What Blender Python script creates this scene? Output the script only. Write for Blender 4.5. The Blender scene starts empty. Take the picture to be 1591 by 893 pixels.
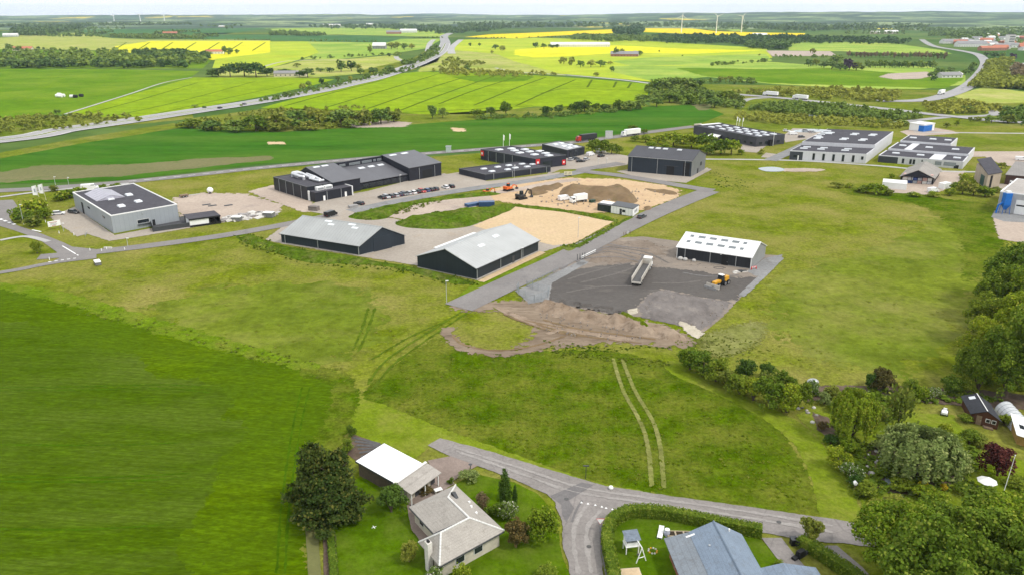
import bpy, math, random
import numpy as np
from mathutils import Vector, noise as mnoise
from mathutils.geometry import tessellate_polygon

# ---------------------------------------------------------------- camera, sky, sun, exposure
S = bpy.context.scene
COL = S.collection
HC, FPX, CX, CY, HZ = 68.0, 1190.0, 795.5, 446.5, 20.0
PITCH = math.atan((CY - HZ) / FPX)
cam_data = bpy.data.cameras.new("camera")
cam = bpy.data.objects.new("camera", cam_data); COL.objects.link(cam)
cam.location = (0, 0, HC)
cam.rotation_euler = (math.pi / 2 - PITCH, 0, 0)
cam_data.sensor_width = 36.0
cam_data.lens = 36.0 * FPX / 1591.0
cam_data.clip_start = 0.5
cam_data.clip_end = 60000
S.camera = cam

SUN_EL, SUN_AZ = math.radians(52), math.radians(118)      # azimuth clockwise from +Y: behind and to the right
W = bpy.data.worlds.new("World"); S.world = W; W.use_nodes = True
nt = W.node_tree; nt.nodes.clear()
wo = nt.nodes.new("ShaderNodeOutputWorld")
sky = nt.nodes.new("ShaderNodeTexSky"); sky.sky_type = 'NISHITA'; sky.sun_disc = False
sky.sun_elevation = SUN_EL; sky.sun_rotation = SUN_AZ; sky.air_density = 1.0; sky.dust_density = 2.0
bg1 = nt.nodes.new("ShaderNodeBackground"); bg1.inputs[1].default_value = 0.1
nt.links.new(sky.outputs[0], bg1.inputs[0])
bg2 = nt.nodes.new("ShaderNodeBackground"); bg2.inputs[1].default_value = 1.0      # bright even cloud cover
wtc = nt.nodes.new("ShaderNodeTexCoord")
wn = nt.nodes.new("ShaderNodeTexNoise"); wn.inputs['Scale'].default_value = 3.0; wn.inputs['Detail'].default_value = 5
wr = nt.nodes.new("ShaderNodeValToRGB")
wr.color_ramp.elements[0].position = .3; wr.color_ramp.elements[0].color = (1.14, 1.17, 1.21, 1)
wr.color_ramp.elements[1].position = .7; wr.color_ramp.elements[1].color = (1.35, 1.35, 1.35, 1)
nt.links.new(wtc.outputs['Generated'], wn.inputs['Vector']); nt.links.new(wn.outputs[0], wr.inputs[0])
nt.links.new(wr.outputs[0], bg2.inputs[0])
wm = nt.nodes.new("ShaderNodeMixShader"); wm.inputs[0].default_value = 0.8
nt.links.new(bg1.outputs[0], wm.inputs[1]); nt.links.new(bg2.outputs[0], wm.inputs[2])
nt.links.new(wm.outputs[0], wo.inputs[0])

sd = bpy.data.lights.new("sun", 'SUN'); sd.energy = 2.0; sd.angle = math.radians(7); sd.color = (1, .955, .88)
sun = bpy.data.objects.new("sun", sd); COL.objects.link(sun)
sv = Vector((math.sin(SUN_AZ) * math.cos(SUN_EL), math.cos(SUN_AZ) * math.cos(SUN_EL), math.sin(SUN_EL)))
sun.rotation_euler = sv.to_track_quat('Z', 'Y').to_euler()
sun.location = (0, 0, 300)
S.view_settings.view_transform = 'Standard'
S.view_settings.look = 'None'
S.view_settings.exposure = 0.30
S.view_settings.gamma = 1.0
S.view_settings.use_curve_mapping = False
S.render.resolution_x, S.render.resolution_y = 1024, 574
S.cycles.max_bounces = 6; S.cycles.transparent_max_bounces = 12; S.cycles.volume_bounces = 0

random.seed(7)
rng = np.random.default_rng(7)
R = random.uniform

# ---------------------------------------------------------------- photo rays to places on the ground
_cp, _sp = math.cos(PITCH), math.sin(PITCH)
def G(x, y, z=0.0):
    a = (x - CX) / FPX; b = -(y - CY) / FPX
    dy = _cp + b * _sp; dz = -_sp + b * _cp
    t = (z - HC) / dz
    return Vector((a * t, dy * t, z))
def HT(x, y, ytop):
    """height of the point that stands above ground pixel (x, y) and shows at row ytop"""
    p = G(x, y); b = -(ytop - CY) / FPX
    return HC + (-_sp + b * _cp) / (_cp + b * _sp) * p.y

# ---------------------------------------------------------------- object helpers
def tag(o, label=None, cat=None, group=None, kind=None):
    if label: o['label'] = label
    if cat: o['category'] = cat
    if group: o['group'] = group
    if kind: o['kind'] = kind
    return o
def thing(name, label, cat, loc=(0, 0, 0), rz=0.0, group=None):
    o = bpy.data.objects.new(name, None); COL.objects.link(o)
    o.empty_display_size = .5
    o.location = loc; o.rotation_euler = (0, 0, rz)
    return tag(o, label, cat, group)
def dup(o, loc, rz=None, label=None, group=None, scale=None):
    def cp(s, par):
        c = s.copy(); COL.objects.link(c); c.parent = par
        for ch in kids[s]: cp(ch, c)
        return c
    kids = {}
    def walk(s):
        kids[s] = list(s.children)
        for ch in kids[s]: walk(ch)
    walk(o)
    c = cp(o, None)
    c.location = loc
    if rz is not None: c.rotation_euler = (0, 0, rz)
    if scale is not None: c.scale = (scale,) * 3 if not hasattr(scale, '__len__') else scale
    if label: c['label'] = label
    if group: c['group'] = group
    return c
def link_mesh(name, me, mats, parent=None, loc=None):
    o = bpy.data.objects.new(name, me); COL.objects.link(o)
    if mats is not None:
        for m in (mats if isinstance(mats, (list, tuple)) else [mats]): me.materials.append(m)
    if parent: o.parent = parent
    if loc is not None: o.location = loc
    return o
def np_mesh(name, v, f):
    """quads or tris from numpy arrays"""
    me = bpy.data.meshes.new(name)
    k = f.shape[1]
    me.vertices.add(len(v)); me.vertices.foreach_set('co', np.asarray(v, np.float32).ravel())
    me.loops.add(f.size); me.loops.foreach_set('vertex_index', f.astype(np.int32).ravel())
    me.polygons.add(len(f)); me.polygons.foreach_set('loop_start', np.arange(0, f.size, k, dtype=np.int32))
    me.update(calc_edges=True)
    return me
class MB:
    def __init__(s): s.v = []; s.f = []; s.m = []; s.mi = 0
    def add(s, vs, fs):
        n = len(s.v); s.v += [tuple(p) for p in vs]
        for f in fs: s.f.append([n + i for i in f]); s.m.append(s.mi)
        return s
    def hexa(s, p):          # 4 bottom (ccw) + 4 top
        return s.add(p, [(3, 2, 1, 0), (4, 5, 6, 7), (0, 1, 5, 4), (1, 2, 6, 5), (2, 3, 7, 6), (3, 0, 4, 7)])
    def box(s, x0, x1, y0, y1, z0, z1):
        return s.hexa([(x0, y0, z0), (x1, y0, z0), (x1, y1, z0), (x0, y1, z0), (x0, y0, z1), (x1, y0, z1), (x1, y1, z1), (x0, y1, z1)])
    def taper(s, x0, x1, y0, y1, z0, z1, dx, dy):
        return s.hexa([(x0, y0, z0), (x1, y0, z0), (x1, y1, z0), (x0, y1, z0), (x0 + dx, y0 + dy, z1), (x1 - dx, y0 + dy, z1), (x1 - dx, y1 - dy, z1), (x0 + dx, y1 - dy, z1)])
    def prism(s, pts, ex):   # polygon of 3d points pushed along ex
        n = len(pts); ex = Vector(ex); a = [Vector(p) for p in pts]; b = [p + ex for p in a]
        fs = [tuple(range(n))[::-1], tuple(range(n, 2 * n))]
        for i in range(n): j = (i + 1) % n; fs.append((i, j, n + j, n + i))
        return s.add(a + b, fs)
    def tube(s, p0, p1, r0, r1=None, n=8):
        r1 = r0 if r1 is None else r1
        p0 = Vector(p0); p1 = Vector(p1); d = (p1 - p0)
        d = d.normalized() if d.length else Vector((0, 0, 1))
        a = d.orthogonal().normalized(); b = d.cross(a)
        vs = []
        for p, r in ((p0, r0), (p1, r1)):
            for i in range(n):
                t = 2 * math.pi * i / n; vs.append(p + a * (math.cos(t) * r) + b * (math.sin(t) * r))
        fs = [(i, (i + 1) % n, n + (i + 1) % n, n + i) for i in range(n)] + [tuple(range(n))[::-1], tuple(range(n, 2 * n))]
        return s.add(vs, fs)
    def dome(s, c, r, sx=1, sy=1, sz=1, n=10, m=6, z0=-1.0):
        vs = []; fs = []
        for j in range(m + 1):
            t = math.asin(z0) + (math.pi / 2 - math.asin(z0)) * j / m
            for i in range(n):
                p = 2 * math.pi * i / n
                vs.append((c[0] + r * sx * math.cos(t) * math.cos(p), c[1] + r * sy * math.cos(t) * math.sin(p), c[2] + r * sz * math.sin(t)))
        for j in range(m):
            for i in range(n):
                k = (i + 1) % n; fs.append((j * n + i, j * n + k, (j + 1) * n + k, (j + 1) * n + i))
        return s.add(vs, fs)
    def obj(s, name, mats, parent=None, loc=None, bevel=0, smooth=False):
        me = bpy.data.meshes.new(name); me.from_pydata(s.v, [], s.f); me.update()
        o = link_mesh(name, me, mats, parent, loc)
        if isinstance(mats, (list, tuple)) and len(mats) > 1: me.polygons.foreach_set('material_index', s.m)
        if smooth: me.polygons.foreach_set('use_smooth', [True] * len(me.polygons))
        if bevel:
            md = o.modifiers.new('bevel', 'BEVEL'); md.width = bevel; md.segments = 2; md.limit_method = 'ANGLE'
        return o

# ---------------------------------------------------------------- materials
def newmat(name):
    m = bpy.data.materials.new(name); m.use_nodes = True
    t = m.node_tree; t.nodes.clear()
    out = t.nodes.new('ShaderNodeOutputMaterial')
    b = t.nodes.new('ShaderNodeBsdfPrincipled')
    t.links.new(b.outputs[0], out.inputs[0])
    b.inputs['Specular IOR Level'].default_value = .3
    return m, t, b, out
def nd(t, typ, **k):
    n = t.nodes.new(typ)
    for a, v in k.items(): setattr(n, a, v)
    return n
def noise_n(t, vec, scale, detail=4, rough=.55):
    n = nd(t, 'ShaderNodeTexNoise'); n.inputs['Scale'].default_value = scale; n.inputs['Detail'].default_value = detail
    n.inputs['Roughness'].default_value = rough
    t.links.new(vec, n.inputs['Vector']); return n.outputs[0]
def ramp(t, fac, a, b, ca=(0, 0, 0, 1), cb=(1, 1, 1, 1)):
    r = nd(t, 'ShaderNodeValToRGB'); e = r.color_ramp.elements
    e[0].position = a; e[0].color = ca; e[1].position = b; e[1].color = cb
    t.links.new(fac, r.inputs[0]); return r.outputs[0]
def mixc(t, fac, a, b, mode='MIX'):
    m = nd(t, 'ShaderNodeMix', data_type='RGBA', blend_type=mode)
    for sock, val in ((m.inputs[0], fac), (m.inputs[6], a), (m.inputs[7], b)):
        if hasattr(val, 'is_linked'): t.links.new(val, sock)
        elif isinstance(val, (int, float)): sock.default_value = val
        else: sock.default_value = tuple(val) + ((1,) if len(val) == 3 else ())
    return m.outputs[2]
def math_n(t, op, a, b=None, c=None):
    m = nd(t, 'ShaderNodeMath', operation=op)
    for i, v in enumerate((a, b, c)):
        if v is None: continue
        if hasattr(v, 'is_linked'): t.links.new(v, m.inputs[i])
        else: m.inputs[i].default_value = v
    return m.outputs[0]
def pos_n(t, stretch=None):
    g = nd(t, 'ShaderNodeNewGeometry')
    if stretch is None: return g.outputs['Position']
    mp = nd(t, 'ShaderNodeMapping'); mp.inputs['Scale'].default_value = stretch[:3]
    if len(stretch) > 3: mp.inputs['Rotation'].default_value = (0, 0, stretch[3])
    t.links.new(g.outputs['Position'], mp.inputs['Vector']); return mp.outputs[0]
def bump_n(t, b, h, strength, dist):
    bm = nd(t, 'ShaderNodeBump'); bm.inputs['Strength'].default_value = strength; bm.inputs['Distance'].default_value = dist
    t.links.new(h, bm.inputs['Height']); t.links.new(bm.outputs[0], b.inputs['Normal'])
def mul(c, k): return tuple(min(1, x * k) for x in c)

def paint(name, col, rough=.55, var=.12, scale=.8, metal=0.0, spec=.3, stain=None):
    """plain painted / plastic / metal surface with light weathering"""
    m, t, b, o = newmat(name)
    tc = nd(t, 'ShaderNodeTexCoord'); v = tc.outputs['Object']
    n1 = noise_n(t, v, scale, 5)
    c = mixc(t, ramp(t, n1, .3, .7), mul(col, 1 - var), mul(col, 1 + var))
    if stain:
        n2 = noise_n(t, v, scale * .35, 6, .65)
        c = mixc(t, ramp(t, n2, .5, .72), c, stain)
    t.links.new(c, b.inputs['Base Color'])
    b.inputs['Roughness'].default_value = rough; b.inputs['Metallic'].default_value = metal
    b.inputs['Specular IOR Level'].default_value = spec
    return m
def seam(name, col, d, period, depth=.35, rough=.5, var=.1, stain=None, line=.12, spec=.3):
    """sheet cladding with raised seams every `period` metres along world direction d"""
    m, t, b, o = newmat(name)
    p = pos_n(t)
    dt = nd(t, 'ShaderNodeVectorMath', operation='DOT_PRODUCT'); dt.inputs[1].default_value = tuple(Vector(d).normalized())
    t.links.new(p, dt.inputs[0])
    fr = math_n(t, 'FRACT', math_n(t, 'DIVIDE', dt.outputs['Value'], period))
    ln = math_n(t, 'LESS_THAN', fr, line)
    cell = math_n(t, 'FLOOR', math_n(t, 'DIVIDE', dt.outputs['Value'], period * 3.0))
    wn = nd(t, 'ShaderNodeTexWhiteNoise', noise_dimensions='1D'); t.links.new(cell, wn.inputs['W'])
    n1 = noise_n(t, p, .25, 6, .65)
    c = mixc(t, ramp(t, n1, .3, .7), mul(col, 1 - var), mul(col, 1 + var))
    c = mixc(t, math_n(t, 'MULTIPLY', wn.outputs[0], .25), c, mul(col, .8))
    if stain:
        n2 = noise_n(t, p, .5, 8, .7)
        c = mixc(t, ramp(t, n2, .52, .75), c, stain)
    c = mixc(t, math_n(t, 'MULTIPLY', ln, depth), c, mul(col, .45))
    t.links.new(c, b.inputs['Base Color']); b.inputs['Roughness'].default_value = rough
    b.inputs['Specular IOR Level'].default_value = spec
    bump_n(t, b, fr, .25, .05)
    return m
def soft_edge(t, b, out, nscale=.5):
    at = nd(t, 'ShaderNodeAttribute', attribute_name='fade')
    n = noise_n(t, pos_n(t), nscale, 5, .6)
    n = ramp(t, n, .3, .7, (.12, .12, .12, 1), (.85, .85, .85, 1))
    a = math_n(t, 'GREATER_THAN', at.outputs['Fac'], n)
    tr = nd(t, 'ShaderNodeBsdfTransparent'); mx = nd(t, 'ShaderNodeMixShader')
    t.links.new(a, mx.inputs[0]); t.links.new(tr.outputs[0], mx.inputs[1]); t.links.new(b.outputs[0], mx.inputs[2])
    t.links.new(mx.outputs[0], out.inputs[0])
def grass(name, c1, c2, c3=None, dry=.55, big=.03, mid=.25, fine=1.6, fineamt=.45, stretch=None, nscale=.5, bump=.6, stripes=None):
    """grass and crops: broad patches, clumps and blades; c3 is the dry or flowering tone"""
    m, t, b, o = newmat(name)
    p = pos_n(t, stretch)
    c = mixc(t, ramp(t, noise_n(t, p, big, 5, .6), .35, .65), c1, c2)
    nm = noise_n(t, p, mid, 6, .65)
    c = mixc(t, math_n(t, 'MULTIPLY', ramp(t, nm, .35, .68), .7), c, mul(c1, .68))
    if fine > .3:
        np_ = noise_n(t, p, fine * .32, 5, .7)
        c = mixc(t, 1.0, c, ramp(t, np_, .36, .62, (1 - fineamt * .55,) * 3 + (1,), (1.14,) * 3 + (1,)), 'MULTIPLY')
    if c3 is not None:
        n3 = noise_n(t, p, big * 2.3, 8, .68)
        c = mixc(t, ramp(t, n3, dry - .1, dry + .16), c, c3)
    nf = noise_n(t, p, fine, 8, .75)
    dark = ramp(t, nf, .3, .62, (1 - fineamt,) * 3 + (1,), (1 + fineamt * .35,) * 3 + (1,))
    c = mixc(t, 1.0, c, dark, 'MULTIPLY')
    if stripes:
        d, per, amt = stripes
        dt = nd(t, 'ShaderNodeVectorMath', operation='DOT_PRODUCT'); dt.inputs[1].default_value = d
        wob = nd(t, 'ShaderNodeVectorMath', operation='ADD')
        t.links.new(pos_n(t), dt.inputs[0])
        w = math_n(t, 'ADD', dt.outputs['Value'], math_n(t, 'MULTIPLY', noise_n(t, pos_n(t), .05, 3), per * 1.2))
        sn = math_n(t, 'SINE', math_n(t, 'MULTIPLY', w, 2 * math.pi / per))
        c = mixc(t, math_n(t, 'MULTIPLY', ramp(t, sn, .45, 1.0), amt), c, mul(c1, .7))
    t.links.new(c, b.inputs['Base Color']); b.inputs['Roughness'].default_value = .9
    b.inputs['Specular IOR Level'].default_value = .0
    if bump: bump_n(t, b, nf, bump, .5)
    soft_edge(t, b, o, nscale)
    return m
def soil(name, c1, c2, c3=None, big=.08, fine=1.2, nscale=.5, bump=.5, stretch=None, rough=.9, t3=.55, cracks=None, soft=True):
    """earth, sand, gravel, asphalt"""
    m, t, b, o = newmat(name)
    p = pos_n(t, stretch)
    c = mixc(t, ramp(t, noise_n(t, p, big, 6, .62), .32, .68), c1, c2)
    if c3 is not None: c = mixc(t, ramp(t, noise_n(t, p, big * 2.2, 8, .7), t3, t3 + .15), c, c3)
    nf = noise_n(t, p, fine, 8, .72)
    c = mixc(t, 1.0, c, ramp(t, nf, .3, .7, (.78,) * 3 + (1,), (1.12,) * 3 + (1,)), 'MULTIPLY')
    if cracks:
        vo = nd(t, 'ShaderNodeTexVoronoi', feature='DISTANCE_TO_EDGE'); vo.inputs['Scale'].default_value = cracks
        t.links.new(pos_n(t), vo.inputs['Vector'])
        c = mixc(t, ramp(t, vo.outputs[0], .0, .02, (.35,) * 3 + (1,), (0, 0, 0, 1)), c, mul(c1, .5))
    t.links.new(c, b.inputs['Base Color']); b.inputs['Roughness'].default_value = rough
    b.inputs['Specular IOR Level'].default_value = .06
    if bump: bump_n(t, b, nf, bump, .15)
    if soft: soft_edge(t, b, o, nscale)
    return m
def bsoil(*a, **k): return soil(*a, soft=False, **k)
def leaf(name, c1, c2, c3=None, trans=.25, clump=.35):
    """leaves: every leaf its own tone, clumps of leaves lean to one or the other tone"""
    m, t, b, o = newmat(name)
    g = nd(t, 'ShaderNodeNewGeometry'); oi = nd(t, 'ShaderNodeObjectInfo')
    n = noise_n(t, g.outputs['Position'], clump, 3)
    f = math_n(t, 'ADD', math_n(t, 'MULTIPLY', g.outputs['Random Per Island'], .55), math_n(t, 'MULTIPLY', ramp(t, n, .3, .7), .45))
    c = mixc(t, f, c1, c2)
    if c3 is not None: c = mixc(t, ramp(t, g.outputs['Random Per Island'], .86, .9), c, c3)
    hv = math_n(t, 'ADD', math_n(t, 'MULTIPLY', oi.outputs['Random'], .4), .8)
    h = nd(t, 'ShaderNodeHueSaturation'); t.links.new(c, h.inputs['Color']); t.links.new(hv, h.inputs['Value'])
    t.links.new(math_n(t, 'ADD', math_n(t, 'MULTIPLY', oi.outputs['Random'], -.03), .515), h.inputs['Hue'])
    t.links.new(h.outputs[0], b.inputs['Base Color']); b.inputs['Roughness'].default_value = .7
    b.inputs['Specular IOR Level'].default_value = .05
    tl = nd(t, 'ShaderNodeBsdfTranslucent'); t.links.new(h.outputs[0], tl.inputs[0])
    mx = nd(t, 'ShaderNodeMixShader'); mx.inputs[0].default_value = trans
    t.links.new(b.outputs[0], mx.inputs[1]); t.links.new(tl.outputs[0], mx.inputs[2]); t.links.new(mx.outputs[0], o.inputs[0])
    return m
def glassy(name, col=(.02, .025, .03), rough=.12):
    m, t, b, o = newmat(name)
    b.inputs['Base Color'].default_value = col + (1,); b.inputs['Roughness'].default_value = rough
    b.inputs['Specular IOR Level'].default_value = .5
    return m

# ---------------------------------------------------------------- ground sheets and ribbons
def smooth_closed(pts, n):
    out = []
    N = len(pts)
    for i in range(N):
        p0, p1, p2, p3 = pts[i - 1], pts[i], pts[(i + 1) % N], pts[(i + 2) % N]
        for k in range(n):
            u = k / n
            out.append(.5 * ((2 * p1) + (p2 - p0) * u + (2 * p0 - 5 * p1 + 4 * p2 - p3) * u * u + (3 * p1 - p0 - 3 * p2 + p3) * u ** 3))
    return out
def smooth_open(pts, n):
    out = []
    N = len(pts)
    for i in range(N - 1):
        p0 = pts[max(i - 1, 0)]; p1 = pts[i]; p2 = pts[i + 1]; p3 = pts[min(i + 2, N - 1)]
        for k in range(n):
            u = k / n
            out.append(.5 * ((2 * p1) + (p2 - p0) * u + (2 * p0 - 5 * p1 + 4 * p2 - p3) * u * u + (3 * p1 - p0 - 3 * p2 + p3) * u ** 3))
    out.append(pts[-1]); return out
def area2(p): return sum(p[i - 1].x * p[i].y - p[i].x * p[i - 1].y for i in range(len(p)))
def sheet(name, px, mat, lvl, soft=0.0, sm=0, parent=None, world=False, kind='structure'):
    """flat ground patch outlined by photo pixels; soft = width of its ragged edge in metres"""
    pts = [Vector(p) for p in px] if world else [G(*p) for p in px]
    pts = [Vector((p.x, p.y, 0)) for p in pts]
    if area2(pts) < 0: pts.reverse()
    if sm: pts = smooth_closed(pts, sm)
    z = lvl * .02
    n = len(pts)
    if soft >= 4:
        P = [(p.x, p.y) for p in pts]
        xs0, xs1 = min(p[0] for p in P), max(p[0] for p in P); ys0, ys1 = min(p[1] for p in P), max(p[1] for p in P)
        st = max(soft * .4, (xs1 - xs0) / 260, (ys1 - ys0) / 260)
        X, Y = np.meshgrid(np.arange(xs0 - soft, xs1 + soft + st, st), np.arange(ys0 - soft, ys1 + soft + st, st))
        d = edge_dist(P, X, Y); d = np.where(inside(P, X, Y), d, -d)
        fd = np.clip(d / soft + .5, 0, 1); kp = d > -soft; ny, nx = X.shape
        V = np.stack([X.ravel(), Y.ravel(), np.full(X.size, z)], 1); idx = np.arange(nx * ny).reshape(ny, nx)
        q = kp[:-1, :-1] & kp[1:, :-1] & kp[:-1, 1:] & kp[1:, 1:]
        F = np.stack([idx[:-1, :-1][q], idx[:-1, 1:][q], idx[1:, 1:][q], idx[1:, :-1][q]], 1)
        used = np.zeros(len(V), bool); used[F.ravel()] = True; remap = np.cumsum(used) - 1
        me = np_mesh(name, V[used], remap[F])
        a = me.attributes.new('fade', 'FLOAT', 'POINT'); a.data.foreach_set('value', fd.ravel()[used].astype(np.float32))
        o = link_mesh(name, me, mat, parent)
        if parent is None: o['kind'] = kind
        return o
    if soft:
        inner = []; outer = []
        for i in range(n):
            e1 = (pts[i] - pts[i - 1]); e2 = (pts[(i + 1) % n] - pts[i])
            e1 = e1.normalized() if e1.length > 1e-6 else e2.normalized(); e2 = e2.normalized() if e2.length > 1e-6 else e1
            nn = Vector((-e1.y - e2.y, e1.x + e2.x, 0)); nn = nn.normalized() if nn.length > 1e-6 else Vector((-e1.y, e1.x, 0))
            inner.append(pts[i] + nn * soft * .5); outer.append(pts[i] - nn * soft * .5)
    else: inner = pts; outer = []
    V = [(p.x, p.y, z) for p in inner]; F = [list(t) for t in tessellate_polygon([inner])]
    F = [f if (V[f[1]][0]-V[f[0]][0])*(V[f[2]][1]-V[f[0]][1])-(V[f[1]][1]-V[f[0]][1])*(V[f[2]][0]-V[f[0]][0]) > 0 else f[::-1] for f in F]
    fade = [1.0] * n
    if soft:
        V += [(p.x, p.y, z - .012) for p in outer]; fade += [0.0] * n
        F += [[i, n + i, n + (i + 1) % n, (i + 1) % n] for i in range(n)]
    me = bpy.data.meshes.new(name); me.from_pydata(V, [], F); me.update()
    a = me.attributes.new('fade', 'FLOAT', 'POINT'); a.data.foreach_set('value', fade)
    o = link_mesh(name, me, mat, parent)
    if parent is None: o['kind'] = kind
    return o
def ribbon(name, px, width, mat, lvl, soft=0.0, sm=6, parent=None, world=False, z0=0.0, off=0.0, kind='structure'):
    """strip of constant width along a line of photo pixels"""
    pts = [Vector(p) for p in px] if world else [G(*p[:2]) for p in px]
    pts = [Vector((p.x, p.y, 0)) for p in pts]
    if sm: pts = smooth_open(pts, sm)
    z = lvl * .02 + z0
    cols = [(-width / 2 - soft / 2, 0.), (-width / 2 + soft / 2, 1.), (width / 2 - soft / 2, 1.), (width / 2 + soft / 2, 0.)] if soft else [(-width / 2, 1.), (width / 2, 1.)]
    V = []; fade = []; F = []; n = len(pts); k = len(cols)
    for i, p in enumerate(pts):
        d = pts[min(i + 1, n - 1)] - pts[max(i - 1, 0)]; d.normalize(); nn = Vector((-d.y, d.x, 0))
        for w, fd in cols:
            q = p + nn * (w + off); V.append((q.x, q.y, z + i * 1e-4 - (.006 if soft and fd == 0 else 0))); fade.append(fd if 0 < i < n - 1 or not soft else fd * .3)
    for i in range(n - 1):
        for j in range(k - 1): F.append([i * k + j, (i + 1) * k + j, (i + 1) * k + j + 1, i * k + j + 1][::-1])
    me = bpy.data.meshes.new(name); me.from_pydata(V, [], F); me.update()
    a = me.attributes.new('fade', 'FLOAT', 'POINT'); a.data.foreach_set('value', fade)
    o = link_mesh(name, me, mat, parent)
    if parent is None: o['kind'] = kind
    return o
def dashes(name, px, width, dash, gap, mat, lvl, parent=None, off=0.0):
    """painted dashes along a line, one joined marking"""
    pts = smooth_open([G(*p) for p in px], 8); mb = MB(); z = lvl * .02
    acc = 0.0
    for i in range(len(pts) - 1):
        a, b = pts[i], pts[i + 1]; L = (b - a).length; d = (b - a).normalized(); nn = Vector((-d.y, d.x, 0)); s = 0.0
        while s < L:
            ph = acc % (dash + gap)
            if ph < dash:
                e = min(L, s + dash - ph); p = a + d * s + nn * off; q = a + d * e + nn * off; w = nn * width / 2
                mb.add([p - w, q - w, q + w, p + w], [(0, 1, 2, 3)]); st = e - s
            else: st = min(L - s, dash + gap - ph)
            st = max(st, .01); s += st; acc += st
    mb.v = [(x, y, z) for x, y, _ in mb.v]
    me = bpy.data.meshes.new(name); me.from_pydata(mb.v, [], mb.f); me.update()
    o = link_mesh(name, me, mat, parent)
    if parent is None: o['kind'] = 'structure'
    return o
def inside(poly, x, y):
    c = np.zeros(np.shape(x), bool); n = len(poly)
    for i in range(n):
        x1, y1 = poly[i - 1][:2]; x2, y2 = poly[i][:2]
        c ^= ((y1 > y) != (y2 > y)) & (x < (x2 - x1) * (y - y1) / ((y2 - y1) or 1e-9) + x1)
    return c
def edge_dist(poly, x, y):
    d = np.full(np.shape(x), 1e9); n = len(poly)
    for i in range(n):
        x1, y1 = poly[i - 1][:2]; x2, y2 = poly[i][:2]; ex, ey = x2 - x1, y2 - y1
        t = np.clip(((x - x1) * ex + (y - y1) * ey) / (ex * ex + ey * ey + 1e-9), 0, 1)
        d = np.minimum(d, np.hypot(x - x1 - t * ex, y - y1 - t * ey))
    return d
def mound(name, px, h, w, step, mat, rough=.3, nscale=.15, base=-.15, sm=4, kind='structure'):
    """heap or bank of earth over an outline: rises to h within w metres of the edge"""
    pts = [G(*p) for p in px]
    if sm: pts = smooth_closed(pts, sm)
    P = [(p.x, p.y) for p in pts]
    xs = np.arange(min(p[0] for p in P) - step, max(p[0] for p in P) + 2 * step, step)
    ys = np.arange(min(p[1] for p in P) - step, max(p[1] for p in P) + 2 * step, step)
    X, Y = np.meshgrid(xs, ys); ins = inside(P, X, Y); d = edge_dist(P, X, Y); d = np.where(ins, d, -d)
    t = np.clip(d / w, 0, 1); t = t * t * (3 - 2 * t)
    N = np.array([[mnoise.fractal(Vector((x * nscale, y * nscale, 3.1)), 1.0, 2.0, 4) for x in xs] for y in ys])
    Z = np.where(d > -step * 1.5, base + t * h * (1 + rough * N) , base * 2)
    keep = d > -step * 1.2
    V = np.stack([X.ravel(), Y.ravel(), Z.ravel()], 1); ny, nx = X.shape
    idx = np.arange(nx * ny).reshape(ny, nx)
    q = keep[:-1, :-1] | keep[1:, :-1] | keep[:-1, 1:] | keep[1:, 1:]
    F = np.stack([idx[:-1, :-1][q], idx[:-1, 1:][q], idx[1:, 1:][q], idx[1:, :-1][q]], 1)
    me = np_mesh(name, V, F)
    a = me.attributes.new('fade', 'FLOAT', 'POINT'); a.data.foreach_set('value', np.ones(len(V), np.float32))
    me.polygons.foreach_set('use_smooth', np.ones(len(F), bool))
    o = link_mesh(name, me, mat); o['kind'] = kind
    return o
# ================================================================ SETTING
g_base = grass('far_grass', (.06, .125, .03), (.10, .17, .035), (.15, .19, .05), big=.0012, mid=.006, fine=.05, fineamt=.25, dry=.55, bump=0)
g_meadow = grass('rough_meadow', (0.1390, 0.1866, 0.0088), (0.1866, 0.2218, 0.0150), (0.2376, 0.2200, 0.0572), dry=.5, big=.02, mid=.12, fine=1.1, fineamt=.5)
g_fore = grass('lush_meadow', (0.0656, 0.1240, 0.0016), (0.0960, 0.1520, 0.0032), (0.1600, 0.1720, 0.0240), dry=.52, big=.035, mid=.2, fine=1.3, fineamt=.55)
g_crop = grass('young_crop', (0.0749, 0.1388, 0.0008), (0.1053, 0.1654, 0.0016), (0.0663, 0.1170, 0.0047), dry=.52, big=.02, mid=.1, fine=1.5, fineamt=.5, stretch=(.45, 1.3, 1, .25), stripes=((.25, .968, 0), 1.5, .42))
g_crop2 = grass('dense_young_crop', (0.0624, 0.1160, 0.0016), (0.0784, 0.1376, 0.0032), (0.0880, 0.1320, 0.0128), dry=.5, big=.03, mid=.12, fine=1.6, fineamt=.5, stretch=(.4, 1.4, 1, .12), stripes=((.12, .99, 0), 1.3, .45), nscale=.06)
g_bright = grass('bright_grass', (0.1170, 0.1980, 0.0054), (0.1485, 0.2250, 0.0108), (0.1800, 0.2070, 0.0270), dry=.55, big=.06, fine=1.4, fineamt=.4, nscale=.35)
g_mown = grass('mown_grass', (0.1600, 0.2280, 0.0112), (0.1840, 0.2400, 0.0176), (0.2160, 0.2280, 0.0400), dry=.55, big=.06, fine=1.6, fineamt=.3, stripes=((.8, .6, 0), 1.6, .22))
g_lawn = grass('lawn', (0.0680, 0.1318, 0.0026), (0.0935, 0.1615, 0.0043), (0.1105, 0.1530, 0.0170), dry=.55, big=.08, fine=2.0, fineamt=.3, bump=.3)
g_verge = grass('verge_grass', (0.0712, 0.1330, 0.0095), (0.1140, 0.1710, 0.0152), (0.1805, 0.1900, 0.0475), dry=.55, big=.06, mid=.3, fine=1.2, fineamt=.55)
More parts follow.
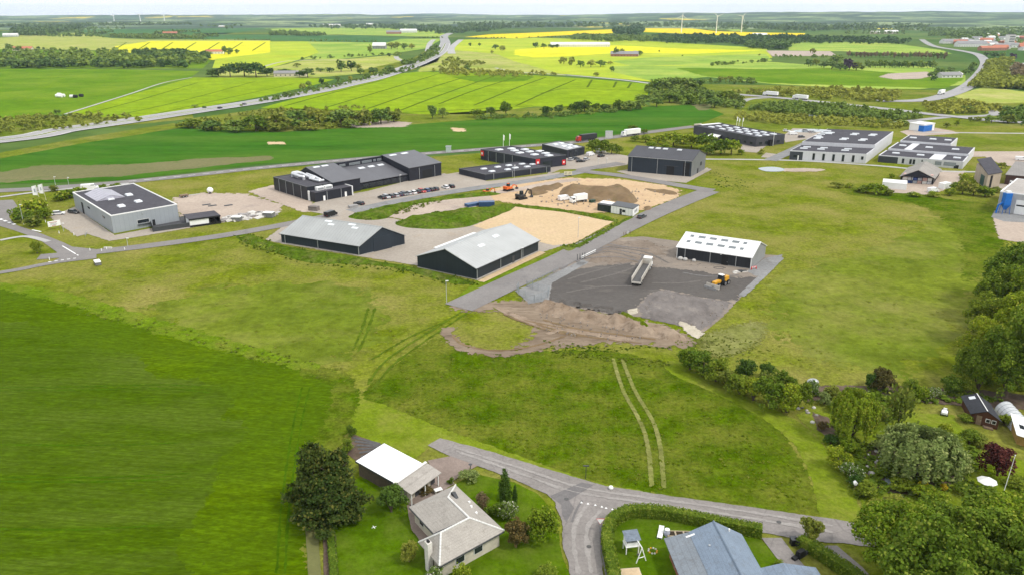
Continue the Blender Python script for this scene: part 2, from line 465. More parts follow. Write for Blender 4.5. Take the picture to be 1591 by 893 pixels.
g_scrub = grass('weedy_bank', (.075, .135, .008), (.12, .18, .014), (.17, .17, .05), dry=.6, big=.1, mid=.4, fine=.9, fineamt=.6)
g_dark = grass('winter_wheat', (.040, .130, .010), (.058, .155, .012), (.085, .16, .02), dry=.55, big=.008, mid=.05, fine=.5, fineamt=.25, stretch=(.35, 1.4, 1, .1), nscale=.1, bump=.2)
g_barley = grass('yellow_green_barley', (.20, .31, .010), (.26, .36, .014), (.17, .28, .02), dry=.6, big=.008, mid=.04, fine=.35, fineamt=.22, nscale=.1, bump=.2)
g_green = grass('mid_green_crop', (.095, .20, .008), (.135, .24, .012), (.17, .25, .02), dry=.53, big=.006, mid=.04, fine=.3, fineamt=.2, nscale=.1, bump=0)
g_lime = grass('sunlit_lime_crop', (.38, .45, .035), (.50, .54, .06), (.28, .40, .035), dry=.53, big=.004, mid=.02, fine=.2, fineamt=.15, nscale=.05, bump=0)  # crop tone raised to include sunlight falling through cloud gaps
g_fresh = grass('fresh_pasture', (.20, .34, .05), (.31, .42, .075), (.38, .43, .09), dry=.53, big=.004, mid=.02, fine=.2, fineamt=.18, nscale=.05, bump=0)
g_rape = grass('rapeseed_bloom', (.62, .60, .03), (.72, .68, .04), (.50, .54, .04), dry=.66, big=.004, mid=.02, fine=.2, fineamt=.12, nscale=.05, bump=0)
g_orape = grass('deep_rapeseed_bloom', (.74, .56, .012), (.80, .62, .02), big=.004, mid=.02, fine=.2, fineamt=.12, nscale=.05, bump=0)
g_teal = grass('blue_green_crop', (.06, .15, .045), (.085, .18, .055), (.11, .2, .06), dry=.6, big=.003, mid=.015, fine=.1, fineamt=.2, nscale=.05, bump=0)
g_olive = grass('olive_pasture', (.125, .175, .014), (.175, .21, .022), (.23, .22, .06), dry=.56, big=.012, mid=.06, fine=.5, fineamt=.35, nscale=.15)
g_pale = grass('sunlit_rough_grass', (.30, .36, .07), (.38, .42, .09), (.44, .40, .16), dry=.55, big=.008, mid=.03, fine=.25, fineamt=.3, nscale=.1, bump=0)  # pale tone has the sunshine painted into the grass colour

m_asph = soil('worn_asphalt', (0.198, 0.184, 0.176), (0.239, 0.225, 0.214), (0.171, 0.162, 0.158), big=.1, fine=2.5, bump=.2, cracks=None)
m_res = soil('residential_asphalt', (0.211, 0.194, 0.180), (0.261, 0.239, 0.225), (0.180, 0.167, 0.158), big=.12, fine=2.2, bump=.2, cracks=.16)
m_patch = soil('newer_asphalt_patch', (.15, .142, .14), (.18, .17, .165), big=.15, fine=2.2, bump=.2)
m_light = soil('pale_road', (0.357, 0.348, 0.332), (0.425, 0.416, 0.399), big=.02, fine=.2, bump=0, nscale=.1)
m_hwy = soil('highway_surface', (.30, .295, .29), (.36, .35, .345), big=.02, fine=.3, bump=0, nscale=.2)
m_conc = soil('beige_paving', (0.310, 0.271, 0.228), (0.378, 0.335, 0.284), (0.344, 0.284, 0.215), big=.05, fine=1.2, bump=.2)
m_sand = soil('yellow_sand', (0.487, 0.361, 0.214), (0.554, 0.420, 0.260), (0.521, 0.370, 0.244), big=.04, fine=1.0, bump=.4)
m_osand = soil('orange_sand', (0.462, 0.319, 0.185), (0.538, 0.395, 0.244), (0.420, 0.277, 0.185), big=.06, fine=.8, bump=.6)
m_pink = soil('pinkish_gravel', (0.361, 0.292, 0.241), (0.447, 0.370, 0.301), (0.310, 0.258, 0.224), big=.05, fine=.9, bump=.3)
m_dirt = soil('churned_brown_earth', (.165, .122, .085), (.27, .212, .155), (.11, .08, .055), big=.12, fine=.8, bump=.9, stretch=(.4, 1.3, 1, -.4), nscale=.55)
m_bank = soil('raw_bank_earth', (.205, .15, .105), (.32, .25, .185), (.14, .10, .07), big=.2, fine=.7, bump=1.0, nscale=.5)
m_heap = soil('topsoil_heap', (.15, .10, .055), (.22, .155, .09), (.12, .105, .04), big=.12, fine=.4, bump=.7)
m_dark = soil('dark_crushed_asphalt', (.088, .080, .074), (.118, .108, .099), (.165, .148, .13), big=.05, fine=1.4, bump=.5, stretch=(.6, 1.3, 1, -.35), t3=.58)
m_yard = soil('compacted_gravel', (.19, .16, .132), (.26, .222, .185), (.32, .26, .2), big=.06, fine=1.1, bump=.5, stretch=(.5, 1.3, 1, .6))
m_rough = soil('purple_grey_rubble', (.135, .12, .112), (.205, .185, .172), (.26, .23, .205), big=.14, fine=.8, bump=.9, stretch=(1, .6, 1, .5))
m_greyg = soil('blue_grey_gravel', (.20, .20, .198), (.26, .26, .255), (.16, .15, .14), big=.15, fine=1.4, bump=.3)
m_bare = soil('bare_field_earth', (.125, .135, .045), (.17, .16, .07), (.09, .14, .025), big=.02, fine=.6, bump=.3, nscale=.08)
m_bed = soil('garden_bed', (.085, .06, .045), (.15, .11, .08), (.06, .09, .02), big=.4, fine=2.2, bump=.8)
m_brick = soil('brown_driveway_paving', (.21, .165, .14), (.27, .215, .185), big=.25, fine=3.0, bump=.3)
m_track = grass('wheel_worn_grass', (.19, .21, .05), (.25, .245, .09), big=.15, fine=1.2, fineamt=.3, nscale=1.6)
m_rut = grass('darker_wheel_line', (.08, .13, .008), (.105, .15, .012), big=.1, fine=.8, fineamt=.3, nscale=.4, bump=0)
m_croprut = grass('crop_wheel_line', (.050, .115, .002), (.062, .13, .004), big=.1, fine=.8, fineamt=.3, nscale=.4, bump=0)
m_scuff = soil('scuffed_gravel', (.125, .113, .104), (.15, .136, .125), big=.3, fine=1.5, nscale=.8)
m_wpaint = paint('white_road_paint', (.75, .75, .73), .6, .1, 2)
m_chalk = soil('pale_stone_spill', (.38, .34, .26), (.50, .45, .36), big=.3, fine=1.5, bump=.6)

# far rolling land that closes the view: annular sector with low wooded ridges
def make_hills():
    m, t, b, o = newmat('wooded_hills')
    p = pos_n(t)
    n = noise_n(t, p, .0016, 6, .62)
    pm = nd(t, 'ShaderNodeMapping'); pm.inputs['Scale'].default_value = (1, .35, 1); t.links.new(p, pm.inputs['Vector'])
    vo = nd(t, 'ShaderNodeTexVoronoi'); vo.inputs['Scale'].default_value = .0035; t.links.new(pm.outputs[0], vo.inputs['Vector'])
    sep = nd(t, 'ShaderNodeSeparateColor'); t.links.new(vo.outputs['Color'], sep.inputs[0])
    fieldc = mixc(t, sep.outputs[0], (.08, .15, .05), (.26, .32, .13))
    fieldc = mixc(t, math_n(t, 'GREATER_THAN', sep.outputs[1], .95), fieldc, (.60, .5, .03))
    wood = mixc(t, noise_n(t, p, .02, 5, .7), (.018, .045, .022), (.05, .09, .036))
    c = mixc(t, ramp(t, n, .47, .52), fieldc, wood)
    c = mixc(t, ramp(t, noise_n(t, p, .01, 6, .7), .52, .6), c, wood)
    t.links.new(c, b.inputs['Base Color']); b.inputs['Roughness'].default_value = .9; b.inputs['Specular IOR Level'].default_value = .1
    nr, na = 64, 220
    V = []; F = []
    for i in range(nr):
        r = 3600 * (14000 / 3600) ** (i / (nr - 1))
        for j in range(na):
            a = math.radians(-47 + 94 * j / (na - 1)); x, y = r * math.sin(a), r * math.cos(a)
            k = min(1, max(0, (r - 3600) / 5000)); side = .5 + .5 * math.tanh((a - .12) * 5)
            z = k * (26 + 34 * side) + k * 30 * mnoise.fractal(Vector((x / 2600, y / 1500, 1.7)), 1, 2, 3) + k * 7 * mnoise.noise(Vector((x / 160, y / 160, 4)))
            if i == 0: z = -4
            V.append((x, y, z - 1.5))
    for i in range(nr - 1):
        for j in range(na - 1): F.append((i * na + j, i * na + j + 1, (i + 1) * na + j + 1, (i + 1) * na + j))
    me = np_mesh('hills', np.array(V), np.array(F)); ob = link_mesh('hills', me, m); ob['kind'] = 'structure'
make_hills()

def big(name, px, mat, lvl, **k): return sheet(name, px, mat, lvl, **k)
sheet('ground', [(-13500, -600, 0), (13500, -600, 0), (13500, 14500, 0), (-13500, 14500, 0)], g_base, 0, world=True)
sheet('meadow', [(-1500, 1000), (-1100, 330), (0, 298), (400, 264), (750, 238), (1010, 208), (1090, 190), (1250, 196), (1591, 190), (2300, 190), (3000, 1000)], g_meadow, 1, soft=2)

# ---- far fields, yellow-green ones coloured brighter to stand in for sun breaks
sheet('field', [(-900, 107), (0, 107), (180, 108), (310, 111), (296, 121), (200, 148), (100, 178), (0, 186), (-900, 215)], g_green, 2)
strip_field = sheet('field', [(108, 177), (205, 147), (300, 121), (400, 121), (488, 122), (520, 124), (475, 136), (400, 152), (300, 170), (225, 182), (160, 182)], g_barley, 3)
mid_field = sheet('field', [(405, 168), (480, 148), (560, 126), (610, 116), (650, 112), (760, 113), (900, 122), (1012, 131), (1006, 148), (985, 160), (900, 168), (830, 166), (740, 178), (640, 178), (560, 172), (480, 172)], g_barley, 3)
sheet('field', [(700, 120), (790, 116), (830, 120), (815, 127), (740, 128)], g_green, 4, soft=5)
sheet('field', [(-300, 78), (0, 76), (60, 78), (180, 80), (280, 92), (330, 92), (315, 107), (0, 106), (-300, 106)], g_green, 2, soft=4)
sheet('field', [(-400, 60), (0, 59), (120, 52), (175, 60), (230, 62), (420, 62), (420, 70), (180, 79), (60, 77), (-400, 76)], g_pale, 3)
sheet('field', [(166, 80), (180, 72), (235, 64), (420, 64), (420, 82), (370, 88), (330, 94), (270, 80), (210, 83)], g_rape, 4)
sheet('field', [(419, 65), (478, 65), (496, 82), (466, 93), (420, 106), (330, 106), (335, 92), (370, 88), (420, 82)], g_lime, 5)
sheet('field', [(478, 65), (600, 67), (622, 61), (690, 60), (660, 76), (600, 85), (520, 93), (470, 93), (496, 82)], g_fresh, 4)
sheet('field', [(330, 55), (560, 55), (640, 60), (600, 67), (420, 63), (280, 61)], g_teal, 3)
sheet('field', [(470, 94), (540, 92), (610, 86), (640, 98), (600, 112), (480, 122), (400, 121), (340, 121), (330, 108), (420, 106)], g_pale, 3, soft=6)
sheet('field', [(718, 62), (830, 59), (905, 61), (1000, 64), (1100, 70), (1190, 75), (1200, 90), (1100, 103), (1020, 128), (880, 116), (760, 106), (708, 88), (700, 74)], g_lime, 3)
sheet('field', [(800, 78), (860, 72), (960, 71), (1060, 76), (1185, 79), (1080, 84), (960, 82), (890, 88), (830, 90), (800, 86)], g_rape, 4, soft=14)
sheet('field', [(950, 96), (1000, 90), (1190, 84), (1200, 95), (1100, 101), (980, 103)], g_fresh, 5, soft=5)
sheet('field', [(955, 103), (1060, 103), (1190, 96), (1240, 100), (1310, 104), (1440, 103), (1500, 118), (1500, 132), (1430, 139), (1330, 138), (1200, 131), (1100, 120), (1020, 128), (950, 112)], g_fresh, 4)
sheet('field', [(1050, 106), (1190, 108), (1300, 106), (1340, 110), (1500, 122), (1470, 138), (1200, 130), (1090, 118)], g_green, 5, soft=8)
sheet('field', [(1365, 120), (1380, 115), (1440, 112), (1450, 118), (1430, 123), (1390, 124)], m_pink, 6, soft=8)
sheet('field', [(722, 58), (760, 54), (860, 50), (952, 46), (952, 52), (860, 56), (800, 60)], g_orape, 4)
sheet('field', [(996, 44), (1060, 43), (1112, 49), (1180, 51), (1251, 52), (1250, 58), (1112, 55), (1000, 50)], g_orape, 4)
sheet('field', [(345, 36), (416, 37), (416, 42), (350, 42)], g_orape, 4)
sheet('field', [(430, 39), (462, 39), (462, 43), (430, 43)], g_orape, 4)
sheet('field', [(1225, 67), (1330, 66), (1390, 68), (1460, 78), (1480, 84), (1400, 84), (1310, 80), (1225, 79)], g_fresh, 4, soft=6)
sheet('field', [(1190, 79), (1290, 80), (1300, 87), (1200, 88)], m_pink, 5, soft=6)
sheet('field', [(150, 42), (280, 38), (420, 44), (330, 56), (170, 52), (120, 50)], g_teal, 2)
sheet('field', [(420, 45), (560, 41), (680, 46), (700, 58), (560, 55), (430, 54)], g_fresh, 2, soft=10)
sheet('rough_grassland', [(700, 78), (770, 84), (800, 96), (880, 118), (770, 112), (690, 110), (650, 112), (655, 100)], g_pale, 5, soft=8)
sheet('rough_grassland', [(560, 110), (640, 92), (660, 80), (690, 78), (680, 96), (640, 110), (570, 124)], g_olive, 5, soft=6)
big_field = sheet('field', [(-900, 262), (0, 246), (130, 222), (220, 208), (285, 200), (430, 206), (560, 198), (640, 194), (760, 185), (900, 178), (1010, 166), (1085, 163), (1125, 178), (1085, 194), (1010, 202), (900, 217), (745, 230), (620, 240), (400, 256), (190, 281), (0, 287), (-900, 330)], g_dark, 4)
sheet('bare_strip', [(-200, 285), (0, 268), (60, 258), (200, 256), (330, 246), (420, 243), (430, 249), (300, 262), (190, 274), (0, 284)], m_bare, 5, soft=7)
sheet('bare_strip', [(415, 221), (440, 221), (445, 225), (418, 225)], m_sand, 5, soft=3)
sheet('bare_strip', [(700, 199), (722, 200), (724, 205), (705, 205)], m_sand, 5, soft=4)
sheet('bare_strip', [(540, 192), (600, 188), (640, 191), (630, 198), (550, 199)], m_pink, 5, soft=5)
sheet('bare_strip', [(1075, 163), (1110, 160), (1100, 172), (1085, 172)], m_bare, 5, soft=4)
sheet('verge', [(-900, 245), (0, 238), (130, 214), (270, 192), (290, 197), (220, 209), (130, 223), (0, 247), (-900, 266)], g_olive, 5, soft=2)
sheet('rough_grassland', [(-900, 205), (0, 186), (110, 180), (225, 184), (300, 172), (300, 185), (130, 202), (0, 222), (-900, 250)], g_olive, 3, soft=3)
sheet('rough_grassland', [(270, 195), (300, 184), (420, 168), (560, 172), (660, 178), (830, 168), (1000, 160), (1010, 166), (900, 178), (760, 186), (640, 195), (440, 207), (330, 205)], g_olive, 3, soft=3)
sheet('rough_grassland', [(1010, 165), (1010, 130), (1200, 133), (1430, 140), (1591, 145), (1900, 150), (1900, 200), (1591, 196), (1330, 200), (1200, 205), (1090, 190), (1100, 170)], g_olive, 3, soft=4)
sheet('field', [(1480, 150), (1530, 135), (1591, 143), (1900, 150), (1900, 168), (1591, 160), (1520, 162)], g_pale, 4, soft=5)
sheet('field', [(1450, 208), (1591, 206), (1900, 205), (1900, 240), (1591, 236), (1540, 238), (1500, 232)], g_olive, 4, soft=3)

# tractor lines in the fields
for pts in ([(140, 176), (220, 155), (310, 128)], [(180, 180), (280, 158), (400, 126)], [(230, 180), (330, 158), (460, 130)]):
    ribbon('wheel_track', pts, 1.6, m_rut, 6, soft=.6, parent=strip_field)
for pts in ([(440, 166), (520, 144), (600, 124)], [(505, 168), (600, 140), (680, 116)], [(570, 170), (640, 146), (720, 121)], [(620, 173), (680, 150), (770, 118)], [(680, 163), (740, 140), (810, 118)], [(735, 165), (800, 138), (850, 120)], [(800, 166), (850, 143), (895, 124)], [(618, 176), (740, 170), (830, 165)], [(912, 137), (920, 124)], [(953, 137), (958, 127)], [(975, 138), (981, 129)], [(840, 146), (880, 138), (950, 140), (1000, 142)]):
    ribbon('wheel_track', pts, 2.2, m_rut, 6, soft=.8, parent=mid_field)
for k in range(7):
    x0 = 175 + k * 36; ribbon('wheel_track', [(x0, 80), (x0 + 22, 66)], 3.0, m_rut, 6, soft=1.5, parent=big_field)

# ---- near left crop and its bright margin
crop = sheet('field', [(-1500, 446), (0, 449), (90, 470), (180, 497), (290, 532), (400, 560), (470, 575), (515, 588), (532, 610), (520, 655), (497, 700), (482, 745), (476, 800), (476, 893), (474, 1100), (-1500, 1100)], g_crop, 3, soft=4)
sheet('field', [(-300, 540), (0, 500), (120, 530), (250, 565), (340, 600), (385, 650), (350, 740), (290, 830), (240, 1000), (-300, 1000)], g_crop2, 4, soft=16, sm=3)
ribbon('verge', [(-200, 436), (0, 446), (90, 467), (180, 493), (290, 528), (400, 557), (480, 574), (525, 590)], 5.0, g_bright, 2, soft=3.5)
ribbon('verge', [(30, 446), (110, 462), (200, 488), (330, 526), (430, 556), (500, 572)], 3.0, g_bright, 4, soft=3)
for k, pts in enumerate(([(-200, 602), (60, 602), (250, 598), (330, 604)], [(-200, 607), (60, 607), (250, 604), (330, 611)], [(-100, 690), (150, 692), (280, 688)], [(-100, 740), (150, 742), (300, 735)], [(-100, 747), (150, 749), (300, 742)], [(-100, 820), (120, 823), (260, 815)], [(470, 600), (458, 650), (446, 720), (436, 800), (430, 893)], [(482, 600), (470, 650), (458, 720), (448, 800), (443, 893)])):
    ribbon('wheel_track', pts, .3, m_croprut, 6, soft=.45, parent=crop)

# ---- meadows in front
sheet('meadow', [(562, 614), (620, 562), (690, 522), (760, 548), (850, 545), (950, 545), (1043, 570), (1120, 606), (1185, 645), (1232, 692), (1260, 750), (1275, 802), (1180, 792), (1050, 774), (960, 757), (900, 742), (800, 708), (720, 682), (650, 656), (590, 632)], g_fore, 2, soft=2.5, sm=4)
sheet('meadow', [(250, 470), (400, 440), (560, 450), (600, 520), (520, 560), (430, 555), (300, 520)], g_olive, 2, soft=12, sm=4)
sheet('meadow', [(1240, 420), (1380, 380), (1480, 330), (1520, 400), (1490, 520), (1400, 575), (1280, 560), (1200, 500)], g_olive, 2, soft=16, sm=4)
sheet('verge', [(1310, 300), (1370, 290), (1470, 310), (1540, 320), (1560, 380), (1500, 440), (1490, 370), (1430, 320)], g_fore, 3, soft=7, sm=4)
sheet('verge', [(740, 436), (868, 390), (890, 396), (800, 440), (718, 474), (705, 468)], g_bright, 2, soft=1.5)
sheet('verge', [(530, 655), (545, 613), (592, 627), (680, 662), (800, 706), (905, 744), (1050, 774), (1200, 794), (1330, 814), (1330, 824), (1180, 800), (900, 752), (780, 714), (685, 684), (668, 692), (640, 716), (560, 690)], g_mown, 3, soft=1)
sheet('verge', [(1032, 568), (1046, 560), (1085, 580), (1150, 612), (1240, 655), (1290, 705), (1330, 770), (1328, 818), (1276, 806), (1262, 748), (1234, 692), (1188, 652), (1105, 608), (1052, 586)], g_mown, 4, soft=.8, sm=3)
ribbon('verge', [(470, 573), (522, 588), (536, 612), (526, 655), (502, 700), (487, 745), (480, 800)], 5.0, g_fore, 4, soft=3)
for pts in ([(952, 556), (968, 606), (992, 650), (1006, 690), (1013, 758)], [(966, 556), (986, 606), (1012, 650), (1025, 690), (1032, 760)]):
    ribbon('wheel_track', pts, .75, m_track, 5, soft=.28)
for pts in ([(548, 545), (562, 512), (572, 478)], [(556, 548), (572, 512), (583, 478)], [(570, 600), (600, 560), (660, 520), (718, 484)], [(578, 606), (612, 566), (672, 522), (726, 486)], [(575, 560), (640, 522), (700, 496)]):
    ribbon('wheel_track', pts, .5, m_rut, 5, soft=.9)

# ---- roads
ribbon('highway', [(-500, 262), (0, 219), (100, 203), (200, 189), (300, 174), (400, 159), (490, 143), (540, 132), (590, 120), (650, 99), (683, 82), (692, 68), (690, 57), (700, 52)], 24, m_hwy, 7, z0=.3)
for off in (-10.5, -1.6, 1.6, 10.5):
    ribbon('road_line', [(-500, 262), (0, 219), (100, 203), (200, 189), (300, 174), (400, 159), (490, 143), (540, 132), (590, 120), (650, 99), (683, 82), (692, 68)], .5, m_wpaint, 8, z0=.3, off=off)
ribbon('median', [(-500, 262), (0, 219), (100, 203), (200, 189), (300, 174), (400, 159), (490, 143), (540, 132), (590, 120), (650, 99), (683, 82), (692, 68)], 2.4, g_olive, 9, z0=.3)
ribbon('road', [(-400, 312), (0, 297), (100, 291), (190, 284), (300, 273), (400, 262), (530, 250), (640, 241), (745, 233), (890, 222), (960, 213), (1010, 206), (1080, 197)], 7.5, m_asph, 8)
dashes('road_line', [(200, 282.6), (300, 273), (400, 262), (530, 250), (640, 241), (745, 233), (890, 222)], .35, 3, 3, m_wpaint, 9)
ribbon('cycle_path', [(0, 307), (60, 299), (130, 292), (200, 286)], 2.5, m_light, 9)
sheet('road', [(-200, 330), (0, 312), (20, 311), (28, 322), (14, 338), (24, 350), (60, 362), (100, 378), (112, 384), (150, 388), (150, 402), (70, 412), (92, 402), (88, 392), (60, 372), (20, 358), (0, 352), (-200, 370)], m_asph, 6)
ribbon('road', [(60, 400), (140, 393), (250, 380), (350, 366), (440, 350), (520, 334)], 5.5, m_asph, 7)
ribbon('footpath', [(-200, 452), (0, 424), (70, 411), (140, 399)], 3.0, m_asph, 7)
ribbon('footpath', [(0, 374), (40, 368), (75, 376)], 2.0, m_light, 7)
dashes('road_line', [(97, 383), (122, 398)], .35, 12, 1, m_wpaint, 8)
dashes('road_line', [(50, 358), (64, 361)], .6, 8, 1, m_wpaint, 8)
dashes('road_line', [(0, 341), (24, 350)], 1.0, 2, 1.5, m_wpaint, 8)
dashes('road_line', [(75, 408), (118, 402)], .5, .8, .8, m_wpaint, 8)
ribbon('road', [(545, 329), (640, 309), (740, 293), (800, 285), (868, 274), (905, 267)], 6.5, m_greyg, 7)
ribbon('road', [(712, 478), (790, 441), (862, 408), (910, 384), (1000, 340), (1060, 314), (1103, 297)], 8.5, m_asph, 8)
ribbon('road', [(1108, 297), (1080, 293), (1010, 281), (960, 273), (905, 266), (930, 260), (965, 254)], 6.5, m_asph, 9, sm=4)
ribbon('footpath', [(1096, 248), (1230, 250), (1360, 258), (1450, 266), (1530, 268)], 3.0, m_light, 6)
ribbon('road', [(1196, 250), (1228, 236), (1262, 220), (1295, 205)], 6.5, m_greyg, 7)
ribbon('footpath', [(1420, 206), (1500, 207), (1591, 208), (1800, 209)], 3.5, m_light, 6)
# highway junction on the right
ribbon('highway', [(1140, 147), (1160, 149), (1200, 152), (1300, 162), (1400, 173), (1440, 178), (1500, 184), (1560, 190), (1700, 197)], 11, m_hwy, 6, z0=.3)
ribbon('road', [(1148, 167), (1152, 159), (1168, 154), (1200, 152)], 7, m_hwy, 7)
ribbon('road', [(1388, 192), (1430, 187), (1480, 182), (1520, 181), (1545, 178), (1535, 170), (1510, 168)], 7, m_hwy, 7)
ribbon('highway', [(1365, 158), (1430, 157), (1470, 149), (1500, 137), (1518, 122), (1530, 105), (1530, 95), (1518, 85), (1490, 79), (1450, 72), (1432, 62)], 14, m_hwy, 6, z0=.3)
ribbon('road', [(1560, 116), (1572, 106), (1600, 98), (1700, 90)], 10, m_light, 6)
ribbon('farm_track', [(880, 117), (960, 124), (1015, 131)], 7, m_light, 7)
ribbon('farm_track', [(770, 106), (800, 112), (880, 117)], 4, m_light, 7)
ribbon('farm_track', [(615, 88), (622, 94), (660, 100)], 8, m_light, 9)
ribbon('farm_track', [(665, 80), (668, 68), (674, 62)], 12, m_light, 9)
ribbon('farm_track', [(702, 84), (702, 74), (716, 62)], 14, m_light, 9)
ribbon('farm_track', [(400, 107), (450, 95), (540, 94)], 4, m_light, 6)
ribbon('farm_track', [(101, 178), (200, 147), (255, 129), (298, 121)], 2.5, m_light, 6)

# ---- foreground street
sheet('street', [(664, 692), (684, 681), (760, 701), (850, 729), (940, 755), (1050, 772), (1180, 790), (1290, 806), (1420, 826), (1420, 860), (1320, 845), (1250, 840), (1183, 827), (1100, 809), (1040, 799), (985, 793), (960, 798), (905, 800), (878, 796), (850, 768), (800, 745), (740, 723), (700, 709)], m_res, 6, soft=.35)
sheet('street', [(862, 778), (885, 766), (990, 790), (952, 801), (937, 820), (932, 850), (938, 893), (946, 980), (878, 980), (886, 893), (875, 850), (873, 810)], m_res, 7, soft=.35, sm=3)
sheet('asphalt_patch', [(855, 771), (904, 750), (922, 754), (884, 778), (892, 790), (880, 812), (873, 800), (872, 785)], m_patch, 8)
ribbon('asphalt_patch', [(905, 778), (896, 792), (888, 812)], .35, m_patch, 8)
sheet('pavement', [(931, 820), (944, 811), (937, 840), (943, 870), (954, 893), (962, 960), (950, 960), (940, 893), (932, 850)], m_patch, 8)
sheet('driveway', [(664, 716), (700, 709), (742, 724), (722, 735), (702, 749), (692, 762), (668, 756), (678, 738)], m_brick, 7)
sheet('driveway', [(1183, 836), (1214, 836), (1234, 862), (1262, 893), (1310, 960), (1250, 960), (1216, 880)], m_res, 7)
sheet('driveway', [(1278, 848), (1300, 848), (1340, 882), (1350, 893), (1320, 893)], m_res, 7)
m_line = m_wpaint

# ---- gardens
sheet('lawn', [(498, 980), (508, 850), (526, 780), (556, 742), (620, 752), (688, 766), (735, 735), (800, 750), (836, 768), (866, 800), (870, 850), (884, 893), (900, 980)], g_lawn, 4, soft=.4)
sheet('lawn', [(958, 980), (946, 850), (950, 815), (985, 803), (1060, 812), (1180, 835), (1215, 870), (1290, 980)], g_lawn, 4, soft=.4)
sheet('lawn', [(1238, 645), (1290, 622), (1340, 652), (1400, 640), (1480, 645), (1520, 700), (1591, 715), (1800, 740), (1800, 900), (1500, 790), (1345, 800), (1318, 740), (1280, 690)], g_mown, 5, soft=1.0)
sheet('garden_bed', [(548, 674), (592, 690), (612, 700), (560, 722), (540, 706)], m_bed, 5, soft=.5)
sheet('garden_bed', [(1238, 605), (1290, 598), (1400, 600), (1520, 606), (1640, 620), (1640, 640), (1500, 632), (1410, 622), (1330, 615), (1250, 625)], m_bed, 6, soft=1.5)
sheet('garden_bed', [(1262, 640), (1285, 648), (1305, 680), (1295, 690), (1270, 668)], m_bed, 6, soft=1.5)
sheet('garden_bed', [(1350, 690), (1440, 700), (1500, 745), (1440, 770), (1370, 765), (1340, 730)], m_bed, 6, soft=1.5)
sheet('garden_bed', [(630, 745), (700, 740), (706, 752), (640, 790), (628, 775)], m_brick, 6, soft=.4)
sheet('terrace', [(632, 785), (645, 782), (690, 836), (660, 850), (640, 825)], m_brick, 6, soft=.3)
ribbon('dirt_track', [(484, 780), (485, 830), (489, 893), (494, 980)], 1.7, m_bare, 6, soft=.6)
sheet('garden_bed', [(502, 812), (520, 815), (526, 893), (528, 980), (506, 980), (503, 893)], m_bed, 6, soft=.4)

# ---- yards of the industrial estate
sheet('yard', [(888, 402), (945, 371), (1000, 368), (1058, 376), (1190, 396), (1216, 398), (1200, 416), (1150, 463), (1124, 491), (1086, 522), (1050, 503), (1000, 492), (962, 491), (860, 472), (832, 448), (850, 430)], m_yard, 4, soft=1.0)
sheet('yard', [(832, 443), (880, 422), (960, 410), (1010, 414), (1090, 422), (1130, 430), (1178, 432), (1168, 442), (1138, 469), (1085, 461), (1032, 449), (1008, 457), (988, 478), (962, 489), (900, 478), (852, 468)], m_dark, 5, soft=4)
sheet('yard', [(990, 478), (1010, 457), (1033, 450), (1085, 462), (1137, 470), (1122, 488), (1088, 514), (1058, 507), (1040, 503), (1000, 494)], m_rough, 6, soft=2.2)
mound('rubble_bed', [(996, 480), (1014, 459), (1034, 453), (1085, 464), (1130, 472), (1116, 488), (1086, 509), (1056, 502), (1010, 491)], .75, 2.5, .7, m_rough, rough=.9, nscale=.28)
sheet('yard', [(900, 398), (945, 376), (1010, 375), (1036, 392), (1000, 408), (930, 410)], soil('brown_muddy_gravel', (.17, .135, .105), (.24, .195, .155), (.13, .105, .085), big=.12, fine=.9, nscale=.4), 6, soft=7)
for pts in ([(895, 408), (915, 396), (950, 388), (1000, 398)], [(880, 412), (905, 399), (945, 384), (985, 386)], [(870, 420), (900, 404), (960, 400), (1020, 414)], [(940, 378), (970, 384), (1010, 388)], [(1060, 424), (1100, 430), (1150, 428)]): ribbon('wheel_track', pts, .6, m_patch, 8, soft=1.1)
ribbon('footpath', [(1214, 400), (1196, 418), (1150, 462)], 1.8, m_greyg, 7, soft=.5)
sheet('yard', [(1188, 402), (1216, 396), (1200, 418), (1175, 430), (1160, 422)], m_greyg, 6, soft=.6)
sheet('yard', [(800, 452), (840, 436), (905, 404), (915, 408), (858, 440), (852, 468), (822, 472)], m_greyg, 6, soft=.5)
sheet('stone_spill', [(1054, 500), (1064, 497), (1072, 504), (1086, 512), (1094, 519), (1084, 526), (1066, 518)], m_chalk, 8, soft=2)
sheet('stone_spill', [(974, 482), (990, 479), (992, 487), (978, 490)], m_chalk, 8, soft=.8)
sheet('dirt', [(700, 478), (740, 470), (800, 468), (850, 472), (960, 492), (1040, 510), (1078, 530), (1060, 540), (960, 532), (900, 538), (850, 540), (800, 545), (830, 520), (815, 495), (770, 482), (735, 484)], m_dirt, 5, soft=7, sm=3)
ribbon('dirt_track', [(697, 508), (698, 524), (722, 542), (775, 549), (830, 542), (880, 524), (930, 510)], 2.6, m_dirt, 6, soft=3.4)
ribbon('dirt_track', [(770, 478), (830, 502), (900, 516), (990, 530)], 2.0, m_bank, 7, soft=2)
for pts, w_, m_ in (([(842, 497), (900, 512), (960, 520), (1020, 528)], .7, m_heap), ([(830, 503), (890, 520), (950, 528)], .7, m_heap), ([(812, 497), (860, 507), (930, 516)], .5, m_heap), ([(702, 520), (720, 536), (770, 545), (830, 538), (880, 522)], .6, m_heap), ([(850, 520), (880, 512), (930, 522), (970, 530)], 1.4, m_bank), ([(780, 488), (840, 510), (900, 524)], .6, m_heap), ([(860, 512), (930, 526), (1000, 534)], .5, m_heap)):
    ribbon('wheel_track', pts, w_, m_, 8, soft=.7)
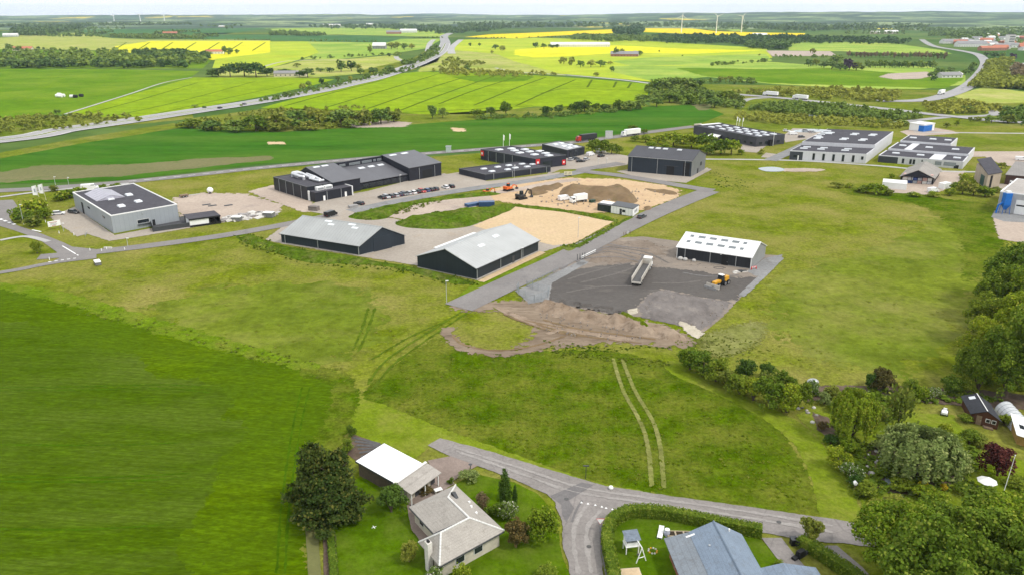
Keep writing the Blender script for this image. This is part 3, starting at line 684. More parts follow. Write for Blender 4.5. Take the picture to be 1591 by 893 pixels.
for pts in ([(900, 395), (940, 385), (1000, 392), (1040, 410)], [(905, 400), (945, 392), (990, 402)], [(900, 440), (960, 425), (990, 412), (1000, 395)], [(880, 435), (930, 420), (985, 408)], [(1010, 440), (1060, 440), (1090, 436)], [(880, 455), (930, 446), (985, 445)]):
    ribbon('wheel_track', pts, .7, m_scuff, 7, soft=1.4)
mound('dirt_bank', [(824, 474), (852, 470), (900, 480), (962, 491), (1010, 499), (1056, 514), (1072, 528), (1052, 534), (1000, 524), (940, 510), (880, 500), (836, 488)], 1.3, 3.0, .6, m_bank, rough=1.2, nscale=.3)
mound('grass_bank', [(956, 489), (985, 494), (1010, 505), (1014, 517), (995, 514), (966, 501)], 2.0, 2.2, .5, g_fore, rough=.4)
sheet('dirt', [(1085, 525), (1130, 510), (1180, 500), (1190, 515), (1165, 540), (1120, 555), (1095, 545)], m_track, 5, soft=6, sm=3)
sheet('yard', [(412, 373), (440, 352), (520, 330), (560, 326), (600, 338), (640, 346), (700, 354), (765, 338), (800, 322), (900, 340), (955, 344), (890, 379), (868, 384), (845, 392), (742, 436), (648, 413), (560, 399), (437, 379)], m_conc, 5, soft=1)
sheet('yard', [(735, 352), (770, 336), (803, 319), (860, 325), (957, 343), (892, 379), (860, 382), (800, 368)], m_sand, 6, soft=.8)
sheet('yard', [(742, 437), (838, 391), (848, 393), (752, 439)], m_sand, 6, soft=.4)
sheet('yard', [(603, 337), (640, 320), (700, 308), (762, 305), (768, 313), (740, 322), (660, 333), (628, 342)], m_pink, 7, soft=1.5)
sheet('yard', [(735, 303), (790, 288), (880, 277), (960, 279), (1030, 288), (1056, 296), (1052, 308), (1000, 326), (925, 332), (860, 326), (800, 317), (760, 311)], m_osand, 6, soft=4)
ribbon('dirt_track', [(740, 303), (800, 296), (850, 286), (900, 279)], 5, m_pink, 8, soft=1.5)
sheet('yard', [(484, 318), (500, 310), (570, 298), (640, 280), (690, 270), (742, 286), (745, 292), (700, 298), (560, 329), (520, 336), (484, 330)], m_conc, 6, soft=.6)
sheet('yard', [(385, 298), (425, 288), (484, 314), (492, 330), (470, 330), (420, 312)], m_pink, 5, soft=3)
sheet('yard', [(78, 338), (116, 322), (178, 366), (284, 346), (340, 338), (345, 346), (230, 366), (170, 375), (136, 364), (120, 368), (96, 352)], m_conc, 5, soft=.8)
sheet('yard', [(268, 308), (320, 300), (380, 302), (440, 318), (430, 334), (350, 346), (290, 344), (276, 330)], m_pink, 4, soft=5)
sheet('yard', [(958, 267), (975, 264), (1073, 274), (1098, 261), (1106, 264), (1066, 285), (1000, 279)], m_conc, 7, soft=.4)
sheet('yard', [(880, 243), (940, 237), (977, 243), (975, 257), (930, 263), (870, 264), (850, 272), (856, 258)], m_conc, 5, soft=.6)
sheet('yard', [(690, 272), (714, 268), (756, 282), (830, 274), (870, 268), (868, 276), (800, 286), (742, 293)], m_conc, 5, soft=.6)
sheet('yard', [(1150, 222), (1190, 228), (1176, 238), (1152, 236)], m_conc, 6, soft=.8)
sheet('yard', [(1190, 238), (1206, 240), (1196, 246), (1182, 245)], m_conc, 6, soft=.8)
sheet('yard', [(1216, 212), (1232, 200), (1292, 202), (1270, 214), (1220, 222)], m_conc, 6, soft=.8)
sheet('yard', [(1398, 205), (1440, 197), (1480, 204), (1490, 208), (1430, 212), (1444, 218), (1425, 218)], m_pink, 6, soft=1.5)
sheet('yard', [(1440, 285), (1460, 268), (1500, 266), (1490, 282), (1470, 296), (1440, 303), (1385, 300), (1375, 292), (1400, 284)], m_pink, 6, soft=1.5)
sheet('yard', [(1505, 236), (1560, 236), (1640, 236), (1640, 262), (1560, 258), (1530, 244), (1500, 245)], m_pink, 6, soft=1.0)
sheet('yard', [(1550, 286), (1640, 288), (1640, 310), (1555, 300)], m_conc, 6, soft=1.0)
sheet('yard', [(1542, 335), (1591, 340), (1700, 345), (1700, 385), (1591, 378), (1552, 372)], m_pink, 6, soft=2)
sheet('yard', [(1545, 328), (1700, 345), (1700, 352), (1560, 345), (1540, 338)], m_greyg, 7, soft=.5)

# water
wm_, wt_, wb_, _o = newmat('pond_water'); wb_.inputs['Base Color'].default_value = (.20, .24, .25, 1); wb_.inputs['Roughness'].default_value = .08; wb_.inputs['Specular IOR Level'].default_value = .6
bump_n(wt_, wb_, noise_n(wt_, pos_n(wt_), 1.5, 3), .15, .05)
sheet('water', [(1288, 205), (1330, 206), (1356, 208), (1350, 211), (1300, 209)], wm_, 7, sm=3)
sheet('water', [(1234, 203), (1262, 201), (1285, 203), (1270, 206), (1240, 206)], wm_, 7, sm=3)
sheet('water', [(1178, 262), (1200, 260), (1218, 263), (1214, 267), (1190, 267)], wm_, 7, sm=3)
sheet('bare_strip', [(1214, 263), (1250, 262), (1282, 264), (1270, 267), (1220, 267)], m_pink, 6, soft=2, sm=3)
sheet('water', [(1240, 183), (1258, 179), (1270, 181), (1252, 185)], wm_, 7, sm=3)

# banks and heaps
mound('grass_bank', [(608, 347), (640, 336), (700, 328), (760, 321), (802, 317), (806, 324), (770, 340), (722, 356), (660, 358), (622, 354)], 1.8, 6, 1.0, g_scrub, rough=.6)
mound('grass_bank', [(536, 338), (570, 326), (640, 313), (700, 304), (770, 300), (778, 304), (700, 312), (640, 322), (606, 340), (570, 344)], 1.2, 4, 1.0, g_scrub, rough=.6)
mound('grass_bank', [(800, 318), (850, 323), (930, 334), (962, 343), (950, 346), (880, 332), (800, 323)], .8, 2.0, .8, g_scrub, rough=.6)
mound('grass_bank', [(360, 366), (400, 366), (440, 380), (560, 400), (650, 415), (740, 436), (745, 442), (700, 442), (600, 416), (480, 410), (420, 392), (380, 380)], 1.1, 4, 1.0, g_scrub, rough=.7)
mound('grass_bank', [(866, 384), (892, 379), (960, 344), (985, 334), (992, 337), (940, 366), (900, 388), (880, 392)], .5, 2.0, .8, g_verge, rough=.5)
mound('soil_heap', [(864, 304), (872, 291), (890, 287), (930, 292), (950, 289), (975, 291), (990, 304), (996, 315), (975, 319), (940, 313), (900, 309)], 2.3, 7, .9, m_heap, rough=.5, nscale=.12)
mound('soil_heap', [(905, 300), (930, 301), (950, 308), (930, 316), (910, 312)], 1.2, 4, .8, m_heap, rough=.8)
mound('soil_heap', [(815, 296), (860, 286), (880, 288), (865, 298), (830, 306)], 1.0, 4, .8, m_heap, rough=.9)
mound('soil_heap', [(996, 322), (1010, 320), (1016, 326), (1002, 329)], .8, 2, .6, m_heap, rough=.9)
mound('soil_heap', [(1000, 292), (1050, 298), (1056, 303), (1040, 304), (1005, 298)], .8, 3, .8, m_heap, rough=.9)

# worn wheel paths, drains and covers on the street
m_wear = soil('wheel_worn_asphalt', (.27, .25, .235), (.32, .30, .28), (.22, .205, .19), big=.3, fine=2.5, nscale=.25, bump=.2)
for pts in ([(700, 694), (800, 725), (900, 757), (1000, 773), (1150, 794), (1300, 818)], [(705, 700), (800, 733), (890, 764), (1000, 781), (1150, 803), (1300, 828)], [(900, 893), (892, 850), (894, 815), (915, 780)], [(920, 893), (912, 850), (914, 818), (935, 792)]):
    ribbon('wheel_track', pts, .55, m_wear, 8, soft=.7)
for x, y in ((880, 776), (1210, 812), (915, 850)):
    mb = MB(); mb.tube((0, 0, .15), (0, 0, .19), .34, n=14); ob = mb.obj('manhole_cover', paint('cast_iron', (.08, .078, .075), .6, .2, 5), None, G(x, y)); ob['kind'] = 'structure'
# patchwork of small far fields
rf = random.Random(21)
for i in range(46):
    y = rf.uniform(30, 55); x = rf.uniform(-100, 1650); w = rf.uniform(40, 130); h = rf.uniform(1.0, 3.2)
    if 690 < x + w / 2 < 1330 and y < 44: continue
    sheet('field', [(x, y), (x + w * rf.uniform(.8, 1), y - rf.uniform(0, .5)), (x + w, y + h), (x + rf.uniform(-8, 8), y + h * rf.uniform(.8, 1.1))], rf.choice([g_teal, g_fresh, g_pale, g_green, g_olive, g_fresh, g_orape if i % 5 == 0 else g_teal]), 1 + (i % 2))

# loose stones and clods lying on the yard, the rubble and the bank
g_ = np.random.default_rng(9); mb = MB()
for poly, n, (a_, b_) in (([(990, 478), (1033, 450), (1137, 470), (1088, 514)], 90, (.06, .2)), ([(830, 478), (960, 494), (1070, 530), (960, 530), (850, 520)], 130, (.08, .26)), ([(900, 402), (1000, 372), (1150, 422), (1040, 415), (960, 408)], 150, (.06, .2)), ([(800, 300), (880, 282), (1040, 300), (990, 325), (860, 322)], 170, (.15, .45))):
    k = 0
    while k < n:
        x, y = g_.uniform(800, 1140), g_.uniform(275, 535)
        if not inside(poly, np.array([x]), np.array([y]))[0]: continue
        k += 1; p = G(x, y); r_ = g_.uniform(a_, b_); q = lambda: r_ * g_.uniform(.6, 1.1)
        z = .12 if y < 470 else .3
        mb.hexa([(p.x - q(), p.y - q(), 0), (p.x + q(), p.y - q(), 0), (p.x + q(), p.y + q(), 0), (p.x - q(), p.y + q(), 0), (p.x - q() * .6, p.y - q() * .6, z + r_), (p.x + q() * .6, p.y - q() * .6, z + r_), (p.x + q() * .6, p.y + q() * .6, z + r_), (p.x - q() * .6, p.y + q() * .6, z + r_)])
ob = mb.obj('loose_stones', bsoil('stones_and_clods', (.22, .185, .155), (.32, .28, .24), (.16, .12, .09), big=.8, fine=3)); ob['kind'] = 'stuff'
# ================================================================ BUILDINGS
class Fr:
    """plan of a building from three ground corners: A-B is the front, B-C the right side"""
    def __init__(s, A, B, C, world=False):
        s.o = Vector(A) if world else G(*A); b = Vector(B) if world else G(*B); c = Vector(C) if world else G(*C)
        s.U = (b - s.o); s.V = (c - b); s.L = s.U.length; s.D = s.V.length; s.U /= s.L; s.V /= s.D; s.d = s.U + s.V
    def P(s, a, t, z): return s.U * a + s.V * t + Vector((0, 0, z))
    def bx(s, mb, a0, a1, t0, t1, z0, z1):
        P = s.P
        mb.hexa([P(a0, t0, z0), P(a1, t0, z0), P(a1, t1, z0), P(a0, t1, z0), P(a0, t0, z1), P(a1, t0, z1), P(a1, t1, z1), P(a0, t1, z1)])
    def sl(s, mb, axis, a0, a1, t0, t1, zf, dz0, dz1):
        """slab lying on a slope: zf(u, v) gives the roof height"""
        P = s.P; c = [(a0, t0), (a1, t0), (a1, t1), (a0, t1)]
        mb.hexa([P(a, t, zf(a, t) + dz0) for a, t in c] + [P(a, t, zf(a, t) + dz1) for a, t in c])
def part(fr, root, name, mat, *boxes, label=None, bevel=0):
    mb = MB()
    for b in boxes: fr.bx(mb, *b)
    o = mb.obj(name, mat, root, bevel=bevel)
    if label: o['label'] = label
    return o
m_white = paint('white_paint', (.78, .78, .76), .5, .05, .4)
m_trimw = paint('white_trim', (.72, .72, .70), .5, .05, 1)
m_glass = glassy('window_glass')
m_sky = paint('opal_skylight', (.66, .69, .71), .25, .05, .5)
m_skyd = paint('grey_rooflight', (.17, .19, .20), .25, .1, .5)
m_navy = (.020, .028, .038)
m_steel = paint('galvanised_steel', (.42, .44, .45), .4, .12, 2, metal=.5)
m_dsteel = paint('dark_steel', (.05, .053, .057), .45, .15, 2)
m_roofd = bsoil('dark_bitumen_roof', (.066, .064, .074), (.088, .085, .096), (.12, .115, .122), big=.05, fine=.8, bump=.3, t3=.6)
m_black = paint('matt_black', (.012, .012, .013), .6, .2, 2)
m_red = paint('red_sign_paint', (.62, .03, .03), .45, .05, 1)
m_blue = paint('blue_paint', (.01, .13, .46), .45, .12, 1)
m_wood = paint('weathered_wood', (.20, .14, .09), .8, .25, 3)
m_plinth = paint('concrete_plinth', (.33, .32, .30), .85, .15, 1)

def hall(name, label, A, B, C, h, wallmat, parapet=.35, roofmat=None, trim=None, group=None):
    """flat-roofed hall: walls, parapet all round, sunken roof"""
    f = Fr(A, B, C); r = thing(name, label, 'building', f.o, 0, group)
    part(f, r, 'wall', wallmat, (0, f.L, 0, f.D, -.1, h - parapet))
    w = .35; e = .05; z0, z1 = h - parapet, h
    mb = MB()
    f.bx(mb, -e, f.L + e, -e, w, z0, z1); f.bx(mb, -e, f.L + e, f.D - w, f.D + e, z0, z1)
    f.bx(mb, -e, w, w, f.D - w, z0, z1); f.bx(mb, f.L - w, f.L + e, w, f.D - w, z0, z1)
    mb.obj('parapet', trim or wallmat, r)
    part(f, r, 'roof', roofmat or m_roofd, (w, f.L - w, w, f.D - w, z0 + .01, z0 + .06))
    return f, r, z0 + .06
def roof_light(f, r, z, a, t, la, lt, mat=None, h=.45, label=None):
    mb = MB(); P = f.P
    mb.hexa([P(a, t, z), P(a + la, t, z), P(a + la, t + lt, z), P(a, t + lt, z), P(a + .15, t + .15, z + h), P(a + la - .15, t + .15, z + h), P(a + la - .15, t + lt - .15, z + h), P(a + .15, t + lt - .15, z + h)])
    return mb.obj('skylight', mat or m_sky, r)
def win_front(f, r, a0, a1, z0, z1, frame=None, t=0.0, out=-1, name='window', mat=None):
    """window in the front wall (t = 0) with a frame and a recessed-looking pane"""
    w = part(f, r, name, frame or m_dsteel, (a0, a1, t + out * .07, t - out * .02, z0, z1))
    p = part(f, w, 'pane', mat or m_glass, (a0 + .08, a1 - .08, t + out * .10, t + out * .03, z0 + .08, z1 - .08))
    return w
def win_side(f, r, t0, t1, z0, z1, frame=None, s=None, out=1, name='window', mat=None):
    s = f.L if s is None else s
    w = part(f, r, name, frame or m_dsteel, (s - out * .02, s + out * .07, t0, t1, z0, z1) if out > 0 else (s - .07, s + .02, t0, t1, z0, z1))
    p = part(f, w, 'pane', mat or m_glass, (s + .03, s + .10, t0 + .08, t1 - .08, z0 + .08, z1 - .08) if out > 0 else (s - .10, s - .03, t0 + .08, t1 - .08, z0 + .08, z1 - .08))
    return w
def gable(name, label, A, B, C, eave, ridge, axis, wallmat, roofmat, oh=.35, thick=.18, cat='building', group=None, gmat=None):
    f = Fr(A, B, C); r = thing(name, label, cat, f.o, 0, group)
    P = f.P; mb = MB()
    if axis == 'u':
        prof = [P(0, 0, -.1), P(0, 0, eave), P(0, f.D / 2, ridge), P(0, f.D, eave), P(0, f.D, -.1)]; mb.prism(prof, f.U * f.L); half = f.D / 2
        zf = lambda a, t: eave + (ridge - eave) * (t / half if t <= half else (f.D - t) / half)
    else:
        prof = [P(0, 0, -.1), P(0, 0, eave), P(f.L / 2, 0, ridge), P(f.L, 0, eave), P(f.L, 0, -.1)]; mb.prism(prof, f.V * f.D); half = f.L / 2
        zf = lambda a, t: eave + (ridge - eave) * (a / half if a <= half else (f.L - a) / half)
    mb.obj('wall', wallmat, r)
    for k in (0, 1):
        m2 = MB()
        if axis == 'u':
            t0, t1 = (-oh, half) if k == 0 else (half, f.D + oh)
            zz = (lambda a, t: eave + (ridge - eave) * t / half) if k == 0 else (lambda a, t: eave + (ridge - eave) * (f.D - t) / half)
            f.sl(m2, axis, -oh, f.L + oh, t0, t1, zz, .02, .02 + thick)
        else:
            a0, a1 = (-oh, half) if k == 0 else (half, f.L + oh)
            zz = (lambda a, t: eave + (ridge - eave) * a / half) if k == 0 else (lambda a, t: eave + (ridge - eave) * (f.L - a) / half)
            f.sl(m2, axis, a0, a1, -oh, f.D + oh, zz, .02, .02 + thick)
        m2.obj('roof', roofmat, r)
    m3 = MB()
    if axis == 'u': m3.hexa([P(-oh, half - .3, ridge + .1), P(f.L + oh, half - .3, ridge + .1), P(f.L + oh, half + .3, ridge + .1), P(-oh, half + .3, ridge + .1), P(-oh, half - .06, ridge + .3), P(f.L + oh, half - .06, ridge + .3), P(f.L + oh, half + .06, ridge + .3), P(-oh, half + .06, ridge + .3)])
    else: m3.hexa([P(half - .3, -oh, ridge + .1), P(half + .3, -oh, ridge + .1), P(half + .3, f.D + oh, ridge + .1), P(half - .3, f.D + oh, ridge + .1), P(half - .06, -oh, ridge + .3), P(half + .06, -oh, ridge + .3), P(half + .06, f.D + oh, ridge + .3), P(half - .06, f.D + oh, ridge + .3)])
    m3.obj('ridge_cap', roofmat, r)
    return f, r, zf
def slope_light(f, r, zf, a0, a1, t0, t1, mat, thick=.2):
    mb = MB(); f.sl(mb, 'u', a0, a1, t0, t1, zf, thick, thick + .08); return mb.obj('skylight', mat, r)
def pipe_front(f, r, a, h, t=0.0, w=.16, mat=None):
    return part(f, r, 'downpipe', mat or m_steel, (a, a + w, t - .16, t - .01, 0, h))
def pipe_side(f, r, t, h, w=.16, mat=None, s=None):
    s = f.L if s is None else s
    return part(f, r, 'downpipe', mat or m_steel, (s + .01, s + .16, t, t + w, 0, h))

# ---- two grey-roofed storage barns
dirs = Fr((437.8, 377.6), (559, 397.5), (629, 380.3))
m_bwall = seam('blue_black_cladding', m_navy, dirs.d, .9, .45, .5, .15)
m_broof1 = seam('fibre_cement_roof', (.35, .36, .355), dirs.U, 1.1, .3, .7, .1, stain=(.28, .285, .27))
f, r, zf = gable('storage_barn', 'blue-black barn with grey roof standing behind the weedy bank, nearer the grey hall', (437.8, 377.6), (559, 397.5), (629, 380.3),
    HT(559, 397.5, 382.6), HT(594, 388.9, 353.7) , 'u', m_bwall, m_broof1)
eb = HT(559, 397.5, 382.6)
for a in (f.L * .05, f.L * .48, f.L - .3): pipe_front(f, r, a, eb)
part(f, r, 'gutter', m_dsteel, (-.3, f.L + .3, -.55, -.38, eb - .12, eb + .05))
for a in (.32, .62): slope_light(f, r, zf, f.L * a, f.L * a + 2.6, f.D * .43, f.D * .47, m_sky)
for a in (.4, .7): slope_light(f, r, zf, f.L * a, f.L * a + 2.2, f.D * .36, f.D * .40, m_sky)
part(f, r, 'sliding_door', seam('door_cladding', (.022, .03, .04), dirs.d, .6), (f.L - .01, f.L + .1, f.D * .3, f.D * .7, 0, 4.4))
part(f, r, 'plinth', m_plinth, (-.06, f.L + .06, -.06, f.D + .06, -.1, .25))
d2 = Fr((649, 415.5), (740, 435), (836.5, 390.3))
m_bwall2 = seam('blue_black_cladding_wide', (.018, .025, .032), d2.d, .9, .45, .5, .15)
m_broof2 = seam('pale_fibre_cement_roof', (.40, .41, .405), d2.V, 1.1, .3, .7, .1, stain=(.32, .325, .31))
eb = HT(740, 435, 417.0)
f, r, zf = gable('storage_barn', 'blue-black barn with pale roof lying right beside the estate road', (649, 415.5), (740, 435), (836.5, 390.3),
    eb, HT(694.5, 425.2, 387.7), 'v', m_bwall2, m_broof2)
for t in (.25, f.D * .36, f.D * .72, f.D - .4): pipe_side(f, r, t, eb)
part(f, r, 'gutter', m_dsteel, (f.L + .38, f.L + .55, -.3, f.D + .3, eb - .12, eb + .05))
for a, t in ((.30, .30), (.66, .32), (.60, .60), (.28, .62)): slope_light(f, r, zf, f.L * a, f.L * a + 1.0, f.D * t, f.D * t + 2.6, m_sky)
part(f, r, 'side_door', m_dsteel, (f.L - .01, f.L + .08, f.D * .55, f.D * .55 + 1.1, 0, 2.1))
part(f, r, 'plinth', m_plinth, (-.06, f.L + .06, -.06, f.D + .06, -.1, .25))
# open lean-to behind the pale-roofed barn's left slope
part(f, r, 'lean_to_roof', m_trimw, (-3.2, -.4, f.D * .35, f.D * .98, eb - .9, eb - .75))
for t in (.36, .56, .76, .97): part(f, r, 'post', m_wood, (-3.1, -2.95, f.D * t, f.D * t + .15, 0, eb - .9))

# ---- white-roofed workshop on the gravel yard
d3 = Fr((1051.3, 401), (1165.8, 418.4), (1187.7, 399.5))
m_wr = seam('white_sheet_roof', (.72, .72, .71), d3.U, .9, .2, .5, .05)
m_wwall = seam('charcoal_cladding', (.022, .024, .029), d3.d, .75, .5, .5, .15)
eb = HT(1165.8, 418.4, 400.5)
f, r, zf = gable('workshop', 'dark workshop with white roof and two rows of grey rooflights', (1051.3, 401), (1165.8, 418.4), (1187.7, 399.5), eb, HT(1176.7, 409, 377.3), 'u', m_wwall, m_wr)
m_gab = seam('grey_gable_cladding', (.26, .265, .265), d3.V, .5, .35, .5, .1)
mb = MB(); P = f.P
mb.prism([P(f.L + .02, .02, 0), P(f.L + .02, .02, eb - .05), P(f.L + .02, f.D / 2, zf(0, f.D / 2) - .05), P(f.L + .02, f.D - .02, eb - .05), P(f.L + .02, f.D - .02, 0)], f.U * .08)
mb.obj('gable_wall', m_gab, r)
for i, a in enumerate((.075, .19, .345, .5, .65, .80)):
    w = 1.0 if i in (0, 5) else 2.0
    for t in (.17, .36): slope_light(f, r, zf, f.L * (a + t * .02), f.L * (a + t * .02) + w, f.D * t, f.D * t + .9, m_skyd)
for a in (.11, .455, .80): pipe_front(f, r, f.L * a, eb)
part(f, r, 'corner_trim', m_trimw, (-.06, .12, -.08, .1, 0, eb)); part(f, r, 'corner_trim', m_trimw, (f.L - .12, f.L + .12, -.08, .06, 0, eb))
dr = part(f, r, 'door', m_black, (f.L * .615, f.L * .615 + 1.9, -.10, .02, 0, 2.7)); part(f, dr, 'door_handle', m_steel, (f.L * .615 + 1.55, f.L * .615 + 1.75, -.16, -.09, 1.05, 1.15))
part(f, r, 'wall_lamp', m_white, (f.L * .595, f.L * .595 + .3, -.3, -.01, 3.0, 3.3))
part(f, r, 'plinth', m_plinth, (-.05, f.L + .05, -.05, f.D + .05, -.1, .2))

# ---- tall dark hall at the road bend
A, B, C = (975.1, 266.9), (1073, 275.5), (1094.6, 263.5)
d4 = Fr(A, B, C); eb = HT(1073, 275.5, 250.8)
m_hw = seam('blue_grey_cladding', (.024, .033, .046), d4.d, .9, .4, .5, .15)
f, r, zf = gable('machine_hall', 'tall dark hall with grey gable and dark roof by the road bend', A, B, C, eb, HT(1084, 269.5, 234.5), 'u', m_hw, seam('anthracite_roof', (.060, .060, .068), d4.U, .9, .3, .55, .12))
mb = MB(); P = f.P
mb.prism([P(f.L + .02, .02, 0), P(f.L + .02, .02, eb - .05), P(f.L + .02, f.D / 2, zf(0, f.D / 2) - .05), P(f.L + .02, f.D - .02, eb - .05), P(f.L + .02, f.D - .02, 0)], f.U * .08)
mb.obj('gable_wall', seam('mid_grey_gable_cladding', (.16, .165, .172), d4.V, .5, .3, .5, .1), r)
for a in (.21, .325, .44, .665): roof_light(f, r, zf(0, f.D * .42) + .15, f.L * a, f.D * .40, 2.2, 2.0)
for a in (.06, .47, .90): pipe_front(f, r, f.L * a, eb)
part(f, r, 'gutter', m_steel, (-.3, f.L + .3, -.55, -.38, eb - .12, eb + .05))
gd = part(f, r, 'gate_door', m_black, (f.L * .62, f.L * .74, -.10, .02, 0, 4.0))
part(f, gd, 'door_rail', m_dsteel, (f.L * .58, f.L * .80, -.14, -.02, 4.05, 4.2))
part(f, r, 'sectional_door', m_black, (f.L * .875, f.L * .975, -.10, .02, 0, eb - .9))
part(f, r, 'side_door', m_black, (f.L + .08, f.L + .18, f.D * .42, f.D * .5, 0, 2.3)); part(f, r, 'vent', m_black, (f.L + .08, f.L + .18, f.D * .62, f.D * .72, 3.0, 4.6))

# ---- low flat hall and the bigger flat hall behind it
m_flatw = seam('black_cladding', (.024, .026, .038), Fr((713, 271), (754, 280), (855, 267)).d, .8, .4, .5, .15)
f, r, z = hall('showroom_hall', 'low flat black hall with nine small skylights along the estate road', (713.3, 271.3), (754, 281), (855.5, 267.6), HT(754, 281, 271.4), m_flatw, trim=m_dsteel)
for a, t in ((.30, .20), (.68, .17), (.28, .42), (.70, .40), (.26, .60), (.62, .55), (.28, .80), (.66, .72), (.45, .90)): roof_light(f, r, z, f.L * a, f.D * t, 1.6, 2.6)
for t in (.12, .40, .68, .93): pipe_side(f, r, f.D * t, 2.6, s=f.L)
part(f, r, 'door', m_glass, (f.L - .01, f.L + .08, f.D * .9, f.D * .96, 0, 2.3))
f, r, z = hall('showroom_hall', 'larger flat black hall with red corner signs and ten skylights', (747, 248.2), (831, 264), (879.5, 257.6), HT(747, 248.2, 232.2), m_flatw, trim=m_dsteel)
for a, t in ((.12, .25), (.14, .62), (.30, .45), (.30, .78), (.48, .30), (.48, .62), (.52, .88), (.70, .38), (.70, .74), (.86, .55)): roof_light(f, r, z, f.L * a, f.D * t, 2.4, 3.2)
h8 = HT(747, 248.2, 232.2)
sg = part(f, r, 'sign', m_red, (.25, 2.3, -.18, -.06, h8 - 3.2, h8 - .6)); part(f, sg, 'emblem', m_white, (.8, 1.7, -.24, -.17, h8 - 2.4, h8 - 1.4))
sg = part(f, r, 'sign', m_red, (f.L + .06, f.L + .2, .4, 2.6, h8 - 3.6, h8 - .4)); part(f, sg, 'emblem', m_white, (f.L + .19, f.L + .26, 1.0, 2.0, h8 - 2.4, h8 - 1.5))
sg = part(f, r, 'sign', m_red, (f.L + .06, f.L + .2, f.D - 2.5, f.D - .6, h8 - 4.4, h8 - 2.2)); part(f, sg, 'emblem', m_white, (f.L + .19, f.L + .26, f.D - 2.0, f.D - 1.2, h8 - 3.6, h8 - 2.9))
for a in (.15, .3, .45, .6): pipe_front(f, r, f.L * a, h8 - .4)
part(f, r, 'glass_front', m_glass, (f.L - .01, f.L + .07, f.D * .25, f.D * .55, 0, 3.2))
f, r, z = hall('showroom_hall', 'small flat black hall with pale roof and bright skylights behind the parked cars', (842, 236.5), (881, 246.5), (908, 240.8), HT(881, 246.5, 233.6), m_flatw, roofmat=bsoil('light_grey_roof', (.30, .30, .31), (.38, .38, .39), big=.2, fine=1), trim=m_dsteel)
for a, t in ((.2, .3), (.2, .65), (.5, .35), (.5, .7), (.75, .3), (.75, .65)): roof_light(f, r, z, f.L * a, f.D * t, 2.4, 3.0)
for t in (.12, .38, .64): part(f, r, 'sectional_door', m_glass, (f.L - .01, f.L + .08, f.D * t, f.D * (t + .18), 0, 3.4))

# ---- black workshop complex: flat box, pitched wing, low middle range, pitched hall, front annex
m_blk = seam('black_steel_cladding', (.017, .018, .026), Fr((426.6, 295.3), (478.4, 312), (521, 306)).d, .7, .4, .5, .2)
m_blkroof = seam('grey_standing_seam', (.105, .105, .115), Fr((426.6, 295.3), (478.4, 312), (521, 306)).V, .55, .35, .45, .1)
A, B, C = (426.6, 295.3), (478.4, 312), (686, 273)
f = Fr(A, B, C); r = thing('workshop_complex', 'long black workshop complex with pitched wings and a sunken middle roof', 'building', f.o)
hb = HT(478.4, 312, 290.7); dF = (G(521, 306.2) - G(478.4, 312)).length
P = f.P
part(f, r, 'flat_block', m_blk, (0, f.L, 0, dF, -.1, hb - .3))
mb = MB(); w = .35
f.bx(mb, -.05, f.L + .05, -.05, w, hb - .3, hb); f.bx(mb, -.05, f.L + .05, dF - w, dF + .05, hb - .3, hb); f.bx(mb, -.05, w, w, dF - w, hb - .3, hb); f.bx(mb, f.L - w, f.L + .05, w, dF - w, hb - .3, hb)
mb.obj('parapet', m_dsteel, r)
part(f, r, 'flat_roof', m_roofd, (w, f.L - w, w, dF - w, hb - .29, hb - .24))
for a in (.17, .38, .60, .83): pipe_front(f, r, f.L * a, hb - .3)
# pitched wing and hall share the ridge; the front (high s) eaves face the yard
def wing(t0, t1, ze, zr, sF, nm):
    sR = f.L * .26
    g = MB(); g.prism([P(0, t0, -.1), P(0, t0, ze), P(sR, t0, zr), P(sF, t0, ze), P(sF, t0, -.1)], f.V * (t1 - t0)); g.obj(nm + '_wall', m_blk, r)
    g = MB(); f.sl(g, 'u', sR, sF + .3, t0 - .2, t1 + .2, lambda a, t: zr + (ze - zr) * (a - sR) / (sF - sR), .02, .2); g.obj(nm + '_roof', m_blkroof, r)
    g = MB(); f.sl(g, 'u', -.3, sR, t0 - .2, t1 + .2, lambda a, t: ze + (zr - ze) * a / sR, .02, .2); g.obj(nm + '_roof', m_blkroof, r)
    return sR
t1 = (G(568.3, 299) - G(478.4, 312)).length
t2 = (G(635, 282) - G(478.4, 312)).length
ze, zr = HT(568.3, 299, 283.2), HT(545, 293, 259.3)
ze = hb - .2; zr = hb + 3.2
sR = wing(dF + .25, t1, ze, zr, f.L, 'wing'); wing(t2, f.D, ze + .5, zr + .2, f.L, 'hall')
slr = lambda a, t: zr + (ze - zr) * (a - sR) / (f.L - sR)
for t in (.12, .42): slope_light(f, r, slr, sR + 1.2, sR + 2.4, dF + (t1 - dF) * t + 1, dF + (t1 - dF) * (t + .22) + 1, m_sky)
slh = lambda a, t: zr + .2 + (ze + .3 - zr) * (a - sR) / (f.L - sR)
for t in (.14, .50): slope_light(f, r, slh, sR + 1.6, sR + 3.0, t2 + (f.D - t2) * t, t2 + (f.D - t2) * (t + .2), m_sky)
zl, zh = 2.8, ze + 1.0
part(f, r, 'middle_wall', m_blk, (sR + 1.0, f.L - 1.0, t1 + .01, t2 - .01, -.1, zl - .4))
part(f, r, 'back_wall', m_blk, (sR - .6, sR + .4, t1 + .21, t2 - .21, -.1, zr - .1))
part(f, r, 'back_roof', m_dsteel, (0, sR - .62, t1 + .21, t2 - .21, ze, ze + .2))
mid = lambda a, t: zh + (zl - zh) * (a - sR - .4) / (f.L - sR - 1.2)
g = MB(); f.sl(g, 'u', sR + .42, f.L - .8, t1 + .21, t2 - .21, mid, .02, .2); g.obj('middle_roof', m_blkroof, r)
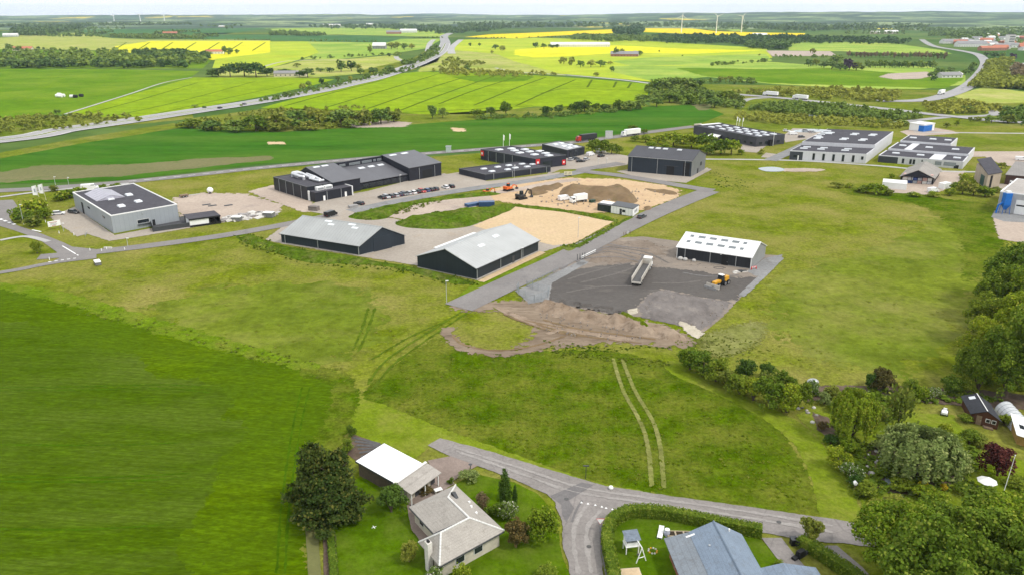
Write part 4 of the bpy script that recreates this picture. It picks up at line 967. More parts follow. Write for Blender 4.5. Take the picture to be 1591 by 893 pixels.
for t in (.38, .58, .78): slope_light(f, r, mid, sR + 3.5, sR + 5.2, t1 + (t2 - t1) * t, t1 + (t2 - t1) * t + 3.0, m_sky)
for t0_, t1_ in ((.10, .22), (.30, .52), (.56, .76), (.80, .85), (.88, .97)):
    w_ = part(f, r, 'window', m_steel, (sR + .38, sR + .48, t1 + (t2 - t1) * t0_, t1 + (t2 - t1) * t1_, zh + .5, zh + 1.5))
    part(f, w_, 'pane', glassy('grey_glass', (.16, .18, .19)) if t0_ == .10 else bpy.data.materials['grey_glass'], (sR + .46, sR + .52, t1 + (t2 - t1) * t0_ + .1, t1 + (t2 - t1) * t1_ - .1, zh + .6, zh + 1.4))
for t in (.08, .22, .36, .5, .64, .78): win_side(f, r, t1 + (t2 - t1) * t, t1 + (t2 - t1) * (t + .1), .5, 2.1, s=f.L - 1.0)
for t in (.3, .78): pipe_side(f, r, t2 + (f.D - t2) * t, ze, s=f.L)
part(f, r, 'sectional_door', m_black, (f.L - .01, f.L + .08, t2 + (f.D - t2) * .4, t2 + (f.D - t2) * .7, 0, 3.8))
# annex with pale end frames and two rooftop units
ta0, ta1 = .6, (G(549, 306.4) - G(478.4, 312)).length
ha = HT(484, 316, 301.0); sa = f.L + (G(484, 316) - G(478.4, 312)).length
part(f, r, 'annex_wall', m_blk, (f.L + .01, sa, ta0, ta1 - .4, -.1, ha - .12)); part(f, r, 'annex_roof', m_roofd, (f.L + .05, sa + .1, ta0 - .05, ta1 - .45, ha - .11, ha))
part(f, r, 'end_frame', m_white, (f.L + .02, sa + .35, ta1 - .38, ta1, 0, ha + .15)); part(f, r, 'end_frame', m_white, (f.L + .02, f.L + 1.0, ta0 - .45, ta0 - .06, 0, ha + .1))
for q in (.14, .36):
    tu = ta0 + (ta1 - ta0) * q
    u = part(f, r, 'rooftop_unit', m_white, (f.L + .9, f.L + 2.6, tu, tu + 3.2, ha, ha + 1.3)); part(f, u, 'grille', m_steel, (f.L + 2.58, f.L + 2.66, tu + .3, tu + 2.9, ha + .2, ha + 1.0))
for q in (.30, .68): pipe_side(f, r, ta0 + (ta1 - ta0) * q, ha - .2, s=sa)
for q in (.2, .78): part(f, r, 'door', m_white, (sa - .01, sa + .08, ta0 + (ta1 - ta0) * q, ta0 + (ta1 - ta0) * q + .9, 0, 2.0))
# silver ducts on the flat roof
zr0 = hb - .24
dm = paint('bright_duct_metal', (.62, .63, .64), .3, .1, 1, metal=.4)
def duct(pts, rad):
    mb = MB()
    for i in range(len(pts) - 1): mb.tube(P(*pts[i]), P(*pts[i + 1]), rad, n=10)
    for p in pts[1:-1]: mb.dome(P(*p), rad * 1.02, n=10, m=5)
    mb.obj('duct', dm, r, smooth=False)
s_, T_ = f.L, dF
duct([(s_ * .18, T_ * .55, zr0), (s_ * .18, T_ * .55, zr0 + 1.4), (s_ * .42, T_ * .5, zr0 + 1.4), (s_ * .5, T_ * .58, zr0 + 1.2), (s_ * .5, T_ * .58, zr0)], .55)
duct([(s_ * .22, T_ * .68, zr0), (s_ * .22, T_ * .68, zr0 + 1.8), (s_ * .4, T_ * .7, zr0 + 1.9), (s_ * .52, T_ * .74, zr0 + 1.2), (s_ * .64, T_ * .78, zr0 + 1.0), (s_ * .64, T_ * .78, zr0)], .5)
duct([(s_ * .4, T_ * .85, zr0), (s_ * .4, T_ * .85, zr0 + 1.6), (s_ * .62, T_ * .86, zr0 + 1.3), (s_ * .8, T_ * .82, zr0 + 1.0), (s_ * .8, T_ * .82, zr0)], .5)
duct([(s_ * .6, T_ * .68, zr0 + .8), (s_ * .85, T_ * .72, zr0 + .8), (s_ * .85, T_ * .9, zr0 + .8)], .45)
part(f, r, 'filter_unit', dm, (s_ * .14, s_ * .3, T_ * .58, T_ * .82, zr0, zr0 + 2.0))

# ---- grey hall by the junction
A, B, C = (117.5, 324), (177, 363.2), (279, 344)
m_gw = seam('pale_grey_cladding', (.30, .325, .345), Fr(A, B, C).d, 1.0, .18, .5, .05)
hg = HT(177, 363.2, 335)
f, r, z = hall('grey_hall', 'pale grey hall with flat dark roof beside the road junction', A, B, C, hg, m_gw, parapet=.3, trim=m_trimw)
for a, t in ((.42, .28), (.38, .60), (.72, .26), (.66, .56)): roof_light(f, r, z, f.L * a, f.D * t, 3.0, 2.2)
mb = MB(); P = f.P
g0, g1 = f.L * .12, f.L * .46
mb.prism([P(g0, f.D * .12, z), P(g0, f.D * .34, z + 1.5), P(g0, f.D * .56, z)], f.U * (g1 - g0)); ob = mb.obj('glass_ridge_light', bsoil('dusty_roof_glazing', (.36, .35, .40), (.44, .43, .49), big=.3, fine=2, rough=.3), r)
for k in range(7):
    mb = MB(); a = g0 + (g1 - g0) * k / 6
    mb.tube(P(a, f.D * .12, z + .04), P(a, f.D * .34, z + 1.54), .06, n=4); mb.tube(P(a, f.D * .34, z + 1.54), P(a, f.D * .56, z + .04), .06, n=4); mb.obj('glazing_bar', m_steel, r)
dr = part(f, r, 'door', m_black, (f.L * .22, f.L * .265, -.08, .02, 0, 4.2))
for a in (.40, .78): win_front(f, r, f.L * a, f.L * a + 2.6, hg - 2.6, hg - 1.9)
win_side(f, r, f.D * .36, f.D * .54, 1.7, 3.0, frame=m_trimw); part(f, r, 'awning', m_dsteel, (f.L, f.L + .6, f.D * .36, f.D * .55, 1.35, 1.5))
part(f, r, 'side_door', m_black, (f.L - .01, f.L + .08, f.D * .585, f.D * .625, 0, 2.2))
part(f, r, 'wall_lamp', m_steel, (f.L, f.L + .3, f.D * .45, f.D * .45 + .3, hg - 1.3, hg - 1.0))
# dark open sheds beside it
A, B, C = (232, 344), (238, 361), (295, 353)
f = Fr(A, B, C); r = thing('open_shed', 'open dark timber frame with black screens against the grey hall', 'shed', f.o)
part(f, r, 'back_screen', m_black, (.0, .2, 0, f.D * .65, 0, 2.2)); part(f, r, 'side_screen', m_black, (.25, f.L, 0, .15, 0, 1.9)); part(f, r, 'front_screen', m_dsteel, (f.L, f.L + .15, 0, f.D, 0, 1.6))
part(f, r, 'top_beam', m_dsteel, (-.15, .45, -.1, f.D * .66, 2.2, 2.4)); part(f, r, 'deck', bsoil('dark_paving', (.07, .07, .075), (.09, .09, .095), big=.3), (.25, f.L - .05, .2, f.D, .14, .2))
for t in (0, .33, .66): part(f, r, 'post', m_dsteel, (.3, .5, f.D * t, f.D * t + .2, 0, 2.2))
part(f, r, 'stored_boards', m_wood, (.7, 1.8, f.D * .42, f.D * .62, .2, 1.0))
A, B, C = (289, 347), (296, 353.5), (343, 347)
f = Fr(A, B, C); r = thing('flat_shed', 'low shed with dark roof, white boarding and an open bay', 'shed', f.o)
part(f, r, 'wall', m_white, (.5, f.L, 0, f.D * .62, 0, 2.3)); part(f, r, 'roof', m_roofd, (-1.5, f.L + .25, -.3, f.D + .2, 2.6, 2.78)); part(f, r, 'back_wall', m_black, (-1.2, -1.0, 0, f.D, 0, 2.58))
part(f, r, 'side_wall', m_black, (-.95, f.L, f.D - .2, f.D, 0, 2.58)); part(f, r, 'fascia', m_black, (f.L + .26, f.L + .34, -.3, f.D + .2, 2.35, 2.85)); part(f, r, 'fence_board', m_black, (f.L + .5, f.L + .6, -.2, f.D, 0, .7))
for t in (.64, .82, .985): part(f, r, 'post', m_black, (f.L - .25, f.L - .05, f.D * t - .1, f.D * t + .1, 0, 2.58))

# ---- white halls with dark roofs on the right
A, B, C = (1226, 248.5), (1344.4, 254.8), (1385, 223)
m_wh = seam('white_panel_cladding', (.60, .60, .62), Fr(A, B, C).d, 1.2, .15, .5, .05)
f = Fr(A, B, C); r = thing('white_hall', 'white hall with stepped dark roof and a row of tall narrow windows', 'building', f.o); P = f.P
h1 = HT(1226, 248.5, 234); h2 = h1 + 1.8; dS = f.D * .26
part(f, r, 'wall', m_wh, (0, f.L, 0, dS, -.1, h1)); part(f, r, 'roof', m_roofd, (.4, f.L - .4, .4, dS - .01, h1 + .005, h1 + .06))
part(f, r, 'high_wall', m_wh, (f.L * .02, f.L + .05, dS + .01, f.D, -.1, h2)); part(f, r, 'high_roof', m_roofd, (f.L * .02 + .4, f.L - .35, dS + .5, f.D - .4, h2 + .005, h2 + .06))
for a in (.07, .30, .62):
    for q in (.35, .62): roof_light(f, r, h1 + .06, f.L * a + q, dS * q, f.L * .1, 1.0)
for a in (.04, .40, .66):
    for q in (.42, .48, .70, .76): roof_light(f, r, h2 + .06, f.L * a + q * 4, f.D * q, f.L * .1, 1.4)
for k in range(4): roof_light(f, r, h2 + .06, f.L * .04, f.D * (.55 + .1 * k), f.L * .1, 1.2)
part(f, r, 'dark_panel', seam('dark_grey_panel', (.045, .05, .058), f.d, 1.2, .3), (.05, f.L * .175, -.08, .02, 0, h1 - .5))
win_front(f, r, f.L * .05, f.L * .10, 1.2, 2.6, t=-.08); part(f, r, 'door', m_white, (f.L * .11, f.L * .125, -.14, -.07, 0, 2.3))
for a in (.305, .435, .565, .69, .82, .935): win_front(f, r, f.L * a, f.L * a + 1.1, .5 if a < .9 else 1.8, h1 - .9 if a < .9 else h1 - 1.2)
A, B, C = (1363.4, 252.4), (1495, 263.2), (1509, 247)
f = Fr(A, B, C); r = thing('white_hall', 'white hall with three dark roof tiers and bright bands between', 'building', f.o); P = f.P
h1 = HT(1363.4, 252.4, 241.3); m_wh2 = seam('white_panel_cladding_side', (.60, .60, .62), f.d, 1.2, .15, .5, .05)
Dq = (G(1470, 236) - G(1495, 263.2)).length * .5
for k, (t0, t1, a0, a1) in enumerate(((0, f.D * .52, 0, f.L), (f.D * .53, f.D * 1.25, f.L * .02, f.L), (f.D * 1.26, f.D * 2.0, f.L * .05, f.L * .70))):
    part(f, r, 'wall', m_wh2, (a0, a1, t0, t1, -.1, h1 + k * .9))
    for q0, q1 in (((.02, .60), (.75, .985)) if k == 0 else ((.02, .20), (.30, .985)) if k == 1 else ((.02, .98),)):
        part(f, r, 'roof', m_roofd, (a0 + (a1 - a0) * q0, a0 + (a1 - a0) * q1, t0 + .5, t1 - .5, h1 + k * .9 + .005, h1 + k * .9 + .06))
    for q in ((.12, .42, .85) if k == 0 else (.08, .42, .75) if k == 1 else (.1, .5, .8)): roof_light(f, r, h1 + k * .9 + .06, a0 + (a1 - a0) * q, (t0 + t1) / 2 - .8, f.L * .09, 1.8)
part(f, r, 'dark_panel', bpy.data.materials['dark_grey_panel'], (.05, f.L * .24, -.08, .02, 0, h1 - .4))
for a in (.29, .38, .42): win_front(f, r, f.L * a, f.L * a + 1.0, .4, h1 - .8)
win_front(f, r, f.L * .52, f.L * .535, h1 - 1.6, h1 - .7)
for a, w_ in ((.68, 2.6), (.78, 5.0)): win_front(f, r, f.L * a, f.L * a + w_, 1.0, 2.6, mat=glassy('bright_glass_%d' % int(a * 100), (.25, .28, .3)))
part(f, r, 'sectional_door', m_black, (f.L * .90, f.L * .955, -.08, .02, 0, 1.6))

# ---- dark brick complex with flagpoles behind the shrubs
A, B, C = (1078, 209), (1176, 228.5), (1217, 226)
m_bb = paint('dark_grey_render', (.055, .054, .062), .7, .2, .3)
f, r, z = hall('office_complex', 'dark grey flat complex with many white skylights behind the round shrubs', (1077, 209.5), (1174, 229), (1218, 224), HT(1174, 229, 213.5), m_bb, trim=m_dsteel)
h = HT(1174, 229, 213.5)
for a in (.14, .32, .46, .60, .74, .88):
    for t in (.22, .48, .74): roof_light(f, r, z, f.L * a, f.D * t, 3.6, 2.0)
part(f, r, 'cream_end', paint('cream_render', (.48, .44, .34), .8, .08, .4), (-.6, -.05, .5, 6, 0, h + .8))
part(f, r, 'white_coping', m_white, (.2, f.L * .05, f.D * .2, f.D * .9, h + .02, h + .3))
for a in (.55, .64, .73, .82, .91): win_front(f, r, f.L * a, f.L * a + 2.0, 1.0, 2.4)
for t in (.10, .30, .50, .72): win_side(f, r, f.D * t, f.D * t + 2.4, 1.0, 2.6)
part(f, r, 'entrance', m_black, (f.L - .01, f.L + 1.6, f.D * .42, f.D * .56, 0, 3.2)); part(f, r, 'entrance_mast', m_white, (f.L + 2.0, f.L + 2.15, f.D * .5, f.D * .5 + .15, 0, 7.5))
f = Fr((1099, 219), (1113, 221.5), (1121, 217)); r = thing('white_shed', 'low white-roofed shed among the round shrubs by the dark complex', 'shed', f.o)
part(f, r, 'wall', m_bb, (0, f.L, 0, f.D, 0, 2.6)); part(f, r, 'roof', m_white, (-.3, f.L + .3, -.3, f.D + .3, 2.62, 2.8))

# ---- open barn stacked with pallets
A, B, C = (1398, 285), (1449, 288), (1459, 273.5)
f = Fr(A, B, C); P = f.P; r = thing('open_barn', 'grey-roofed barn with open front full of stacked goods', 'barn', f.o)
ze, zr = HT(1449, 288, 277.2), HT(1424, 286.5, 265)
m_or = seam('old_fibre_roof', (.27, .25, .225), f.V, 1.0, .25, .8, .15)
for k in (0, 1):
    g = MB(); hlf = f.L / 2
    f.sl(g, 'v', -.6 if k == 0 else hlf, hlf if k == 0 else f.L + .6, -.5, f.D + .4, (lambda a, t: ze + (zr - ze) * a / hlf) if k == 0 else (lambda a, t: ze + (zr - ze) * (f.L - a) / hlf), .02, .2); g.obj('roof', m_or, r)
part(f, r, 'side_wall', m_blk, (0, .2, 0, f.D, 0, ze)); part(f, r, 'side_wall', m_blk, (f.L - .2, f.L, 0, f.D, 0, ze)); part(f, r, 'back_wall', m_blk, (.2, f.L - .2, f.D - .25, f.D - .05, 0, ze))
g = MB(); g.prism([P(0, .1, ze + .01), P(f.L / 2, .1, zr), P(f.L, .1, ze + .01)], f.V * .12); g.obj('gable_panel', m_blk, r)
for a in (.33, .66): part(f, r, 'post', m_black, (f.L * a - .12, f.L * a + .12, .05, .3, 0, ze))
fo = f; bo = r
pal = [paint('pallet_goods_%d' % i, c, .6, .15, 1) for i, c in enumerate(((.55, .55, .56), (.5, .32, .28), (.04, .07, .22), (.62, .6, .55), (.35, .36, .38)))]
gp = [(.05, .2), (.22, .36), (.38, .5), (.52, .64), (.66, .8), (.82, .95)]
for i, (a0, a1) in enumerate(gp):
    for lv in range(3 if i not in (2,) else 2):
        mb = MB(); f.bx(mb, f.L * a0, f.L * a1, 1.0, 3.5, lv * 1.35, lv * 1.35 + 1.2)
        o = mb.obj('goods_stack', pal[(i * 2 + lv * 3) % 5], None, f.o)
        tag(o, 'wrapped pallet of goods stacked in the open front of the grey barn', 'pallet', 'goods stacked in the open barn')

# ---- sheds and hall on the right edge
A, B, C = (1520.5, 285.5), (1531, 294), (1552, 290)
f = Fr(A, B, C); P = f.P; r = thing('tan_building', 'tan plastered building with dark lean roof and green door among bushes', 'building', f.o)
h = HT(1531, 294, 272); m_tan = paint('tan_plaster', (.36, .30, .23), .85, .12, .4)
g = MB(); g.hexa([P(0, 0, 0), P(f.L, 0, 0), P(f.L, f.D, 0), P(0, f.D, 0), P(0, 0, h + 1.5), P(f.L, 0, h), P(f.L, f.D, h), P(0, f.D, h + 1.5)]); g.obj('wall', m_tan, r)
g = MB(); f.sl(g, 'u', -9, f.L + .4, -.4, f.D + .4, lambda a, t: h + 1.5 - 1.5 * a / f.L, .03, .25); g.obj('roof', m_roofd, r)
part(f, r, 'back_wing', m_tan, (-8.6, -.02, 0, f.D, 0, h + 1.2))
part(f, r, 'green_door', paint('dark_green_paint', (.01, .06, .05), .5, .1, 1), (f.L * .1, f.L * .62, -.12, .02, .3, h * .75)); part(f, r, 'dark_slot', m_black, (f.L - .01, f.L + .1, f.D * .22, f.D * .38, .3, h * .9))
A, B, C = (1560, 287), (1640, 294), (1660, 272)
f = Fr(A, B, C); P = f.P
f, r, zf = gable('long_shed', 'long brown shed with grey roof at the right edge behind the tan building', A, B, C, HT(1560, 287, 272), HT(1560, 287, 262), 'u', paint('brown_boards', (.075, .04, .032), .8, .25, .6), seam('old_grey_roof', (.25, .235, .22), f.U, 1.0, .25, .8, .15))
for a in (.1, .25): part(f, r, 'door', m_white, (f.L * a, f.L * a + .9, -.08, .02, 0, 2.0))
A, B, C = (1547.5, 329), (1640, 342), (1660, 318)
hw = HT(1547.5, 329, 297.5)
f, r, z = hall('concrete_hall', 'pale concrete hall with a blue filter tower on its wall', A, B, C, hw, seam('pale_concrete_panels', (.42, .42, .42), Fr(A, B, C).d, 3.0, .25, .8, .1, stain=(.32, .31, .29)), roofmat=bsoil('pale_roof_felt', (.36, .335, .31), (.42, .39, .36), big=.1), trim=m_white)
for k in range(3):
    part(f, r, 'sectional_door', m_white, (f.L * (.30 + .2 * k), f.L * (.30 + .2 * k) + 6.5, -.10, .02, 0, 5.2)); part(f, r, 'door_window', m_black, (f.L * (.30 + .2 * k) + .3, f.L * (.30 + .2 * k) + 6.2, -.15, -.09, 3.0, 3.5))
tw = thing('filter_tower', 'bright blue dust filter tower standing on legs against the concrete hall', 'filter tower', f.o + f.P(f.L * .155, -2.2, 0))
mb = MB(); mb.box(-1.2, 1.2, -1.0, 1.0, 3.4, 7.6); mb.obj('filter_box', m_blue, tw, bevel=.08)
mb = MB(); mb.hexa([(-.3, -.3, 1.6), (.3, -.3, 1.6), (.3, .3, 1.6), (-.3, .3, 1.6), (-1.2, -1, 3.38), (1.2, -1, 3.38), (1.2, 1, 3.38), (-1.2, 1, 3.38)]); mb.obj('hopper', m_blue, tw)
mb = MB(); mb.box(-.8, .8, -.6, .6, 7.62, 8.4); mb.obj('fan_housing', m_white, tw, bevel=.06)
for x in (-1.1, 1.1):
    for y in (-.9, .9): mb = MB(); mb.tube((x * 1.2, y * 1.2, 0), (x, y, 3.5), .1, n=6); mb.obj('leg', m_blue, tw)
mb = MB(); mb.tube((-1.2, 0, 4.2), (-2.6, 0, 3.2), .3, n=10); mb.tube((-2.6, 0, 3.2), (-2.9, 0, .4), .3, n=10); mb.obj('pipe', m_blue, tw)

# ---- white and blue depot far back
f = Fr((1412, 202.5), (1434, 205.5), (1448, 203.5)); r = thing('depot', 'low white depot with one bright blue end far behind the white halls', 'building', f.o)
part(f, r, 'wall', m_white, (0, f.L, 0, f.D * 1.2, 0, 4.2)); part(f, r, 'roof', m_trimw, (-.3, f.L + .3, -.3, f.D * 1.2 + .3, 4.22, 4.5)); part(f, r, 'blue_end', m_blue, (f.L * .68, f.L + .35, -.35, f.D * .9, .2, 3.6))

# ---- site cabins
A, B, C = (928, 327), (948.5, 331), (958, 326)
f = Fr((949, 331.4), (983, 337.3), (992, 330.8)); h = 2.8; P = f.P
r = thing('site_cabin', 'white site cabin with dark flat roof at the edge of the estate road', 'cabin', f.o)
part(f, r, 'wall', m_white, (0, f.L, 0, f.D, .15, h)); part(f, r, 'roof', m_dsteel, (-.12, f.L + .12, -.12, f.D + .12, h + .01, h + .2)); part(f, r, 'skid', m_dsteel, (.2, f.L - .2, .2, f.D - .2, 0, .14))
part(f, r, 'door', m_dsteel, (f.L * .40, f.L * .40 + .9, -.07, .02, .2, 2.2)); win_front(f, r, f.L * .52, f.L * .52 + 1.2, 1.1, 2.0)
for t in (.3, .6): win_side(f, r, f.D * t, f.D * t + .8, 1.0, 2.0)
for a in (.12, .25, .66, .8, .92): part(f, r, 'panel_joint', m_steel, (f.L * a, f.L * a + .06, -.03, .02, .2, h - .05))
f = Fr((928, 327.8), (948.5, 331.2), (957, 326)); r = thing('site_cabin', 'dark green site cabin with a pale roof beside the white cabin', 'cabin', f.o)
part(f, r, 'wall', paint('dark_green_steel', (.018, .032, .03), .5, .15, 1), (0, f.L - .15, 0, f.D, .1, 2.5)); part(f, r, 'roof', m_trimw, (-.08, f.L - .05, f.D * .35, f.D + .1, 2.52, 2.66)); part(f, r, 'front_roof', m_dsteel, (-.08, f.L - .05, -.08, f.D * .34, 2.52, 2.62))
for a in (.1, .35, .6, .85): part(f, r, 'rib', m_black, (f.L * a, f.L * a + .08, -.05, .02, .1, 2.5))

# ================================================================ HOUSES IN FRONT
m_hroof = None
def tiled(name, col, d, period, stain=None):
    m, t, b, o = newmat(name); p = pos_n(t)
    n1 = noise_n(t, p, .5, 6, .7)
    c = mixc(t, ramp(t, n1, .3, .7), mul(col, .88), mul(col, 1.1))
    if stain: c = mixc(t, ramp(t, noise_n(t, p, .9, 8, .75), .52, .68), c, stain)
    c = mixc(t, 1.0, c, ramp(t, noise_n(t, p, 6, 4, .7), .3, .7, (.8,) * 3 + (1,), (1.1,) * 3 + (1,)), 'MULTIPLY')
    sep = nd(t, 'ShaderNodeSeparateXYZ'); t.links.new(p, sep.inputs[0])
    fz = math_n(t, 'FRACT', math_n(t, 'DIVIDE', sep.outputs[2], period * .42))
    dt = nd(t, 'ShaderNodeVectorMath', operation='DOT_PRODUCT'); dt.inputs[1].default_value = tuple(d); t.links.new(p, dt.inputs[0])
    fs = math_n(t, 'FRACT', math_n(t, 'DIVIDE', dt.outputs['Value'], period))
    ln = math_n(t, 'MAXIMUM', math_n(t, 'LESS_THAN', fz, .16), math_n(t, 'MULTIPLY', math_n(t, 'LESS_THAN', fs, .1), .5))
    c = mixc(t, math_n(t, 'MULTIPLY', ln, .22), c, mul(col, .4))
    t.links.new(c, b.inputs['Base Color']); b.inputs['Roughness'].default_value = .8; b.inputs['Specular IOR Level'].default_value = .15
    bump_n(t, b, fz, .3, .06)
    return m
EA = 2.5
p2 = G(707.8, 753.7, EA); pc = G(784, 824.8, EA); p1 = G(634.9, 787.4, EA); pl = G(639.9, 851, EA)
p2.z = pc.z = p1.z = pl.z = 0
pf_ = G(684, 881, EA); pf_.z = 0
hu = (pc - p2); LU = hu.length; hu /= LU
hv = ((p1 - p2).normalized() + (pf_ - pc).normalized()).normalized()
w1 = (p1 - p2).length; LV = (pf_ - pc).length; w2 = 5.6
class HF(Fr):
    def __init__(s, o, U, V, L, D): s.o = o; s.U = U; s.V = V; s.L = L; s.D = D; s.d = U + V
hf = HF(p2, hu, hv, LU, LV)
r = thing('bungalow', 'L-shaped bungalow with pale grey hipped tile roof and brick chimney', 'house', hf.o); P = hf.P
print('bungalow', LU, LV, w1, w2)
m_ht = tiled('grey_roof_tiles', (.37, .342, .305), hu + hv, .55, (.28, .256, .225)); m_hwall = paint('cream_brick', (.46, .42, .34), .85, .12, 1.5); m_cap = paint('pale_ridge_mortar', (.62, .61, .58), .8, .1, 1)
oh = .55
part(hf, r, 'wall', m_hwall, (oh, LU - oh, oh, w1 - oh, 0, EA - .05)); part(hf, r, 'wing_wall', m_hwall, (LU - w2 + oh, LU - oh, w1 - oh + .01, LV - oh, 0, EA - .05))
part(hf, r, 'soffit', m_trimw, (.05, LU - .05, .05, w1 - .05, EA - .04, EA - .01)); part(hf, r, 'wing_soffit', m_trimw, (LU - w2 + .05, LU - .05, w1 - .04, LV - .05, EA - .045, EA - .015))
RH = EA + 2.3
J = (LU - w2 / 2, w1 / 2)            # ridges meet above the corner
q = lambda a, t, z=EA: P(a, t, z)
hipA = (4.5, w1 / 2); hipB = (LU - w2 / 2, LV - 2.0)
faces = {
 'roof_hip': [q(0, 0), q(0, w1), q(*hipA, RH)][::-1],
 'roof_slope': [q(0, 0), q(*hipA, RH), q(*J, RH), q(LU, 0)][::-1],
 'roof_inner': [q(0, w1), q(LU - w2, w1), q(*J, RH), q(*hipA, RH)][::-1],
 'wing_slope': [q(LU, 0), q(*J, RH), q(*hipB, RH), q(LU, LV)][::-1],
 'wing_inner': [q(LU - w2, w1), q(LU - w2, LV), q(*hipB, RH), q(*J, RH)][::-1],
 'wing_hip': [q(LU - w2, LV), q(LU, LV), q(*hipB, RH)][::-1]}
for n_, fc in faces.items():
    mb = MB(); mb.prism(fc, (0, 0, .14)); mb.obj(n_, m_ht, r)
mb = MB()
def cap(a, b, name='ridge_tiles'):
    mb = MB(); a = Vector(a) + Vector((0, 0, .14)); b = Vector(b) + Vector((0, 0, .14)); n_ = max(2, int((b - a).length / .42))
    for i in range(n_): mb.tube(a + (b - a) * (i / n_), a + (b - a) * ((i + .92) / n_), .15, .13, n=6)
    mb.obj(name, m_cap, r)
cap(q(*hipA, RH), q(*J, RH)); cap(q(*J, RH), q(*hipB, RH)); cap(q(*J, RH), q(LU, 0)); cap(q(*hipB, RH), q(LU, LV)); cap(q(*hipA, RH), q(0, 0), 'hip_tiles'); cap(q(*hipB, RH), q(LU - w2, LV), 'hip_tiles')
mb = MB(); v0, v1 = q(LU - w2, w1, EA + .2), q(*J, RH + .1); mb.tube(v0, v1, .09, n=5); mb.obj('valley', m_dsteel, r)
part(hf, r, 'gutter', m_dsteel, (LU, LU + .12, .1, LV, EA - .06, EA + .06)); part(hf, r, 'gutter', m_dsteel, (.1, LU - w2, w1, w1 + .12, EA - .06, EA + .06))
for t in (.32, .60): win_side(hf, r, LV * t, LV * t + 1.5, .9, 1.9, frame=m_trimw, s=LU - oh)
for a in (.12, .42):
    w_ = part(hf, r, 'window', m_trimw, (LU * a + oh, LU * a + oh + 1.3, w1 - oh - .02, w1 - oh + .07, .9, 2.0)); part(hf, w_, 'pane', m_glass, (LU * a + oh + .1, LU * a + oh + 1.2, w1 - oh + .03, w1 - oh + .1, 1.0, 1.9))
ch = part(hf, r, 'chimney', paint('white_brick', (.58, .55, .5), .85, .12, 2), (LU - w2 * .58, LU - w2 * .42, LV - .35, LV + .35, 0, RH - .3)); part(hf, ch, 'chimney_pot', m_black, (LU - w2 * .54, LU - w2 * .46, LV - .15, LV + .15, RH - .3, RH - .05))
for a, t in ((.42, .12), (.52, .18), (.66, .22)): part(hf, r, 'roof_vent', m_trimw, (LU * a, LU * a + .3, w1 * t, w1 * t + .3, EA + 2.3 * t * 2 + .1, EA + 2.3 * t * 2 + .45))
mb = MB(); c0 = P(LU * .30, w1 * .36, EA + 1.75); mb.prism([c0 + hu * -.9, c0 + hu * .9, c0 + Vector((0, 0, .55))], -hv * .5); mb.obj('dormer_vent', m_dsteel, r)

# garage with white flat roof and tiled lean-to
ga = G(552.5, 716, 2.6); gb = G(611, 749, 2.6); gc = G(655, 718.5, 2.6)
for v_ in (ga, gb, gc): v_.z = 0
f = Fr(ga, gb, gc, world=True); P = f.P
r = thing('garage', 'garage with bright white flat roof and tiled lean-to front', 'garage', f.o)
part(f, r, 'wall', paint('shade_brown_garage_wall', (.10, .075, .055), .8, .2, 2), (.3, f.L, .3, f.D - .3, 0, 2.38)); part(f, r, 'front_wall', m_hwall, (f.L + .01, f.L + 2.6, .3, f.D - .3, 0, 2.38)); part(f, r, 'flat_roof', paint('bright_white_membrane', (.84, .84, .84), .5, .02, .2), (0, f.L, 0, f.D, 2.42, 2.62))  # wall darkened to brown to paint in the shadow gap below the roof
part(f, r, 'roof_edge', m_dsteel, (-.05, f.L + .02, -.06, -.01, 2.36, 2.66)); part(f, r, 'roof_edge', m_dsteel, (-.06, -.01, 0, f.D, 2.36, 2.66))
part(f, r, 'fascia', m_trimw, (f.L + .01, f.L + .5, .0, f.D, 2.30, 2.55))
mb = MB(); f.sl(mb, 'u', f.L + .52, f.L + 4.0, -.1, f.D + .4, lambda a, t: 2.82 - .12 * (a - f.L), -.1, .02); mb.obj('lean_to_roof', m_ht, r)
mb = MB(); f.sl(mb, 'u', f.L + .45, f.L + .9, -.1, f.D + .4, lambda a, t: 2.80, .02, .1); mb.obj('ridge_trim', m_cap, r)
for t in (.32, .88):
    d_ = part(f, r, 'door', m_dsteel, (f.L + 2.58, f.L + 2.68, f.D * t, f.D * t + .95, 0, 2.0)); part(f, d_, 'pane', m_glass, (f.L + 2.66, f.L + 2.71, f.D * t + .12, f.D * t + .83, .9, 1.9))
for t in (.02, .5, .97): part(f, r, 'post', m_trimw, (f.L + 3.6, f.L + 3.75, f.D * t, f.D * t + .15, 0, 1.85))

# house with blue-grey sheet roof, cut by the lower frame edge
EB = 2.5
ha = G(1035.4, 840, EB); hr_ = G(1150.8, 832, EB); hrb = G(1178, 881, EB); ap = G(1106.7, 820, EB)
for v_ in (ha, hr_, hrb): v_.z = 0
hv = (hrb - hr_).normalized(); hu = Vector((-hv.y, hv.x, 0)); hu = hu if hu.x > 0 else -hu
LW = (hr_ - ha).dot(hu); org = hr_ - hu * LW
f = HF(org, hu, hv, LW, 17.0); P = f.P
r = thing('blue_roofed_house', 'house with blue-grey metal tile roof inside the clipped hedge', 'house', f.o)
print('house2', LW)
m_bt = tiled('blue_grey_metal_tiles', (.20, .25, .315), hu + hv, .5, (.165, .195, .23)); m_rb = paint('red_brick', (.28, .12, .08), .85, .2, 2)
rs = LW * .62; RB = EB + 2.3; kk = LW * .30
part(f, r, 'wall', m_rb, (.5, LW - .5, .5, 16.5, 0, EB - .02))
mb = MB(); mb.prism([P(.5, .45, EB), P(rs, .45, RB - .1), P(LW - .5, .45, EB)], hv * .3); mb.obj('gable_board', m_trimw, r)
